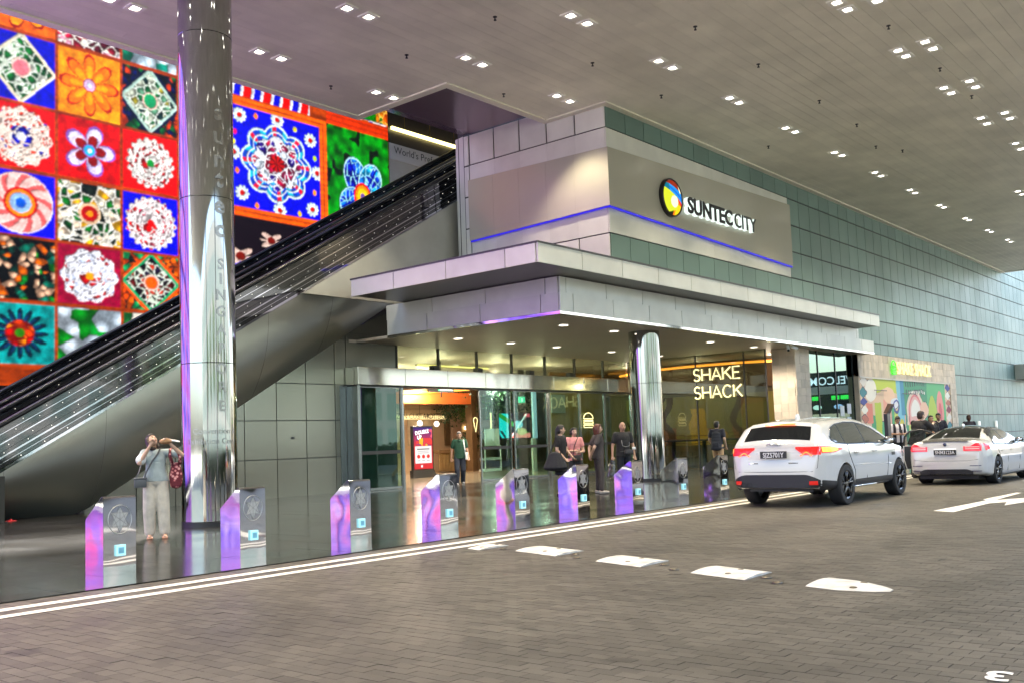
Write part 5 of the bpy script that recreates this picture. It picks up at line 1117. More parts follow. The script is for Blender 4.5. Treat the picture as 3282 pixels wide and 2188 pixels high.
def person(label, loc, h, H, pose={}, skin='light', hair='black', hairstyle='short', top=None, sleeve=.55, fit=.0, topmat=None, legs=None, leg_w=.0, leg_end=1.0, shoes=None, skirt=None, headdir=(0, 1, 0), female=False, hem=.86):
    s_ = H/1.70; t = thing('person', label, 'person', loc, rz=h)
    J = {k: Vector(v)*s_ for k, v in {**BASE, **pose}.items()}; S_ = s_
    hd = Vector(headdir).normalized(); hx = hd.cross(Vector((0, 0, 1))).normalized(); hz = hx.cross(hd).normalized()
    HM = Matrix(((hx.x, hd.x, hz.x), (hx.y, hd.y, hz.y), (hx.z, hd.z, hz.z))); hp = J['head']
    Hd = lambda x, y, z: hp+HM @ (Vector((x, y, z))*S_)
    b = MB(); c = lambda p, q, r0, r1: cap_mesh(b, p, q, r0*S_, r1*S_)
    b.ball(hp, (.074*S_, .090*S_, .112*S_), 20, 14, HM); b.ball(Hd(0, .022, -.055), (.055*S_, .062*S_, .058*S_), 14, 10, HM)
    c(Hd(0, .088, .012), Hd(0, .108, -.022), .010, .014)            # nose
    for sx in (-1, 1): b.ball(Hd(.075*sx, -.005, -.012), (.012*S_, .022*S_, .032*S_), 8, 6, HM); c(Hd(.032*sx, .082, -.03), Hd(.02*sx, .085, -.05), .012, .012)
    c(J['neck']-Vector((0, 0, .04*S_)), Hd(0, -.02, -.07), .056, .050)
    wsh = .93 if female else 1.0
    b.ball(J['chest']+Vector((0, 0, .03*S_)), (.155*S_*wsh, .100*S_, .17*S_), 16, 10); b.ball(lerp(J['pel'], J['chest'], .45), (.130*S_*wsh, .092*S_, .17*S_), 16, 10); b.ball(J['pel'], (.155*S_, .108*S_, .13*S_), 16, 10)
    for q in 'LR':
        c(J['chest']+Vector((0, 0, .10*S_)), J['sh'+q], .07, .055); c(J['sh'+q], J['el'+q], .052, .040); c(J['el'+q], J['wr'+q], .040, .026)
        c(J['hip'+q], J['kn'+q], .082, .056); c(J['kn'+q], lerp(J['kn'+q], J['an'+q], .35), .054, .055); c(lerp(J['kn'+q], J['an'+q], .35), J['an'+q], .055, .036)
        c(J['an'+q]+Vector((0, -.03, -.03))*S_, J['an'+q]+Vector((.01 if q == 'R' else -.01, .14, -.052))*S_, .040, .028)
        w_ = J['wr'+q]; d = (w_-J['el'+q]).normalized(); side = d.cross(Vector((0, 1, 0)) if abs(d.y) < .8 else Vector((1, 0, 0))).normalized(); nn = d.cross(side)
        cu = nn*(1 if nn.y > 0 else -1)
        pal = w_+d*.075*S_; c(w_+d*.02*S_, pal, .026, .022)
        for k in range(4):
            o_ = side*(k-1.5)*.019*S_; c(w_+d*.03*S_+o_*.8, pal+o_, .013, .012); ln = (.065, .075, .070, .055)[k]*S_
            a1 = pal+o_+(d*.75+cu*.35).normalized()*ln*.55; c(pal+o_, a1, .0095, .009); c(a1, a1+(d*.35+cu*.9).normalized()*ln*.45, .009, .008)
        sd = side*(-1 if q == 'R' else 1); tb = w_+d*.03*S_+sd*.022*S_; t1 = tb+(d*.6+sd*.6+cu*.4).normalized()*.04*S_; c(tb, t1, .012, .011); c(t1, t1+(d*.85+cu*.5).normalized()*.028*S_, .011, .009)
    fuse(b, 'body', skins[skin], t, .0095*S_, 2)
    for sx in (-1, 1):
        MB().ball(Hd(.030*sx, .083, .012), .0095*S_, 8, 6).build('eye', eyem, None, True).parent = t
        cap_mesh(q_ := MB(), Hd(.018*sx, .090, .032), Hd(.046*sx, .080, .034), .004*S_, .003*S_, 6, 2); o_ = q_.build('eyebrow', hairs['black' if hair in ('shaven',) else hair], None); o_.parent = t
    cap_mesh(q_ := MB(), Hd(-.018, .088, -.058), Hd(.018, .088, -.058), .006*S_, .006*S_, 6, 2); q_.build('mouth', lipm, None, True).parent = t
    # hair
    g = MB(); HB = lambda x, y, z, r: g.ball(Hd(x, y, z), tuple(v*S_ for v in r), 16, 12, HM)
    if hairstyle == 'bald': HB(0, -.030, -.005, (.0765, .070, .085))
    else:
        HB(0, -.020, .030, (.084, .092, .096)); HB(0, -.045, -.02, (.080, .060, .09)); HB(0, .02, .075, (.068, .060, .045))
    if hairstyle in ('bob', 'long'):
        for sx in (-1, 1): cap_mesh(g, Hd(.066*sx, -.005, .03), Hd(.080*sx, -.015, -.125), .036*S_, .032*S_)
        cap_mesh(g, Hd(0, -.065, .02), Hd(0, -.06, -.12 if hairstyle == 'bob' else -.16), .07*S_, .055*S_)
    if hairstyle == 'tail': cap_mesh(g, Hd(0, -.10, .02), Hd(.02, -.13, -.18), .035*S_, .018*S_); cap_mesh(g, Hd(.06, .02, .04), Hd(.066, .0, -.04), .022*S_, .015*S_)
    if hairstyle == 'perm':
        for k in range(16): a = k*2.4; HB(.07*math.cos(a), -.03+.05*math.sin(a), .02+.06*math.sin(k*1.3), (.04, .04, .04))
    fuse(g, 'hair', hairs[hair], t, .011*S_, 1)
    # clothing
    if topmat:
        g = MB(); e = .014+fit; P = lambda p, q, r0, r1: cap_mesh(g, p, q, r0*S_, r1*S_)
        g.ball(J['chest']+Vector((0, 0, .02*S_)), ((.155*wsh+e)*S_, (.102+e)*S_, .175*S_), 16, 10); g.ball(lerp(J['pel'], J['chest'], .5), ((.135*wsh+e)*S_, (.098+e)*S_, .2*S_), 16, 10)
        z0_, z1_ = hem*S_, J['chest'].z-.05*S_
        for i_ in range(12):
            u_ = i_/11; q_ = lerp((J['pel'].x, J['pel'].y, z0_), (J['chest'].x, J['chest'].y, z1_), u_); hw_ = .160+1.25*leg_w; wv = hw_+(.140*wsh-hw_)*min(1, u_*1.7); g.ball(q_, ((wv+e)*S_, (.108+e)*S_, .032*S_), 18, 8)
        P(J['neck']-Vector((0, 0, .03*S_)), J['neck']-Vector((0, 0, .015*S_)), .066, .062)
        for q in 'LR':
            P(J['chest']+Vector((0, 0, .105*S_)), J['sh'+q], .078, .064); en = lerp(J['sh'+q], J['el'+q], min(sleeve, 1)); P(J['sh'+q], en, .064+fit*.3, .058+fit*.5)
            if sleeve > 1: P(J['el'+q], lerp(J['el'+q], J['wr'+q], sleeve-1), .054, .040)
        fuse(g, 'shirt', topmat, t, .0115*S_, 2)
    if legs:
        g = MB(); P = lambda p, q, r0, r1: cap_mesh(g, p, q, r0*S_, r1*S_); e = leg_w
        g.ball(J['pel']+Vector((0, 0, .0)), ((.163+e*.3)*S_, (.117+e*.3)*S_, .115*S_), 16, 10)
        for q in 'LR':
            k_ = J['kn'+q]; an = lerp(k_, J['an'+q], leg_end); P(J['hip'+q]+Vector((0, 0, .03*S_)), k_, .098+e*.4, .070+e); P(k_, an, .070+e, .054+e)
        fuse(g, 'trousers', legs, t, .0115*S_, 2)
    if skirt:
        g = MB()
        for k in range(8): z = 1.0-.46*k/7; g.ball((J['pel'].x, J['pel'].y, z*S_), ((.165+.05*k/7)*S_, (.125+.04*k/7)*S_, .06*S_), 16, 8)
        fuse(g, 'skirt', skirt, t, .014*S_, 2)
    if shoes:
        for q in 'LR':
            g = MB(); a = J['an'+q]; x_ = .012 if q == 'R' else -.012
            cap_mesh(g, a+Vector((0, -.035, -.04))*S_, a+Vector((x_, .15, -.050))*S_, .045*S_, .036*S_); g.box(a.x-.042*S_, a.x+.042*S_, a.y-.07*S_, a.y+.17*S_, .001, .02)
            o_ = fuse(g, 'shoe', shoes, t, .012*S_, 1)
    return t, J, s_
def part(mb, nm, m_, t, smooth=True, label=None):
    o = mb.build(nm, m_, None, smooth); o.parent = t
    if label: o['label'] = label
    return o
def held(name, label, cat, t, fn):      # a thing carried by a person: own top-level object in the same frame
    q = thing(name, label, cat, tuple(t.location), rz=t.rotation_euler.z); fn(q); return q
face = lambda vx, vy: math.atan2(-vx, vy)
# ---- woman photographing
lady_top = cloth('tee_grey_blue', (.34, .40, .41)); linen = cloth('linen_cream', (.58, .53, .45)); white_c = cloth('white_cotton', (.75, .75, .74)); blackc = cloth('cloth_black', (.014, .013, .015))
GZ = .012
t, J, k = person('woman in grey blue tee and wide cream trousers tilting back with raised phone', (8.02, 14.12, GZ), face(-.50, -.87), 1.62,
    dict(head=(.055, .00, 1.590), neck=(.02, -.01, 1.44), elR=(.245, .13, 1.235), wrR=(.085, .165, 1.505), elL=(-.41, .10, 1.345), wrL=(-.215, .19, 1.545), knL=(-.115, .02, .5), anL=(-.135, .02, .085), knR=(.10, .02, .5), anR=(.095, -.03, .085)),
    'light', 'brown', 'bob', sleeve=.62, fit=.012, topmat=lady_top, legs=linen, leg_w=.032, leg_end=.93, headdir=(-.42, .62, .62), female=True, hem=.94)
for q in 'LR':
    a = J['an'+q]; part(MB().rbox(a.x-.045, a.x+.045, a.y-.08, a.y+.17, .0, .02, .008), 'sandal', mat('sandal_tan', (.45, .22, .14), .6), t, 30)
en = lerp(J['shR'], J['elR'], .62); q_ = MB(); cap_mesh(q_, lerp(J['shR'], J['elR'], .5), lerp(J['shR'], J['elR'], .70), .072, .080); o_ = fuse(q_, 'white_cuff', white_c, t, .012, 1)
def phone(q):
    part(MB().add([(-.12, .17, 1.545), (-.36, .13, 1.495), (-.36, .20, 1.475), (-.12, .24, 1.52), (-.12, .175, 1.556), (-.36, .135, 1.506), (-.36, .205, 1.486), (-.12, .245, 1.531)], [(0,1,2,3),(7,6,5,4),(0,4,5,1),(1,5,6,2),(2,6,7,3),(3,7,4,0)]), 'handset', mat('phone_white', (.75, .75, .75), .25), q, False)
    part(MB().ball((-.15, .20, 1.50), (.10, .055, .045), 14, 10), 'cover', mat('tan_case', (.38, .20, .09), .5), q)
held('phone', 'white phone in tan cover held up by the woman in cream trousers', 'phone', t, phone)
def crossbag(q):
    g_ = mat('bag_grey', (.075, .08, .088), .45); b_ = MB(); b_.rbox(.13, .31, .10, .23, .80, .94, .02); o_ = part(b_, 'pouch', g_, q, 40); part(MB().rbox(.125, .315, .095, .235, .925, .955, .01), 'flap', g_, q, 40)
    part(MB().tube([(.16, .15, .95), (.14, .155, 1.03), (.05, .14, 1.2), (-.03, .125, 1.31), (-.06, .09, 1.375), (-.065, -.02, 1.385)], .014, 6), 'strap', g_, q); part(MB().tube([(.28, .15, .95), (.24, .05, 1.04), (.20, -.08, 1.2), (.0, -.13, 1.35), (-.065, -.03, 1.39)], .012, 6), 'strap', g_, q)
held('crossbody_bag', 'small dark grey crossbody bag at the photographing woman\'s hip', 'bag', t, crossbag)
def floral(n):
    m = bpy.data.materials.new(n); m.use_nodes = True; N = m.node_tree.nodes; L = m.node_tree.links; b = N['Principled BSDF']; b.inputs['Roughness'].default_value = .8
    g = N.new('ShaderNodeNewGeometry'); v = N.new('ShaderNodeTexVoronoi'); v.inputs['Scale'].default_value = 17; L.new(g.outputs['Position'], v.inputs['Vector']); r = N.new('ShaderNodeValToRGB'); L.new(v.outputs['Distance'], r.inputs[0])
    e = r.color_ramp.elements; e[0].position = .0; e[0].color = (.7, .55, .5, 1); e[1].position = .6; e[1].color = (.11, .008, .018, 1); x = e.new(.33); x.color = (.6, .2, .2, 1); x = e.new(.42); x.color = (.14, .01, .025, 1); L.new(r.outputs[0], b.inputs['Base Color']); return m
def tote(q):
    fm = floral('floral_cloth'); b_ = MB()
    for k_ in range(9): z = 1.13-.30*k_/8; b_.ball((-.30, .06, z*.985), (.075+.03*math.sin(k_/8*2.6), .05+.02*k_/8, .06), 14, 8)
    fuse(b_, 'sack', fm, q, .012, 2)
    part(MB().tube([(-.25, .09, 1.14), (-.21, .11, 1.28), (-.215, .06, 1.37), (-.23, -.02, 1.38)], [.028, .024, .02, .02], 8), 'handle', fm, q); part(MB().tube([(-.36, .09, 1.14), (-.36, .12, 1.25), (-.33, .10, 1.335), (-.30, .03, 1.35)], [.028, .024, .02, .02], 8), 'handle', fm, q)
held('tote_bag', 'dark red floral tote bag hanging from the photographing woman\'s arm', 'bag', t, tote)
# ---- four people waiting at the entrance
t, J, k = person('woman in black top and skirt with glasses carrying a large black bag', (18.20, 13.92, GZ), face(.25, -.97), 1.66, dict(elR=(.23, .0, 1.10), wrR=(.16, .16, .90), elL=(-.22, .05, 1.10), wrL=(-.17, .22, .93)), 'light', 'black', 'tail', sleeve=.6, fit=.01, topmat=blackc, skirt=blackc, shoes=blackc, headdir=(-.55, .83, 0), female=True)
gm = mat('spectacle_frame', (.05, .04, .04), .3); hp = J['head']
def specs(t, J, k, hd):
    hd = Vector(hd).normalized(); hx = hd.cross(Vector((0, 0, 1))).normalized()
    for sx in (-1, 1):
        c0 = J['head']+hd*.103*k+hx*.032*sx*k+Vector((0, 0, .012*k)); part(MB().tube([c0+hx*.024*k*math.cos(a)+Vector((0, 0, .018*k*math.sin(a))) for a in np.linspace(0, 2*math.pi, 14, endpoint=False)], .0028, 5, closed=True), 'spectacles', gm, t)
specs(t, J, k, (-.55, .83, 0))
def bigbag(q):
    b_ = MB()
    for i in range(7): b_.ball((.30, -.02, .95-.045*i), (.10+.02*i, .17+.022*i, .09), 14, 8)
    fuse(b_, 'sack', cloth('bag_black', (.012, .013, .018)), q, .014, 2); part(MB().tube([(.29, .12, .98), (.22, .08, 1.25), (.18, .0, 1.42), (.20, -.08, 1.25), (.29, -.16, .98)], .014, 6), 'handle', blackc, q)
held('shoulder_bag', 'large black fabric shoulder bag on the woman in black', 'bag', t, bigbag)
pink = cloth('tee_pink', (.72, .30, .30)); t, J, k = person('woman in pink tee with arms folded behind the woman in black', (19.30, 14.34, GZ), face(-.55, -.83), 1.60, dict(elR=(.235, .05, 1.09), wrR=(.02, .17, 1.10), elL=(-.235, .05, 1.08), wrL=(-.02, .20, 1.05)), 'light', 'black', 'perm', sleeve=.5, fit=.018, topmat=pink, legs=cloth('trouser_dark', (.03, .03, .032)), leg_w=.015, shoes=blackc, female=True)
def slingbag(q): part(MB().rbox(-.10, .12, .14, .20, .80, .93, .02), 'pouch', mat('olive_bag', (.035, .035, .03), .5), q, 30); part(MB().tube([(.10, .16, .92), (.05, .15, 1.15), (-.06, .11, 1.36), (-.1, 0, 1.42)], .009, 6), 'strap', blackc, q)
held('sling_bag', 'dark sling bag worn across the pink tee', 'bag', t, slingbag)
polo = cloth('polo_grey', (.055, .045, .045)); t, J, k = person('woman in dark grey polo and trousers with auburn bob standing side on', (19.12, 13.50, GZ), face(.80, -.60), 1.66, dict(elL=(-.20, -.16, 1.12), wrL=(-.06, -.20, .93), elR=(.21, -.17, 1.12), wrR=(.05, -.21, .92), hipL=(-.09, 0, .9), knL=(-.16, .04, .49), anL=(-.22, .03, .085), knR=(.13, .02, .49), anR=(.17, .0, .085)), 'light', 'auburn', 'bob', sleeve=.62, fit=.022, topmat=polo, legs=polo, leg_w=.006, leg_end=.92, shoes=mat('sandal_white', (.3, .27, .25), .6), headdir=(.1, 1, 0), female=True)
part(MB().tube([(-.05, .12, 1.44), (0, .135, 1.38), (.05, .12, 1.44)], .018, 6), 'collar', polo, t)
tee = cloth('tee_black', (.016, .016, .018)); t, J, k = person('bald man in black tee with waist pack holding a clear bag', (20.12, 13.45, GZ), face(-.62, -.78), 1.70, dict(elR=(.26, -.02, 1.12), wrR=(.29, .04, .88), elL=(-.26, -.02, 1.12), wrL=(-.27, .05, .87)), 'mid', 'shaven', 'bald', sleeve=.6, fit=.022, topmat=tee, legs=cloth('trouser_navy', (.012, .014, .022)), leg_w=.012, shoes=blackc)
def waist(q):
    w_ = mat('waist_pack', (.03, .03, .033), .45); part(MB().rbox(-.20, .02, .13, .22, .90, 1.02, .025), 'pouch', w_, q, 30); part(MB().tube([(.16*math.cos(a), .135*math.sin(a), .98-.02*math.cos(a)) for a in np.linspace(0, 2*math.pi, 20, endpoint=False)], .016, 6, closed=True), 'belt', w_, q)
    part(MB().tube([(.07, .13, 1.25), (.06, .15, 1.12), (-.02, .16, 1.09), (-.12, .14, 1.11), (-.13, .12, 1.2)], .004, 5), 'lanyard', mat('lanyard', (.5, .5, .5), .5), q); part(MB().rbox(-.29, -.20, .10, .13, 1.02, 1.08, .01), 'white_card', white_c, q, 30)
held('waist_pack', 'black waist pack on the bald man in black tee', 'bag', t, waist)
def clear(q):
    b_ = MB()
    for i in range(7): b_.ball((.30+.01*i, .06, .74-.06*i), (.07+.012*i, .08+.012*i, .07), 12, 8)
    m_ = glass('clear_plastic', (.75, .75, .70), 1.6, .12); o_ = fuse(b_, 'sack', m_, q, .016, 0); part(MB().tube([(.28, .03, .80), (.29, .06, .87), (.30, .09, .80)], .006, 5), 'handle', mat('plastic_white', (.6, .6, .58), .4), q); b2 = MB(); b2.ball((.33, .06, .48), (.09, .10, .12)); b2.ball((.31, .09, .60), (.07, .06, .08)); fuse(b2, 'contents', mat('bag_contents', (.12, .10, .07), .6), q, .018, 1)
held('carrier_bag', 'clear plastic carrier bag hanging from the bald man\'s hand', 'bag', t, clear)
# ---- man walking out of the doors
green = cloth('polo_green', (.012, .055, .03)); t, J, k = person('grey haired man in dark green polo walking out of the doors', (22.55, 21.30, GZ), face(-.66, -.75), 1.70, dict(elR=(.245, -.04, 1.11), wrR=(.26, -.02, .87), elL=(-.25, .0, 1.11), wrL=(-.27, .10, .88), knR=(.10, .10, .50), anR=(.10, .06, .085), knL=(-.10, .0, .49), anL=(-.10, -.20, .11)), 'mid', 'grey', 'short', sleeve=.6, fit=.02, topmat=green, legs=cloth('denim_dark', (.022, .026, .04)), leg_w=.014, shoes=cloth('shoe_grey', (.25, .25, .25)), headdir=(.0, .97, -.2))
part(MB().tube([(-.05, .11, 1.44), (0, .13, 1.38), (.05, .11, 1.44)], .018, 6), 'collar', green, t)
def whitebag(q): part(MB().tube([(-.17, .13, .95), (-.15, .13, 1.2), (-.13, .07, 1.43), (-.13, -.04, 1.43), (-.17, -.12, 1.15)], .018, 6), 'strap', white_c, q); part(MB().rbox(-.24, -.17, -.10, .16, .80, 1.03, .02), 'pouch', white_c, q, 30)
held('white_bag', 'white cloth bag slung on the man in green polo', 'bag', t, whitebag)
# ---- man with backpack
navy = cloth('tee_navy', (.014, .016, .03)); khaki = cloth('khaki', (.48, .32, .18)); t, J, k = person('man in navy tee and khaki trousers striding past with a backpack', (27.45, 14.80, GZ), face(.86, .28), 1.74, dict(elR=(.23, -.06, 1.13), wrR=(.24, .10, .90), elL=(-.23, -.02, 1.13), wrL=(-.20, .20, 1.0), knR=(.09, -.04, .50), anR=(.09, -.36, .13), knL=(-.09, .20, .52), anL=(-.09, .34, .085)), 'light', 'black', 'short', sleeve=.6, fit=.016, topmat=navy, legs=khaki, leg_w=.018, leg_end=.95, shoes=mat('shoe_brown', (.08, .04, .03), .5), headdir=(.30, .95, .1))
def bpack(q):
    b_ = MB(); m_ = cloth('pack_navy', (.016, .02, .032))
    for i in range(6): b_.ball((0, -.20, 1.32-.085*i), (.145+.008*i, .085+.012*i, .09), 14, 8)
    fuse(b_, 'pack', m_, q, .014, 2); part(MB().rbox(-.10, .10, -.335, -.27, .92, 1.08, .02), 'front_pocket', m_, q, 30)
    for sx in (-1, 1): part(MB().tube([(.09*sx, -.12, 1.40), (.11*sx, .02, 1.47), (.12*sx, .13, 1.36), (.14*sx, .11, 1.15), (.14*sx, -.05, 1.0)], .017, 6), 'strap', blackc, q)
held('backpack', 'dark navy backpack on the striding man', 'backpack', t, bpack)
# ---- group by the mural and the parked sedan
def striped():
    m = bpy.data.materials.new('shirt_striped'); m.use_nodes = True; N = m.node_tree.nodes; L = m.node_tree.links; b = N['Principled BSDF']; b.inputs['Roughness'].default_value = .8
    g = N.new('ShaderNodeTexCoord'); w_ = N.new('ShaderNodeTexWave'); w_.inputs['Scale'].default_value = 1.9; w_.inputs['Phase Offset'].default_value = 1.0; L.new(g.outputs['Object'], w_.inputs['Vector']); r = N.new('ShaderNodeValToRGB'); r.color_ramp.interpolation = 'CONSTANT'; L.new(w_.outputs['Color'], r.inputs[0]); e = r.color_ramp.elements; e[0].color = (.02, .02, .03, 1); e[1].position = .42; e[1].color = (.62, .58, .60, 1); L.new(r.outputs[0], b.inputs['Base Color']); return m
t, J, k = person('man in black and white striped shirt looking down at his phone', (32.6, 10.95, GZ), face(-.8, -.6), 1.70, dict(elR=(.24, .02, 1.12), wrR=(.07, .24, 1.12), elL=(-.24, .02, 1.12), wrL=(-.07, .24, 1.12)), 'mid', 'black', 'short', sleeve=.7, fit=.025, topmat=striped(), legs=blackc, leg_w=.015, shoes=blackc, headdir=(0, .88, -.47))
held('handset', 'small dark handset in the striped shirt man\'s hands', 'phone', t, lambda q: (part(MB().rbox(-.04, .04, .30, .312, 1.12, 1.26, .005), 'case', blackmet, q, False), part(MB().box(-.035, .035, .296, .2995, 1.13, 1.25), 'glass_face', mat('dim_screen', (.05, .07, .09), .1), q, False)))
t, J, k = person('young man in black leaning on the sedan roof beside its open door', (26.55, 8.42, GZ), face(.93, -.36), 1.76, dict(pel=(0, -.08, .93), chest=(0, .06, 1.25), neck=(.0, .13, 1.42), head=(0, .18, 1.565), shL=(-.18, .10, 1.38), shR=(.18, .10, 1.38), elR=(.23, .28, 1.25), wrR=(.12, .46, 1.34), elL=(-.23, .26, 1.2), wrL=(-.10, .44, 1.30), hipL=(-.088, -.08, .9), hipR=(.088, -.08, .9), knR=(.1, -.12, .49), anR=(.1, -.30, .085), knL=(-.1, -.02, .49), anL=(-.1, -.10, .085)), 'light', 'brown', 'short', sleeve=1.5, fit=.04, topmat=blackc, legs=blackc, leg_w=.025, shoes=blackc, headdir=(.1, 1, -.1))
t, J, k = person('stocky man with glasses in black tee behind the sedan', (*PY(2982, 1337, 10.3)[:2], GZ), face(-.75, -.66), 1.70, dict(elR=(.25, .02, 1.12), wrR=(.10, .25, 1.12)), 'mid', 'black', 'short', sleeve=.6, fit=.04, topmat=tee, legs=blackc, leg_w=.02, shoes=blackc); specs(t, J, k, (0, 1, 0))
t, J, k = person('man in navy polo with pale collar standing behind the stocky man', (*PY(3006, 1322, 10.75)[:2], GZ), face(-.9, -.35), 1.80, dict(elR=(.25, .02, 1.12), wrR=(.12, .26, 1.10), elL=(-.25, .02, 1.12), wrL=(-.10, .25, 1.08)), 'tan', 'black', 'short', sleeve=.6, fit=.02, topmat=navy, legs=blackc, leg_w=.015, shoes=blackc, headdir=(.15, .97, -.15)); part(MB().tube([(-.06, .11, 1.53), (0, .14, 1.47), (.06, .11, 1.53)], .014, 6), 'collar', cloth('collar_cream', (.6, .5, .4)), t)
t, J, k = person('man in dark shirt standing alone by the grey green wall', (41.0, 11.0, GZ), face(-.8, -.6), 1.74, {}, 'dark', 'brown', 'short', sleeve=.7, fit=.02, topmat=cloth('shirt_dark', (.03, .025, .035)), legs=blackc, leg_w=.015, shoes=blackc)
# ================================================================== CARS
carwhite = mat('car_white', (.60, .60, .595), .16, 0, coat=1.0, spec=.5)
carblack = mat('car_black_plastic', (.018, .019, .022), .45); glassd = mat('car_glass', (.008, .010, .011), .03, 0, spec=.5, coat=.25)
glass_s = mat('car_side_glass', (.035, .05, .052), .03, 0, spec=1.0, coat=1.0)
rubber = mat('tyre_rubber', (.017, .017, .018), .75, bump=.3, bscale=60); rimm = mat('rim_black', (.018, .018, .02), .25, .5, coat=.6); seamm = mat('panel_gap', (.03, .03, .03), .7)
chr_ = mat('car_chrome', (.75, .75, .75), .08, 1.0); plate_b = mat('plate_black', (.012, .012, .012), .3); plate_t = mat('plate_silver', (.70, .70, .70), .35)
lampr = mat('lamp_red', (.45, .01, .01), .08, 0, coat=.2, emit=(1, .02, .01), estr=0.105); lamph = mat('lamp_hot', (.8, .1, .03), .1, 0, emit=(1, .16, .02), estr=0.338); lampa = mat('lamp_amber', (.9, .4, .05), .1, 0, emit=(1, .42, .04), estr=0.338); lampp = mat('lamp_pink', (.6, .03, .05), .08, 0, coat=.2, emit=(1, .015, .03), estr=0.085); lampk = mat('lamp_pale', (.9, .4, .4), .1, emit=(1, .35, .32), estr=0.150)
class Car:
    def __init__(s, ztop, zbot, plan, side, drop, x0, x1):
        s.cv = {}
        for k, v in dict(ztop=ztop, zbot=zbot, plan=plan, side=side, drop=drop).items():
            a = np.array(v, float); xs = np.linspace(a[0, 0], a[-1, 0], 700); ys = np.interp(xs, a[:, 0], a[:, 1])
            w_ = 15 if k != 'side' else 41; ker = np.hanning(w_); ker /= ker.sum(); yp = np.convolve(np.pad(ys, w_//2, 'edge'), ker, 'valid'); s.cv[k] = (xs, yp)
        s.x0, s.x1 = x0, x1
    def f(s, k, x): return float(np.interp(x, *s.cv[k]))
    def W(s, x, z):
        zt = s.f('ztop', x)-s.f('drop', x); w_ = s.f('plan', x)*s.f('side', z); r = .09
        if z > zt-r: q = min(1, (z-zt+r)/r); w_ -= .10*(1-math.sqrt(max(0, 1-q*q)))
        zb = s.f('zbot', x)
        if z < zb+.08: q = min(1, (zb+.08-z)/.08); w_ -= .06*q*q
        return w_
    def section(s, x, n=28, m=9):
        zt = s.f('ztop', x); ze = zt-s.f('drop', x); zb = s.f('zbot', x); pts = [(0, zb), (s.W(x, zb)*.6, zb)]
        for i in range(n):
            u = i/(n-1); z = zb+(ze-zb)*u; pts.append((s.W(x, z), z))
        w_ = pts[-1][0]
        for i in range(1, m+1): q = 1-i/m; pts.append((w_*q, ze+(zt-ze)*(1-q*q)))
        return pts
    def body(s, xs):
        mb = MB(); rows_ = []
        for x in xs:
            h_ = s.section(x); full = [(x, -y, z) for y, z in h_]+[(x, y, z) for y, z in h_[-2:0:-1]]; rows_.append(full)
        n = len(rows_[0]); mb.v = [p for r_ in rows_ for p in r_]
        for i in range(len(xs)-1):
            for j in range(n): mb.f.append((i*n+j, (i+1)*n+j, (i+1)*n+(j+1) % n, i*n+(j+1) % n))
        mb.f.append(tuple(range(n))); mb.f.append(tuple((len(xs)-1)*n+j for j in range(n))[::-1]); return mb
    def rear_x(s, y, z):
        for x in np.arange(s.x0, s.x0+1.2, .004):
            if s.f('ztop', x)-s.f('drop', x)*min(1, (y/max(s.W(x, 1.0), .1))**2) >= z and s.W(x, z) >= abs(y): return float(x)
        return s.x0+1.2
    def rear(s, y, z, off): return (s.rear_x(y, z)-off, y, z)
    def sidep(s, x, z, off, sg=-1): return (x, sg*(s.W(x, z)+off), z)
    def rear_patch(s, ya, yb, za, zb_, off, nu=8, nv=4):     # za,zb_ functions of y
        return MB().grid([[s.rear(ya+(yb-ya)*i/nu, za(ya+(yb-ya)*i/nu)+(zb_(ya+(yb-ya)*i/nu)-za(ya+(yb-ya)*i/nu))*j/nv, off) for j in range(nv+1)] for i in range(nu+1)])
    def side_patch(s, xa, xb, za, zb_, off, sg=-1, nu=14, nv=5):
        return MB().grid([[s.sidep(xa+(xb-xa)*i/nu, za(xa+(xb-xa)*i/nu)+(zb_(xa+(xb-xa)*i/nu)-za(xa+(xb-xa)*i/nu))*j/nv, off, sg) for j in range(nv+1)] for i in range(nu+1)])
    def top_patch(s, xa, xb, wa, wb, off, nu=10, nv=12):
        P = []
        for i in range(nu+1):
            x = xa+(xb-xa)*i/nu; zt = s.f('ztop', x); dr = s.f('drop', x); w_ = s.W(x, zt-dr); sl = (s.f('ztop', x+.02)-s.f('ztop', x-.02))/.04; nn = math.hypot(1, sl); k = wa+(wb-wa)*i/nu
            P.append([(x-off*sl/nn, w_*k*(2*j/nv-1), zt-dr*(k*(2*j/nv-1))**2+off/nn) for j in range(nv+1)])
        return MB().grid(P)
def L_(pts):
    a = np.array(pts, float); return lambda x: float(np.interp(x, a[:, 0], a[:, 1]))
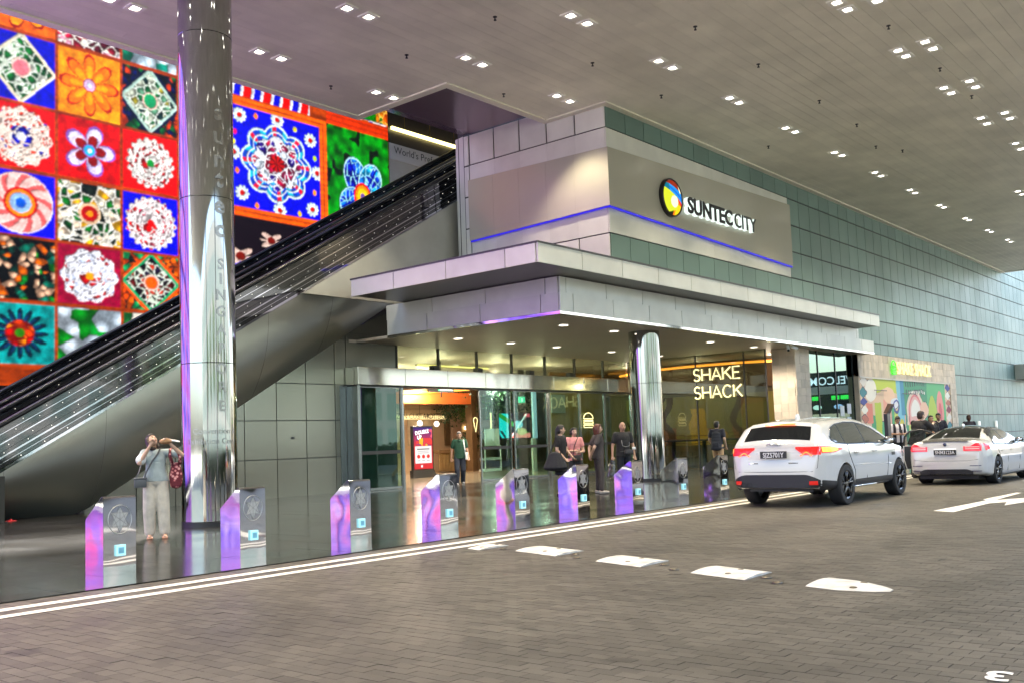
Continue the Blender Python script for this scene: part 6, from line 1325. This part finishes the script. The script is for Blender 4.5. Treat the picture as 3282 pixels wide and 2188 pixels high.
def wheel(x, y, r, w_, t, sg, spokes=5, split=True):
    mb = MB(); mb.lathe([(r*.70, -w_/2), (r*.93, -w_/2), (r*.985, -w_/2+.02), (r, -w_/2+.05), (r, w_/2-.05), (r*.985, w_/2-.02), (r*.93, w_/2), (r*.70, w_/2)], 48, (x, y, r), 'Y', cap=False)
    wo = bpy.data.objects.new('wheel', mb.mesh('wheel', rubber, 40)); C.objects.link(wo); wo.parent = t
    fy = y+sg*w_/2
    q = MB(); q.lathe([(r*.71, sg*0), (r*.70, -sg*.015), (r*.62, -sg*.03), (r*.60, -sg*w_*.8), (.01, -sg*w_*.8)], 40, (x, fy, r), 'Y', cap=False); o = q.build('rim', rimm, None, 40); o.parent = wo
    for k in range(spokes):
        for d_ in ((-.17, .17) if split else (0,)):
            a = 2*math.pi*k/spokes+.35; b_ = a+d_
            P = [(x+rr*math.cos(a+(b_-a)*u), fy-sg*(.035-.02*u), r+rr*math.sin(a+(b_-a)*u)) for rr, u in ((r*.12, 0), (r*.35, .45), (r*.66, 1))]
            o = MB().tube(P, [.032, .026, .020], 6).build('spoke', rimm, None, True); o.parent = wo
    o = MB().lathe([(r*.17, -sg*.045), (r*.17, -sg*.015), (r*.10, -sg*.008), (.002, -sg*.008)], 20, (x, fy, r), 'Y', cap=False).build('hub', chr_ if not split else rimm, None, 40); o.parent = wo
    o = MB().lathe([(r*.45, -sg*.10), (.02, -sg*.10)], 24, (x, fy, r), 'Y', cap=False).build('brake_disc', mat('brake_disc', (.25, .24, .23), .4, 1) if 'brake_disc' not in bpy.data.materials else bpy.data.materials['brake_disc'], None); o.parent = wo
def cut_body(car, xs, wheels, r, t, m_):
    me = car.body(xs).mesh('body', m_); o = bpy.data.objects.new('body', me); C.objects.link(o)
    bm = bmesh.new(); bm.from_mesh(me); bmesh.ops.recalc_face_normals(bm, faces=bm.faces[:]); bm.to_mesh(me); bm.free()
    cm = MB()
    for x in wheels: cm.lathe([(r, -1.3), (r, 1.3)], 48, (x, 0, r*.93), 'Y')
    cme = cm.mesh('cut'); bm = bmesh.new(); bm.from_mesh(cme); bmesh.ops.recalc_face_normals(bm, faces=bm.faces[:]); bm.to_mesh(cme); bm.free()
    co = bpy.data.objects.new('cut', cme); C.objects.link(co); md = o.modifiers.new('b', 'BOOLEAN'); md.operation = 'DIFFERENCE'; md.object = co; md.solver = 'EXACT'
    dg = bpy.context.evaluated_depsgraph_get(); m2 = bpy.data.meshes.new_from_object(o.evaluated_get(dg)); bpy.data.objects.remove(co); bpy.data.objects.remove(o)
    m2.name = 'body'; m2.materials.clear(); m2.materials.append(m_); m2.polygons.foreach_set('use_smooth', [True]*len(m2.polygons)); m2.set_sharp_from_angle(angle=R(38)); m2.polygons.foreach_set('material_index', [0]*len(m2.polygons))
    b_ = bpy.data.objects.new('body', m2); C.objects.link(b_); b_.parent = t
    for x in wheels:
        o = MB().grid([[(x+(r-.004)*math.cos(a), y_, r*.93+(r-.004)*math.sin(a)) for y_ in (-.90, .90)] for a in np.linspace(-.1, math.pi+.1, 24)]).build('arch_liner', carblack, None, True); o.parent = t
    return b_
def xstations(a, b, n): # dense at both ends
    u = np.linspace(0, 1, n); return list(a+(b-a)*(u-.085*np.sin(2*math.pi*u)*1.0))
def P_(mb, nm, m_, t, smooth=True):
    o = mb.build(nm, m_, None, smooth); o.parent = t; return o
def line_on(car, pts, off, r, nm, m_, t, sg=-1): return P_(MB().tube([car.sidep(x, z, off, sg) for x, z in pts], r, 5), nm, m_, t)
# ------------------------------------------------------------------ white SUV
suv = Car([(-.975,.46),(-.97,.70),(-.955,.90),(-.93,1.06),(-.89,1.17),(-.85,1.225),(-.72,1.38),(-.61,1.51),(-.55,1.558),(-.1,1.615),(.4,1.65),(1.0,1.66),(1.5,1.63),(1.9,1.55),(2.3,1.37),(2.62,1.19),(2.75,1.13),(3.2,1.075),(3.5,.99),(3.68,.85),(3.75,.62),(3.77,.45)],
          [(-.975,.42),(-.9,.35),(-.6,.31),(0,.30),(2.9,.28),(3.5,.28),(3.77,.38)],
          [(-.975,.74),(-.95,.82),(-.90,.885),(-.80,.935),(-.6,.97),(-.2,.995),(.2,1),(2.6,1.0),(3.1,.975),(3.45,.90),(3.65,.78),(3.77,.60)],
          [(.2,.88),(.35,.935),(.55,.955),(.75,.965),(.95,.965),(1.08,.945),(1.15,.915),(1.25,.87),(1.4,.80),(1.55,.72),(1.7,.63)],
          [(-.975,.02),(-.85,.04),(-.4,.05),(1,.05),(2.2,.06),(2.8,.05),(3.77,.03)], -.975, 3.77)
ts = thing('suv', 'white SUV with lit red tail lamps and plate SJZ5701Y stopped at the kerb', 'car', (16.95, 7.55, 0)); ts.scale = (.956,)*3
cut_body(suv, xstations(-.975, 3.77, 110), (0, 2.874), .405, ts, carwhite)
P_(suv.top_patch(-.835, -.615, .90, .92, .004), 'rear_window', glassd, ts); P_(suv.top_patch(1.98, 2.62, .86, .88, .004), 'windscreen', glassd, ts)
P_(suv.top_patch(-.625, -.45, .95, .96, .012), 'spoiler', carwhite, ts); P_(suv.rear_patch(-.30, .30, lambda y: 1.505, lambda y: 1.53, .045, 8, 2), 'brake_light_bar', lamph, ts)
wt = L_([(-.42,1.25),(-.28,1.40),(.0,1.475),(.5,1.515),(1.0,1.51),(1.4,1.465),(1.75,1.38),(2.1,1.245),(2.33,1.145)]); wb = L_([(-.42,1.22),(-.30,1.165),(.2,1.135),(2.33,1.118)])
for sg in (-1, 1):
    P_(suv.side_patch(-.45, 2.36, lambda x: wb(x)-.022, lambda x: wt(x)+.022, .004, sg, 40, 8), 'window_surround', carblack, ts)
    for a_, b_ in ((-.40, .06), (.10, 1.05), (1.10, 2.28)): P_(suv.side_patch(a_, b_, wb, lambda x: max(wt(x), wb(x)+.004), .008, sg, 20, 7), 'side_window', glass_s, ts)
    P_(MB().tube([suv.sidep(x, wt(x)+.024, .008, sg) for x in np.linspace(-.44, 2.34, 30)], .007, 5), 'window_trim', chr_, ts)
    for pts in ([(.20,1.11),(.18,.95),(.30,.78),(.44,.62),(.46,.44)], [(1.06,1.11),(1.06,.45)], [(2.22,1.11),(2.24,.8),(2.18,.45)], [(.46,.44),(2.18,.44)]): line_on(suv, pts, .001, .0075, 'door_gap', seamm, ts, sg)
    for x in (.50, 1.45): P_(MB().tube([suv.sidep(x-.10, .955, .012, sg), suv.sidep(x, .962, .035, sg), suv.sidep(x+.10, .955, .012, sg)], .016, 8), 'door_handle', carwhite, ts)
    P_(suv.side_patch(2.42, 2.62, lambda x: .84, lambda x: .90, .006, sg, 4, 2), 'side_vent', carblack, ts)
    P_(suv.side_patch(.415, 2.46, lambda x: .305, lambda x: .44, .010, sg, 14, 4), 'sill', carblack, ts); P_(MB().tube([suv.sidep(.45, .315, .03, sg), suv.sidep(2.43, .315, .03, sg)], .018, 8), 'sill_strip', chr_, ts)
    mc = Vector(suv.sidep(2.15, 1.15, .12, sg)); mm = MB(); mm.ball(mc, (.075, .125, .085), 16, 10); P_(mm, 'mirror_housing', carblack, ts); P_(MB().ball(mc+Vector((-.058, 0, .0)), (.02, .105, .068), 14, 8), 'mirror_glass', chr_, ts); P_(MB().tube([mc-Vector((0, sg*.1, .03)), suv.sidep(2.18, 1.10, 0, sg)], .025, 6), 'mirror_arm', carblack, ts)
    # tail lamp: inner part on the tailgate, outer part wrapping the flank
    zl_ = lambda y: .985+.02*(abs(y) > .7); zu_ = lambda y: 1.10
    ya, yb = sg*.40, sg*.862
    P_(suv.rear_patch(ya, yb, lambda y: 1.065-.11*min(1, (abs(y)-.40)/.16), lambda y: 1.10, .010, 12, 4), 'tail_lamp', lampr, ts)
    P_(suv.rear_patch(sg*.50, sg*.72, lambda y: .96+.03*math.cos((abs(y)-.61)*28), lambda y: .985+.03*math.cos((abs(y)-.61)*28), .014, 10, 2), 'lamp_loop', lamph, ts)
    P_(suv.side_patch(-.875, -.12, lambda x: .985+.05*max(0, (x+.45)/.33), lambda x: 1.10-.06*max(0, (x+.6)/.48), .010, sg, 16, 4), 'tail_lamp', lampr, ts)
    P_(suv.side_patch(-.86, -.32, lambda x: 1.0+.035*max(0, (x+.5)/.3), lambda x: 1.085-.03*max(0, (x+.6)/.3), .014, sg, 10, 3), 'indicator', lampa, ts)
    P_(suv.rear_patch(sg*.66, sg*.80, lambda y: .415, lambda y: .485, .022, 5, 3), 'reflector', mat('reflector_red', (.5, .02, .015), .1, emit=(1, .03, .02), estr=0.045) if 'reflector_red' not in bpy.data.materials else bpy.data.materials['reflector_red'], ts)
    P_(suv.side_patch(-.88, -.395, lambda x: .315, lambda x: .50-.04*(x+.88)/.48, .008, sg, 8, 4), 'bumper_wing', carblack, ts)
    P_(suv.side_patch(3.2, 3.55, lambda x: .86, lambda x: .98, .006, sg, 6, 3), 'headlamp', mat('headlamp', (.5, .52, .55), .05, .3) if 'headlamp' not in bpy.data.materials else bpy.data.materials['headlamp'], ts)
P_(suv.rear_patch(-.865, .865, lambda y: .36, lambda y: .60-.11*max(0, (abs(y)-.55)/.3)**2, .012, 34, 6), 'bumper', carblack, ts)
P_(suv.rear_patch(-.52, .52, lambda y: .865, lambda y: 1.075-.0*y, .003, 12, 4), 'plate_recess', mat('recess_white', (.66, .66, .65), .3), ts)
po = P_(MB().rbox(suv.x0-.028, suv.x0-.012, -.26, .26, .90, 1.03, .004), 'number_plate', plate_b, ts, False)
o = text('plate_text', 'SJZ5701Y', .125, plate_t, frame((suv.x0-.030, 0, .92), (0, -1, 0), (0, 0, 1)), None, sx=.82, offset=.003); o.parent = po
for y in (-.36, .42): P_(suv.rear_patch(y-.09, y+.09, lambda z: .80, lambda z: .818, .006, 4, 1), 'model_badge', chr_, ts)
P_(MB().tube([suv.rear(.17, 1.145, .02), suv.rear(.08, 1.165, .025), suv.rear(-.02, 1.16, .025), suv.rear(-.12, 1.14, .02)], [.006, .014, .016, .005], 8), 'badge', chr_, ts)
line_c = [line_on(suv, [(x, .70+.02*math.sin(x*2)) for x in np.linspace(.45, 2.4, 8)], -.002, .008, 'body_crease', carwhite, ts, sg) for sg in (-1, 1)]
for pts in ([(.83,.95),(.80,.72),(.72,.655)], [(-.83,.95),(-.80,.72),(-.72,.655)], [(-.72,.655),(-.3,.65),(.3,.65),(.72,.655)]): P_(MB().tube([suv.rear(y, z, .001) for y, z in pts], .005, 5), 'tailgate_gap', seamm, ts)
for y in (.50, .62): P_(MB().tube([(suv.x0-.045, y, .41), (suv.x0+.15, y, .41)], .048, 16, cap=False), 'exhaust_tip', chr_, ts, 40); P_(MB().lathe([(.001, 0), (.044, 0)], 16, (suv.x0-.02, y, .41), 'X', cap=False), 'exhaust_bore', blackmet, ts)
mm = MB(); mm.ball((.15, 0, 1.655), (.10, .025, .065), 12, 8); P_(mm, 'antenna_fin', carwhite, ts)
for x in (0, 2.874):
    for sg in (-1, 1): wheel(x, sg*.845, .375, .25, ts, sg, 5, True)
P_(MB().box(-.75, 3.6, -.62, .62, .28, .36), 'underbody', blackmet, ts, False)
# ------------------------------------------------------------------ white sedan with its far door open
sed = Car([(-.985,.42),(-.98,.66),(-.965,.86),(-.94,1.00),(-.91,1.075),(-.86,1.095),(-.5,1.115),(-.28,1.135),(.1,1.275),(.45,1.375),(.75,1.42),(1.1,1.435),(1.5,1.41),(1.9,1.30),(2.3,1.11),(2.48,1.03),(3.0,.965),(3.4,.87),(3.6,.72),(3.68,.50)],
          [(-.985,.36),(-.9,.26),(-.5,.20),(0,.16),(2.9,.16),(3.4,.17),(3.68,.3)],
          [(-.985,.76),(-.96,.83),(-.9,.89),(-.78,.945),(-.5,.985),(-.1,1.0),(.5,.985),(2.2,.985),(2.8,1.0),(3.1,.97),(3.4,.88),(3.6,.76),(3.68,.62)],
          [(.1,.86),(.25,.915),(.45,.945),(.65,.95),(.85,.935),(.95,.905),(1.03,.86),(1.15,.77),(1.3,.66),(1.42,.57),(1.5,.52)],
          [(-.985,.02),(-.85,.035),(-.2,.05),(1,.06),(2.1,.06),(2.6,.05),(3.68,.03)], -.985, 3.68)
tb = thing('sedan', 'white sports sedan with pink tail lamps and an open left door', 'car', (23.95, 6.72, 0), rz=R(-1.0)); tb.scale = (.925,)*3
cut_body(sed, xstations(-.985, 3.68, 110), (0, 2.812), .372, tb, carwhite)
P_(sed.top_patch(-.27, .46, .86, .90, .004), 'rear_window', glassd, tb); P_(sed.top_patch(.52, 1.55, .97, .95, .006), 'roof_panel', mat('carbon_roof', (.02, .022, .022), .15, coat=1), tb); P_(sed.top_patch(1.62, 2.38, .88, .90, .004), 'windscreen', glassd, tb)
wt = L_([(-.15,1.00),(.0,1.15),(.25,1.27),(.6,1.345),(1.0,1.36),(1.3,1.335),(1.6,1.25),(1.95,1.09),(2.1,1.0)]); wb = L_([(-.15,.975),(2.1,.955)])
for sg in (-1, 1):
    P_(sed.side_patch(-.18, 2.12, lambda x: wb(x)-.02, lambda x: wt(x)+.02, .004, sg, 36, 7), 'window_surround', carblack, tb)
    for a_, b_ in ((-.13, .10), (.13, .85), (.92, 2.05)): P_(sed.side_patch(a_, b_, wb, lambda x: max(wt(x), wb(x)+.004), .008, sg, 18, 6), 'side_window', glass_s, tb)
    for pts in ([(.13,.95),(.10,.8),(.32,.55),(.40,.30)], [(.88,.95),(.90,.6),(.86,.28)], [(2.0,.95),(2.02,.6),(1.95,.28)]): line_on(sed, pts, .001, .0075, 'door_gap', seamm, tb, sg)
    for x in (.40, 1.25): P_(MB().tube([sed.sidep(x-.09, .80, .01, sg), sed.sidep(x, .805, .034, sg), sed.sidep(x+.09, .80, .01, sg)], .015, 8), 'door_handle', carwhite, tb)
    mc = Vector(sed.sidep(1.85, 1.03, .13, sg)); P_(MB().ball(mc, (.07, .11, .065), 14, 10), 'mirror_housing', carblack, tb); P_(MB().ball(mc+Vector((-.052, 0, 0)), (.02, .09, .052), 12, 8), 'mirror_glass', chr_, tb); P_(MB().tube([mc-Vector((0, sg*.08, .02)), sed.sidep(1.9, .98, 0, sg)], .02, 6), 'mirror_arm', carblack, tb)
    P_(sed.rear_patch(sg*.42, sg*.82, lambda y: .82, lambda y: .935+.07*min(1, max(0, (abs(y)-.58)/.12)), .010, 14, 4), 'tail_lamp', lampp, tb); P_(sed.side_patch(-.80, -.55, lambda x: .825+.04*(x+.8)/.25, lambda x: 1.0-.05*(x+.8)/.25, .010, sg, 8, 4), 'tail_lamp', lampp, tb)
    for z in (.865, .91): P_(sed.rear_patch(sg*.46, sg*.78, lambda y: z, lambda y: z+.014, .014, 8, 1), 'light_guide', lampk, tb)
    for z in (.46, .33): P_(sed.rear_patch(sg*.55, sg*.80, lambda y: z, lambda y: z+.016, .006, 6, 1), 'bumper_slot', mat('slot_dark', (.05, .04, .12), .4) if 'slot_dark' not in bpy.data.materials else bpy.data.materials['slot_dark'], tb)
    P_(sed.side_patch(.42, 2.40, lambda x: .17, lambda x: .25, .02, sg, 12, 3), 'sill', carwhite, tb)
for y in (-.40, -.30, .30, .40): P_(MB().tube([(sed.x0-.02, y, .30), (sed.x0+.12, y, .30)], .042, 14, cap=False), 'exhaust_tip', mat('dark_chrome', (.12, .12, .12), .15, 1) if 'dark_chrome' not in bpy.data.materials else bpy.data.materials['dark_chrome'], tb, 40)
P_(sed.rear_patch(-.62, .62, lambda y: .265, lambda y: .385-.05*max(0, (abs(y)-.48)/.14), .012, 20, 4), 'diffuser', carblack, tb)
P_(sed.top_patch(-.915, -.85, .80, .84, .025), 'lip_spoiler', carblack, tb)
po = P_(MB().rbox(sed.x0-.022, sed.x0-.006, -.26, .26, .735, .855, .004), 'number_plate', plate_b, tb, False)
o = text('plate_text', 'SNM3123A', .115, plate_t, frame((sed.x0-.024, 0, .755), (0, -1, 0), (0, 0, 1)), None, sx=.84, offset=.002); o.parent = po
P_(sed.rear_patch(-.26, .26, lambda y: .862, lambda y: .885, .012, 8, 1), 'plate_lamp', mat('plate_lamp', (.8, .8, .78), .3, emit=(1, .98, .9), estr=0.112), tb)
bc = sed.rear(0, .985, .012); P_(MB().lathe([(.045, 0), (.045, -.012), (.034, -.016), (.002, -.016)], 20, bc, 'X', cap=False), 'badge', mat('badge_dark', (.06, .07, .12), .2, .5), tb, 30); P_(MB().lathe([(.045, -.002), (.040, -.018), (.036, -.018)], 20, bc, 'X', cap=False), 'badge_ring', chr_, tb)
P_(MB().tube([sed.rear(-.75, .62, .002), sed.rear(-.5, .585, .002), sed.rear(.5, .585, .002), sed.rear(.75, .62, .002)], .004, 5), 'boot_gap', seamm, tb)
mm = MB(); mm.ball((.62, 0, 1.43), (.10, .022, .055), 12, 8); P_(mm, 'antenna_fin', carwhite, tb)
for x in (0, 2.812):
    for sg in (-1, 1): wheel(x, sg*.80, .335, .255, tb, sg, 5, True)
P_(MB().box(-.8, 3.5, -.68, .68, .14, .24), 'underbody', blackmet, tb, False)
# open left door, hinged at its front edge
A = Vector((1.95, .93, 0)); d_ = Vector((-.42, .91, 0)).normalized(); n_ = Vector((.91, .42, 0))
Q = lambda u, z, k=0.0: (A+d_*u+n_*k+Vector((0, 0, z)))[:]
outl = [(0, .28), (.98, .30), (1.04, .55), (1.03, .93), (.02, .96)]
do = P_(MB().prism([Q(u, z) for u, z in outl], n_*.07), 'open_door', carwhite, tb, False)
P_(MB().prism([Q(u*.96+.02, z*.97+.015, -.012) for u, z in outl], n_*.010), 'door_lining', carblack, do, False)
fr_ = [(1.02, .95), (.98, 1.18), (.86, 1.32), (.55, 1.36), (.30, 1.28), (.05, .98)]
P_(MB().tube([Q(u, z, .03) for u, z in fr_], .028, 8), 'window_frame', carblack, do); P_(MB().poly([Q(u, z, .03) for u, z in fr_]), 'door_glass', glass('car_door_glass', (.45, .5, .5), 1.2, 0, 1.5, .08), do, False)
# ================================================================== across the road (behind the camera; seen only in the mirror steel and glass)
bark = mat('bark', (.10, .07, .05), .9, bump=.6, bscale=14); leafg = mat('tree_leaf', (.055, .11, .03), .6, orand=.1, var=.3, vscale=1.5)
def tree(x, y, h, r, label):
    t = thing('tree', label, 'tree', (x, y, -.08), 'street trees across the road')
    MB().tube([(x, y, -.08), (x+.1, y, h*.3), (x+.05, y+.1, h*.55), (x+.1, y, h*.8)], [.22, .17, .12, .04], 10).build('trunk', bark, t, True)
    for k in range(6):
        a = k*1.05; MB().tube([(x+.07, y, h*(.4+.06*k)), (x+r*.5*math.cos(a), y+r*.5*math.sin(a), h*(.6+.05*k)), (x+r*.8*math.cos(a), y+r*.8*math.sin(a), h*(.68+.05*k))], [.09, .05, .02], 6).build('limb', bark, t, True)
    mb = MB()
    for _ in range(34):
        a = random.uniform(0, 6.28); q = math.sqrt(random.random()); c = Vector((x+r*q*math.cos(a)*.85, y+r*q*math.sin(a)*.85, h*random.uniform(.5, .98)-.5*q)); cr = random.uniform(.5, 1.0)
        for _ in range(60):
            p = c+Vector((random.gauss(0, cr*.45), random.gauss(0, cr*.45), random.gauss(0, cr*.35))); d = Vector((random.gauss(0, 1), random.gauss(0, 1), random.gauss(0, .5))).normalized(); e = d.cross(Vector((random.gauss(0, 1), random.gauss(0, 1), 1))).normalized()*.11; d *= .32
            mb.add([p, p+d*.5+e, p+d, p+d*.5-e], [(0, 1, 2, 3)])
    mb.build('crown', leafg, t)
for k, (x, y) in enumerate(((-14, -17), (-5, -18.5), (4, -17), (13, -18), (23, -17.2), (34, -18), (46, -17))): tree(x, y, 8.5+.7*(k % 3), 3.4, 'broad leafy street tree across the road, %s from the lettered column side' % ordn[k])
for k, x in enumerate((-5.0, 9.9, 24.8, 39.7, 54.6)): column(x, -3.1, .487, ZC, [2.7, 6.2], 'mirror-polished steel column at the open road edge of the canopy, %s from the video wall end' % ordn[k])  # unseen ceiling supports, added to put streaks into the steel reflections
hd = thing('hedge', 'clipped dark green hedge across the road below the trees', 'hedge', (15, -9.6, -.08)); mb = MB()  # unseen hedge, added to darken the bright ground mirrored in the columns
for _ in range(9000):
    p = Vector((random.uniform(-40, 70), -9.6+random.uniform(-.6, .6), random.uniform(.05, 1.5))); d = Vector((random.gauss(0, 1), random.gauss(0, 1), random.gauss(0, 1))).normalized(); e = d.cross(Vector((random.gauss(0, 1), random.gauss(0, 1), 1))).normalized()*.12; d *= .3
    mb.add([p, p+d*.5+e, p+d, p+d*.5-e], [(0, 1, 2, 3)])
mb.build('foliage', leafg, hd); MB().rbox(-40, 70, -10.1, -9.1, -.08, 1.4, .1).build('core', mat('hedge_core', (.02, .04, .012), .9), hd)
ob = thing('office_block', 'pale office block with tall glass bays across the road', 'building', (15, -34, 0))
MB().box(-70, 120, -52, -34, -.08, 17).build('wall', mat('pale_concrete', (.15, .16, .16), .8, var=.1, vscale=.2), ob)
gw = mat('tinted_window', (.09, .13, .13), .15, 0, spec=.8)
pieces(ob, 'window', [(-69+i*2.6, -67.2+i*2.6, -34.06, -33.99, z, z+2.9) for i in range(72) for z in (.4, 4.2, 8.0, 11.8)], gw, limit=20, rest_name='window_field')
# lit car park board over the far lane, facing the traffic: shows mirrored in the street window
bd = thing('car_park_board', 'overhead lit board reading WELCOME to arriving cars', 'sign', (70, 2.4, 4.2))
MB().box(70, 70.25, -1.0, 5.6, 2.6, 5.7).build('case', blackmet, bd)
for y in (-.5, 5.1): MB().box(70.05, 70.2, y-.1, y+.1, 5.7, ZC).build('hanger', blackmet, bd)
def brd(s_, y, z, size, c, e): text('lettering', s_, size, emis('board_'+s_.lower(), c, e), frame((69.98, y, z), (0, -1, 0), (0, 0, 1)), bd, offset=.01)
brd('WELCOME', 2.4, 4.75, .85, (.75, .85, 1), 3.0); MB().box(69.97, 69.99, .6, 4.4, 4.05, 4.62).build('pale_strip', mat('board_pale', (.5, .5, .5), .6), bd); brd('CC', 3.2, 4.15, .5, (.05, .06, .06), .1)
for y in (3.4, 2.7, 1.2): MB().box(69.97, 69.99, y-.3, y+.3, 3.62, 3.92).build('green_lamp', emis('board_green', (.05, 1, .12), 2.5) if 'board_green' not in bpy.data.materials else bpy.data.materials['board_green'], bd)
for y, c in ((3.9, (.7, .9, 1)), (2.9, (.4, .6, 1)), (1.3, (.7, 1, .9))): MB().ball((69.97, y, 3.1), (.02, .35, .18)).build('lit_number', emis('board_num%d' % int(y*10), c, 2.5), bd)
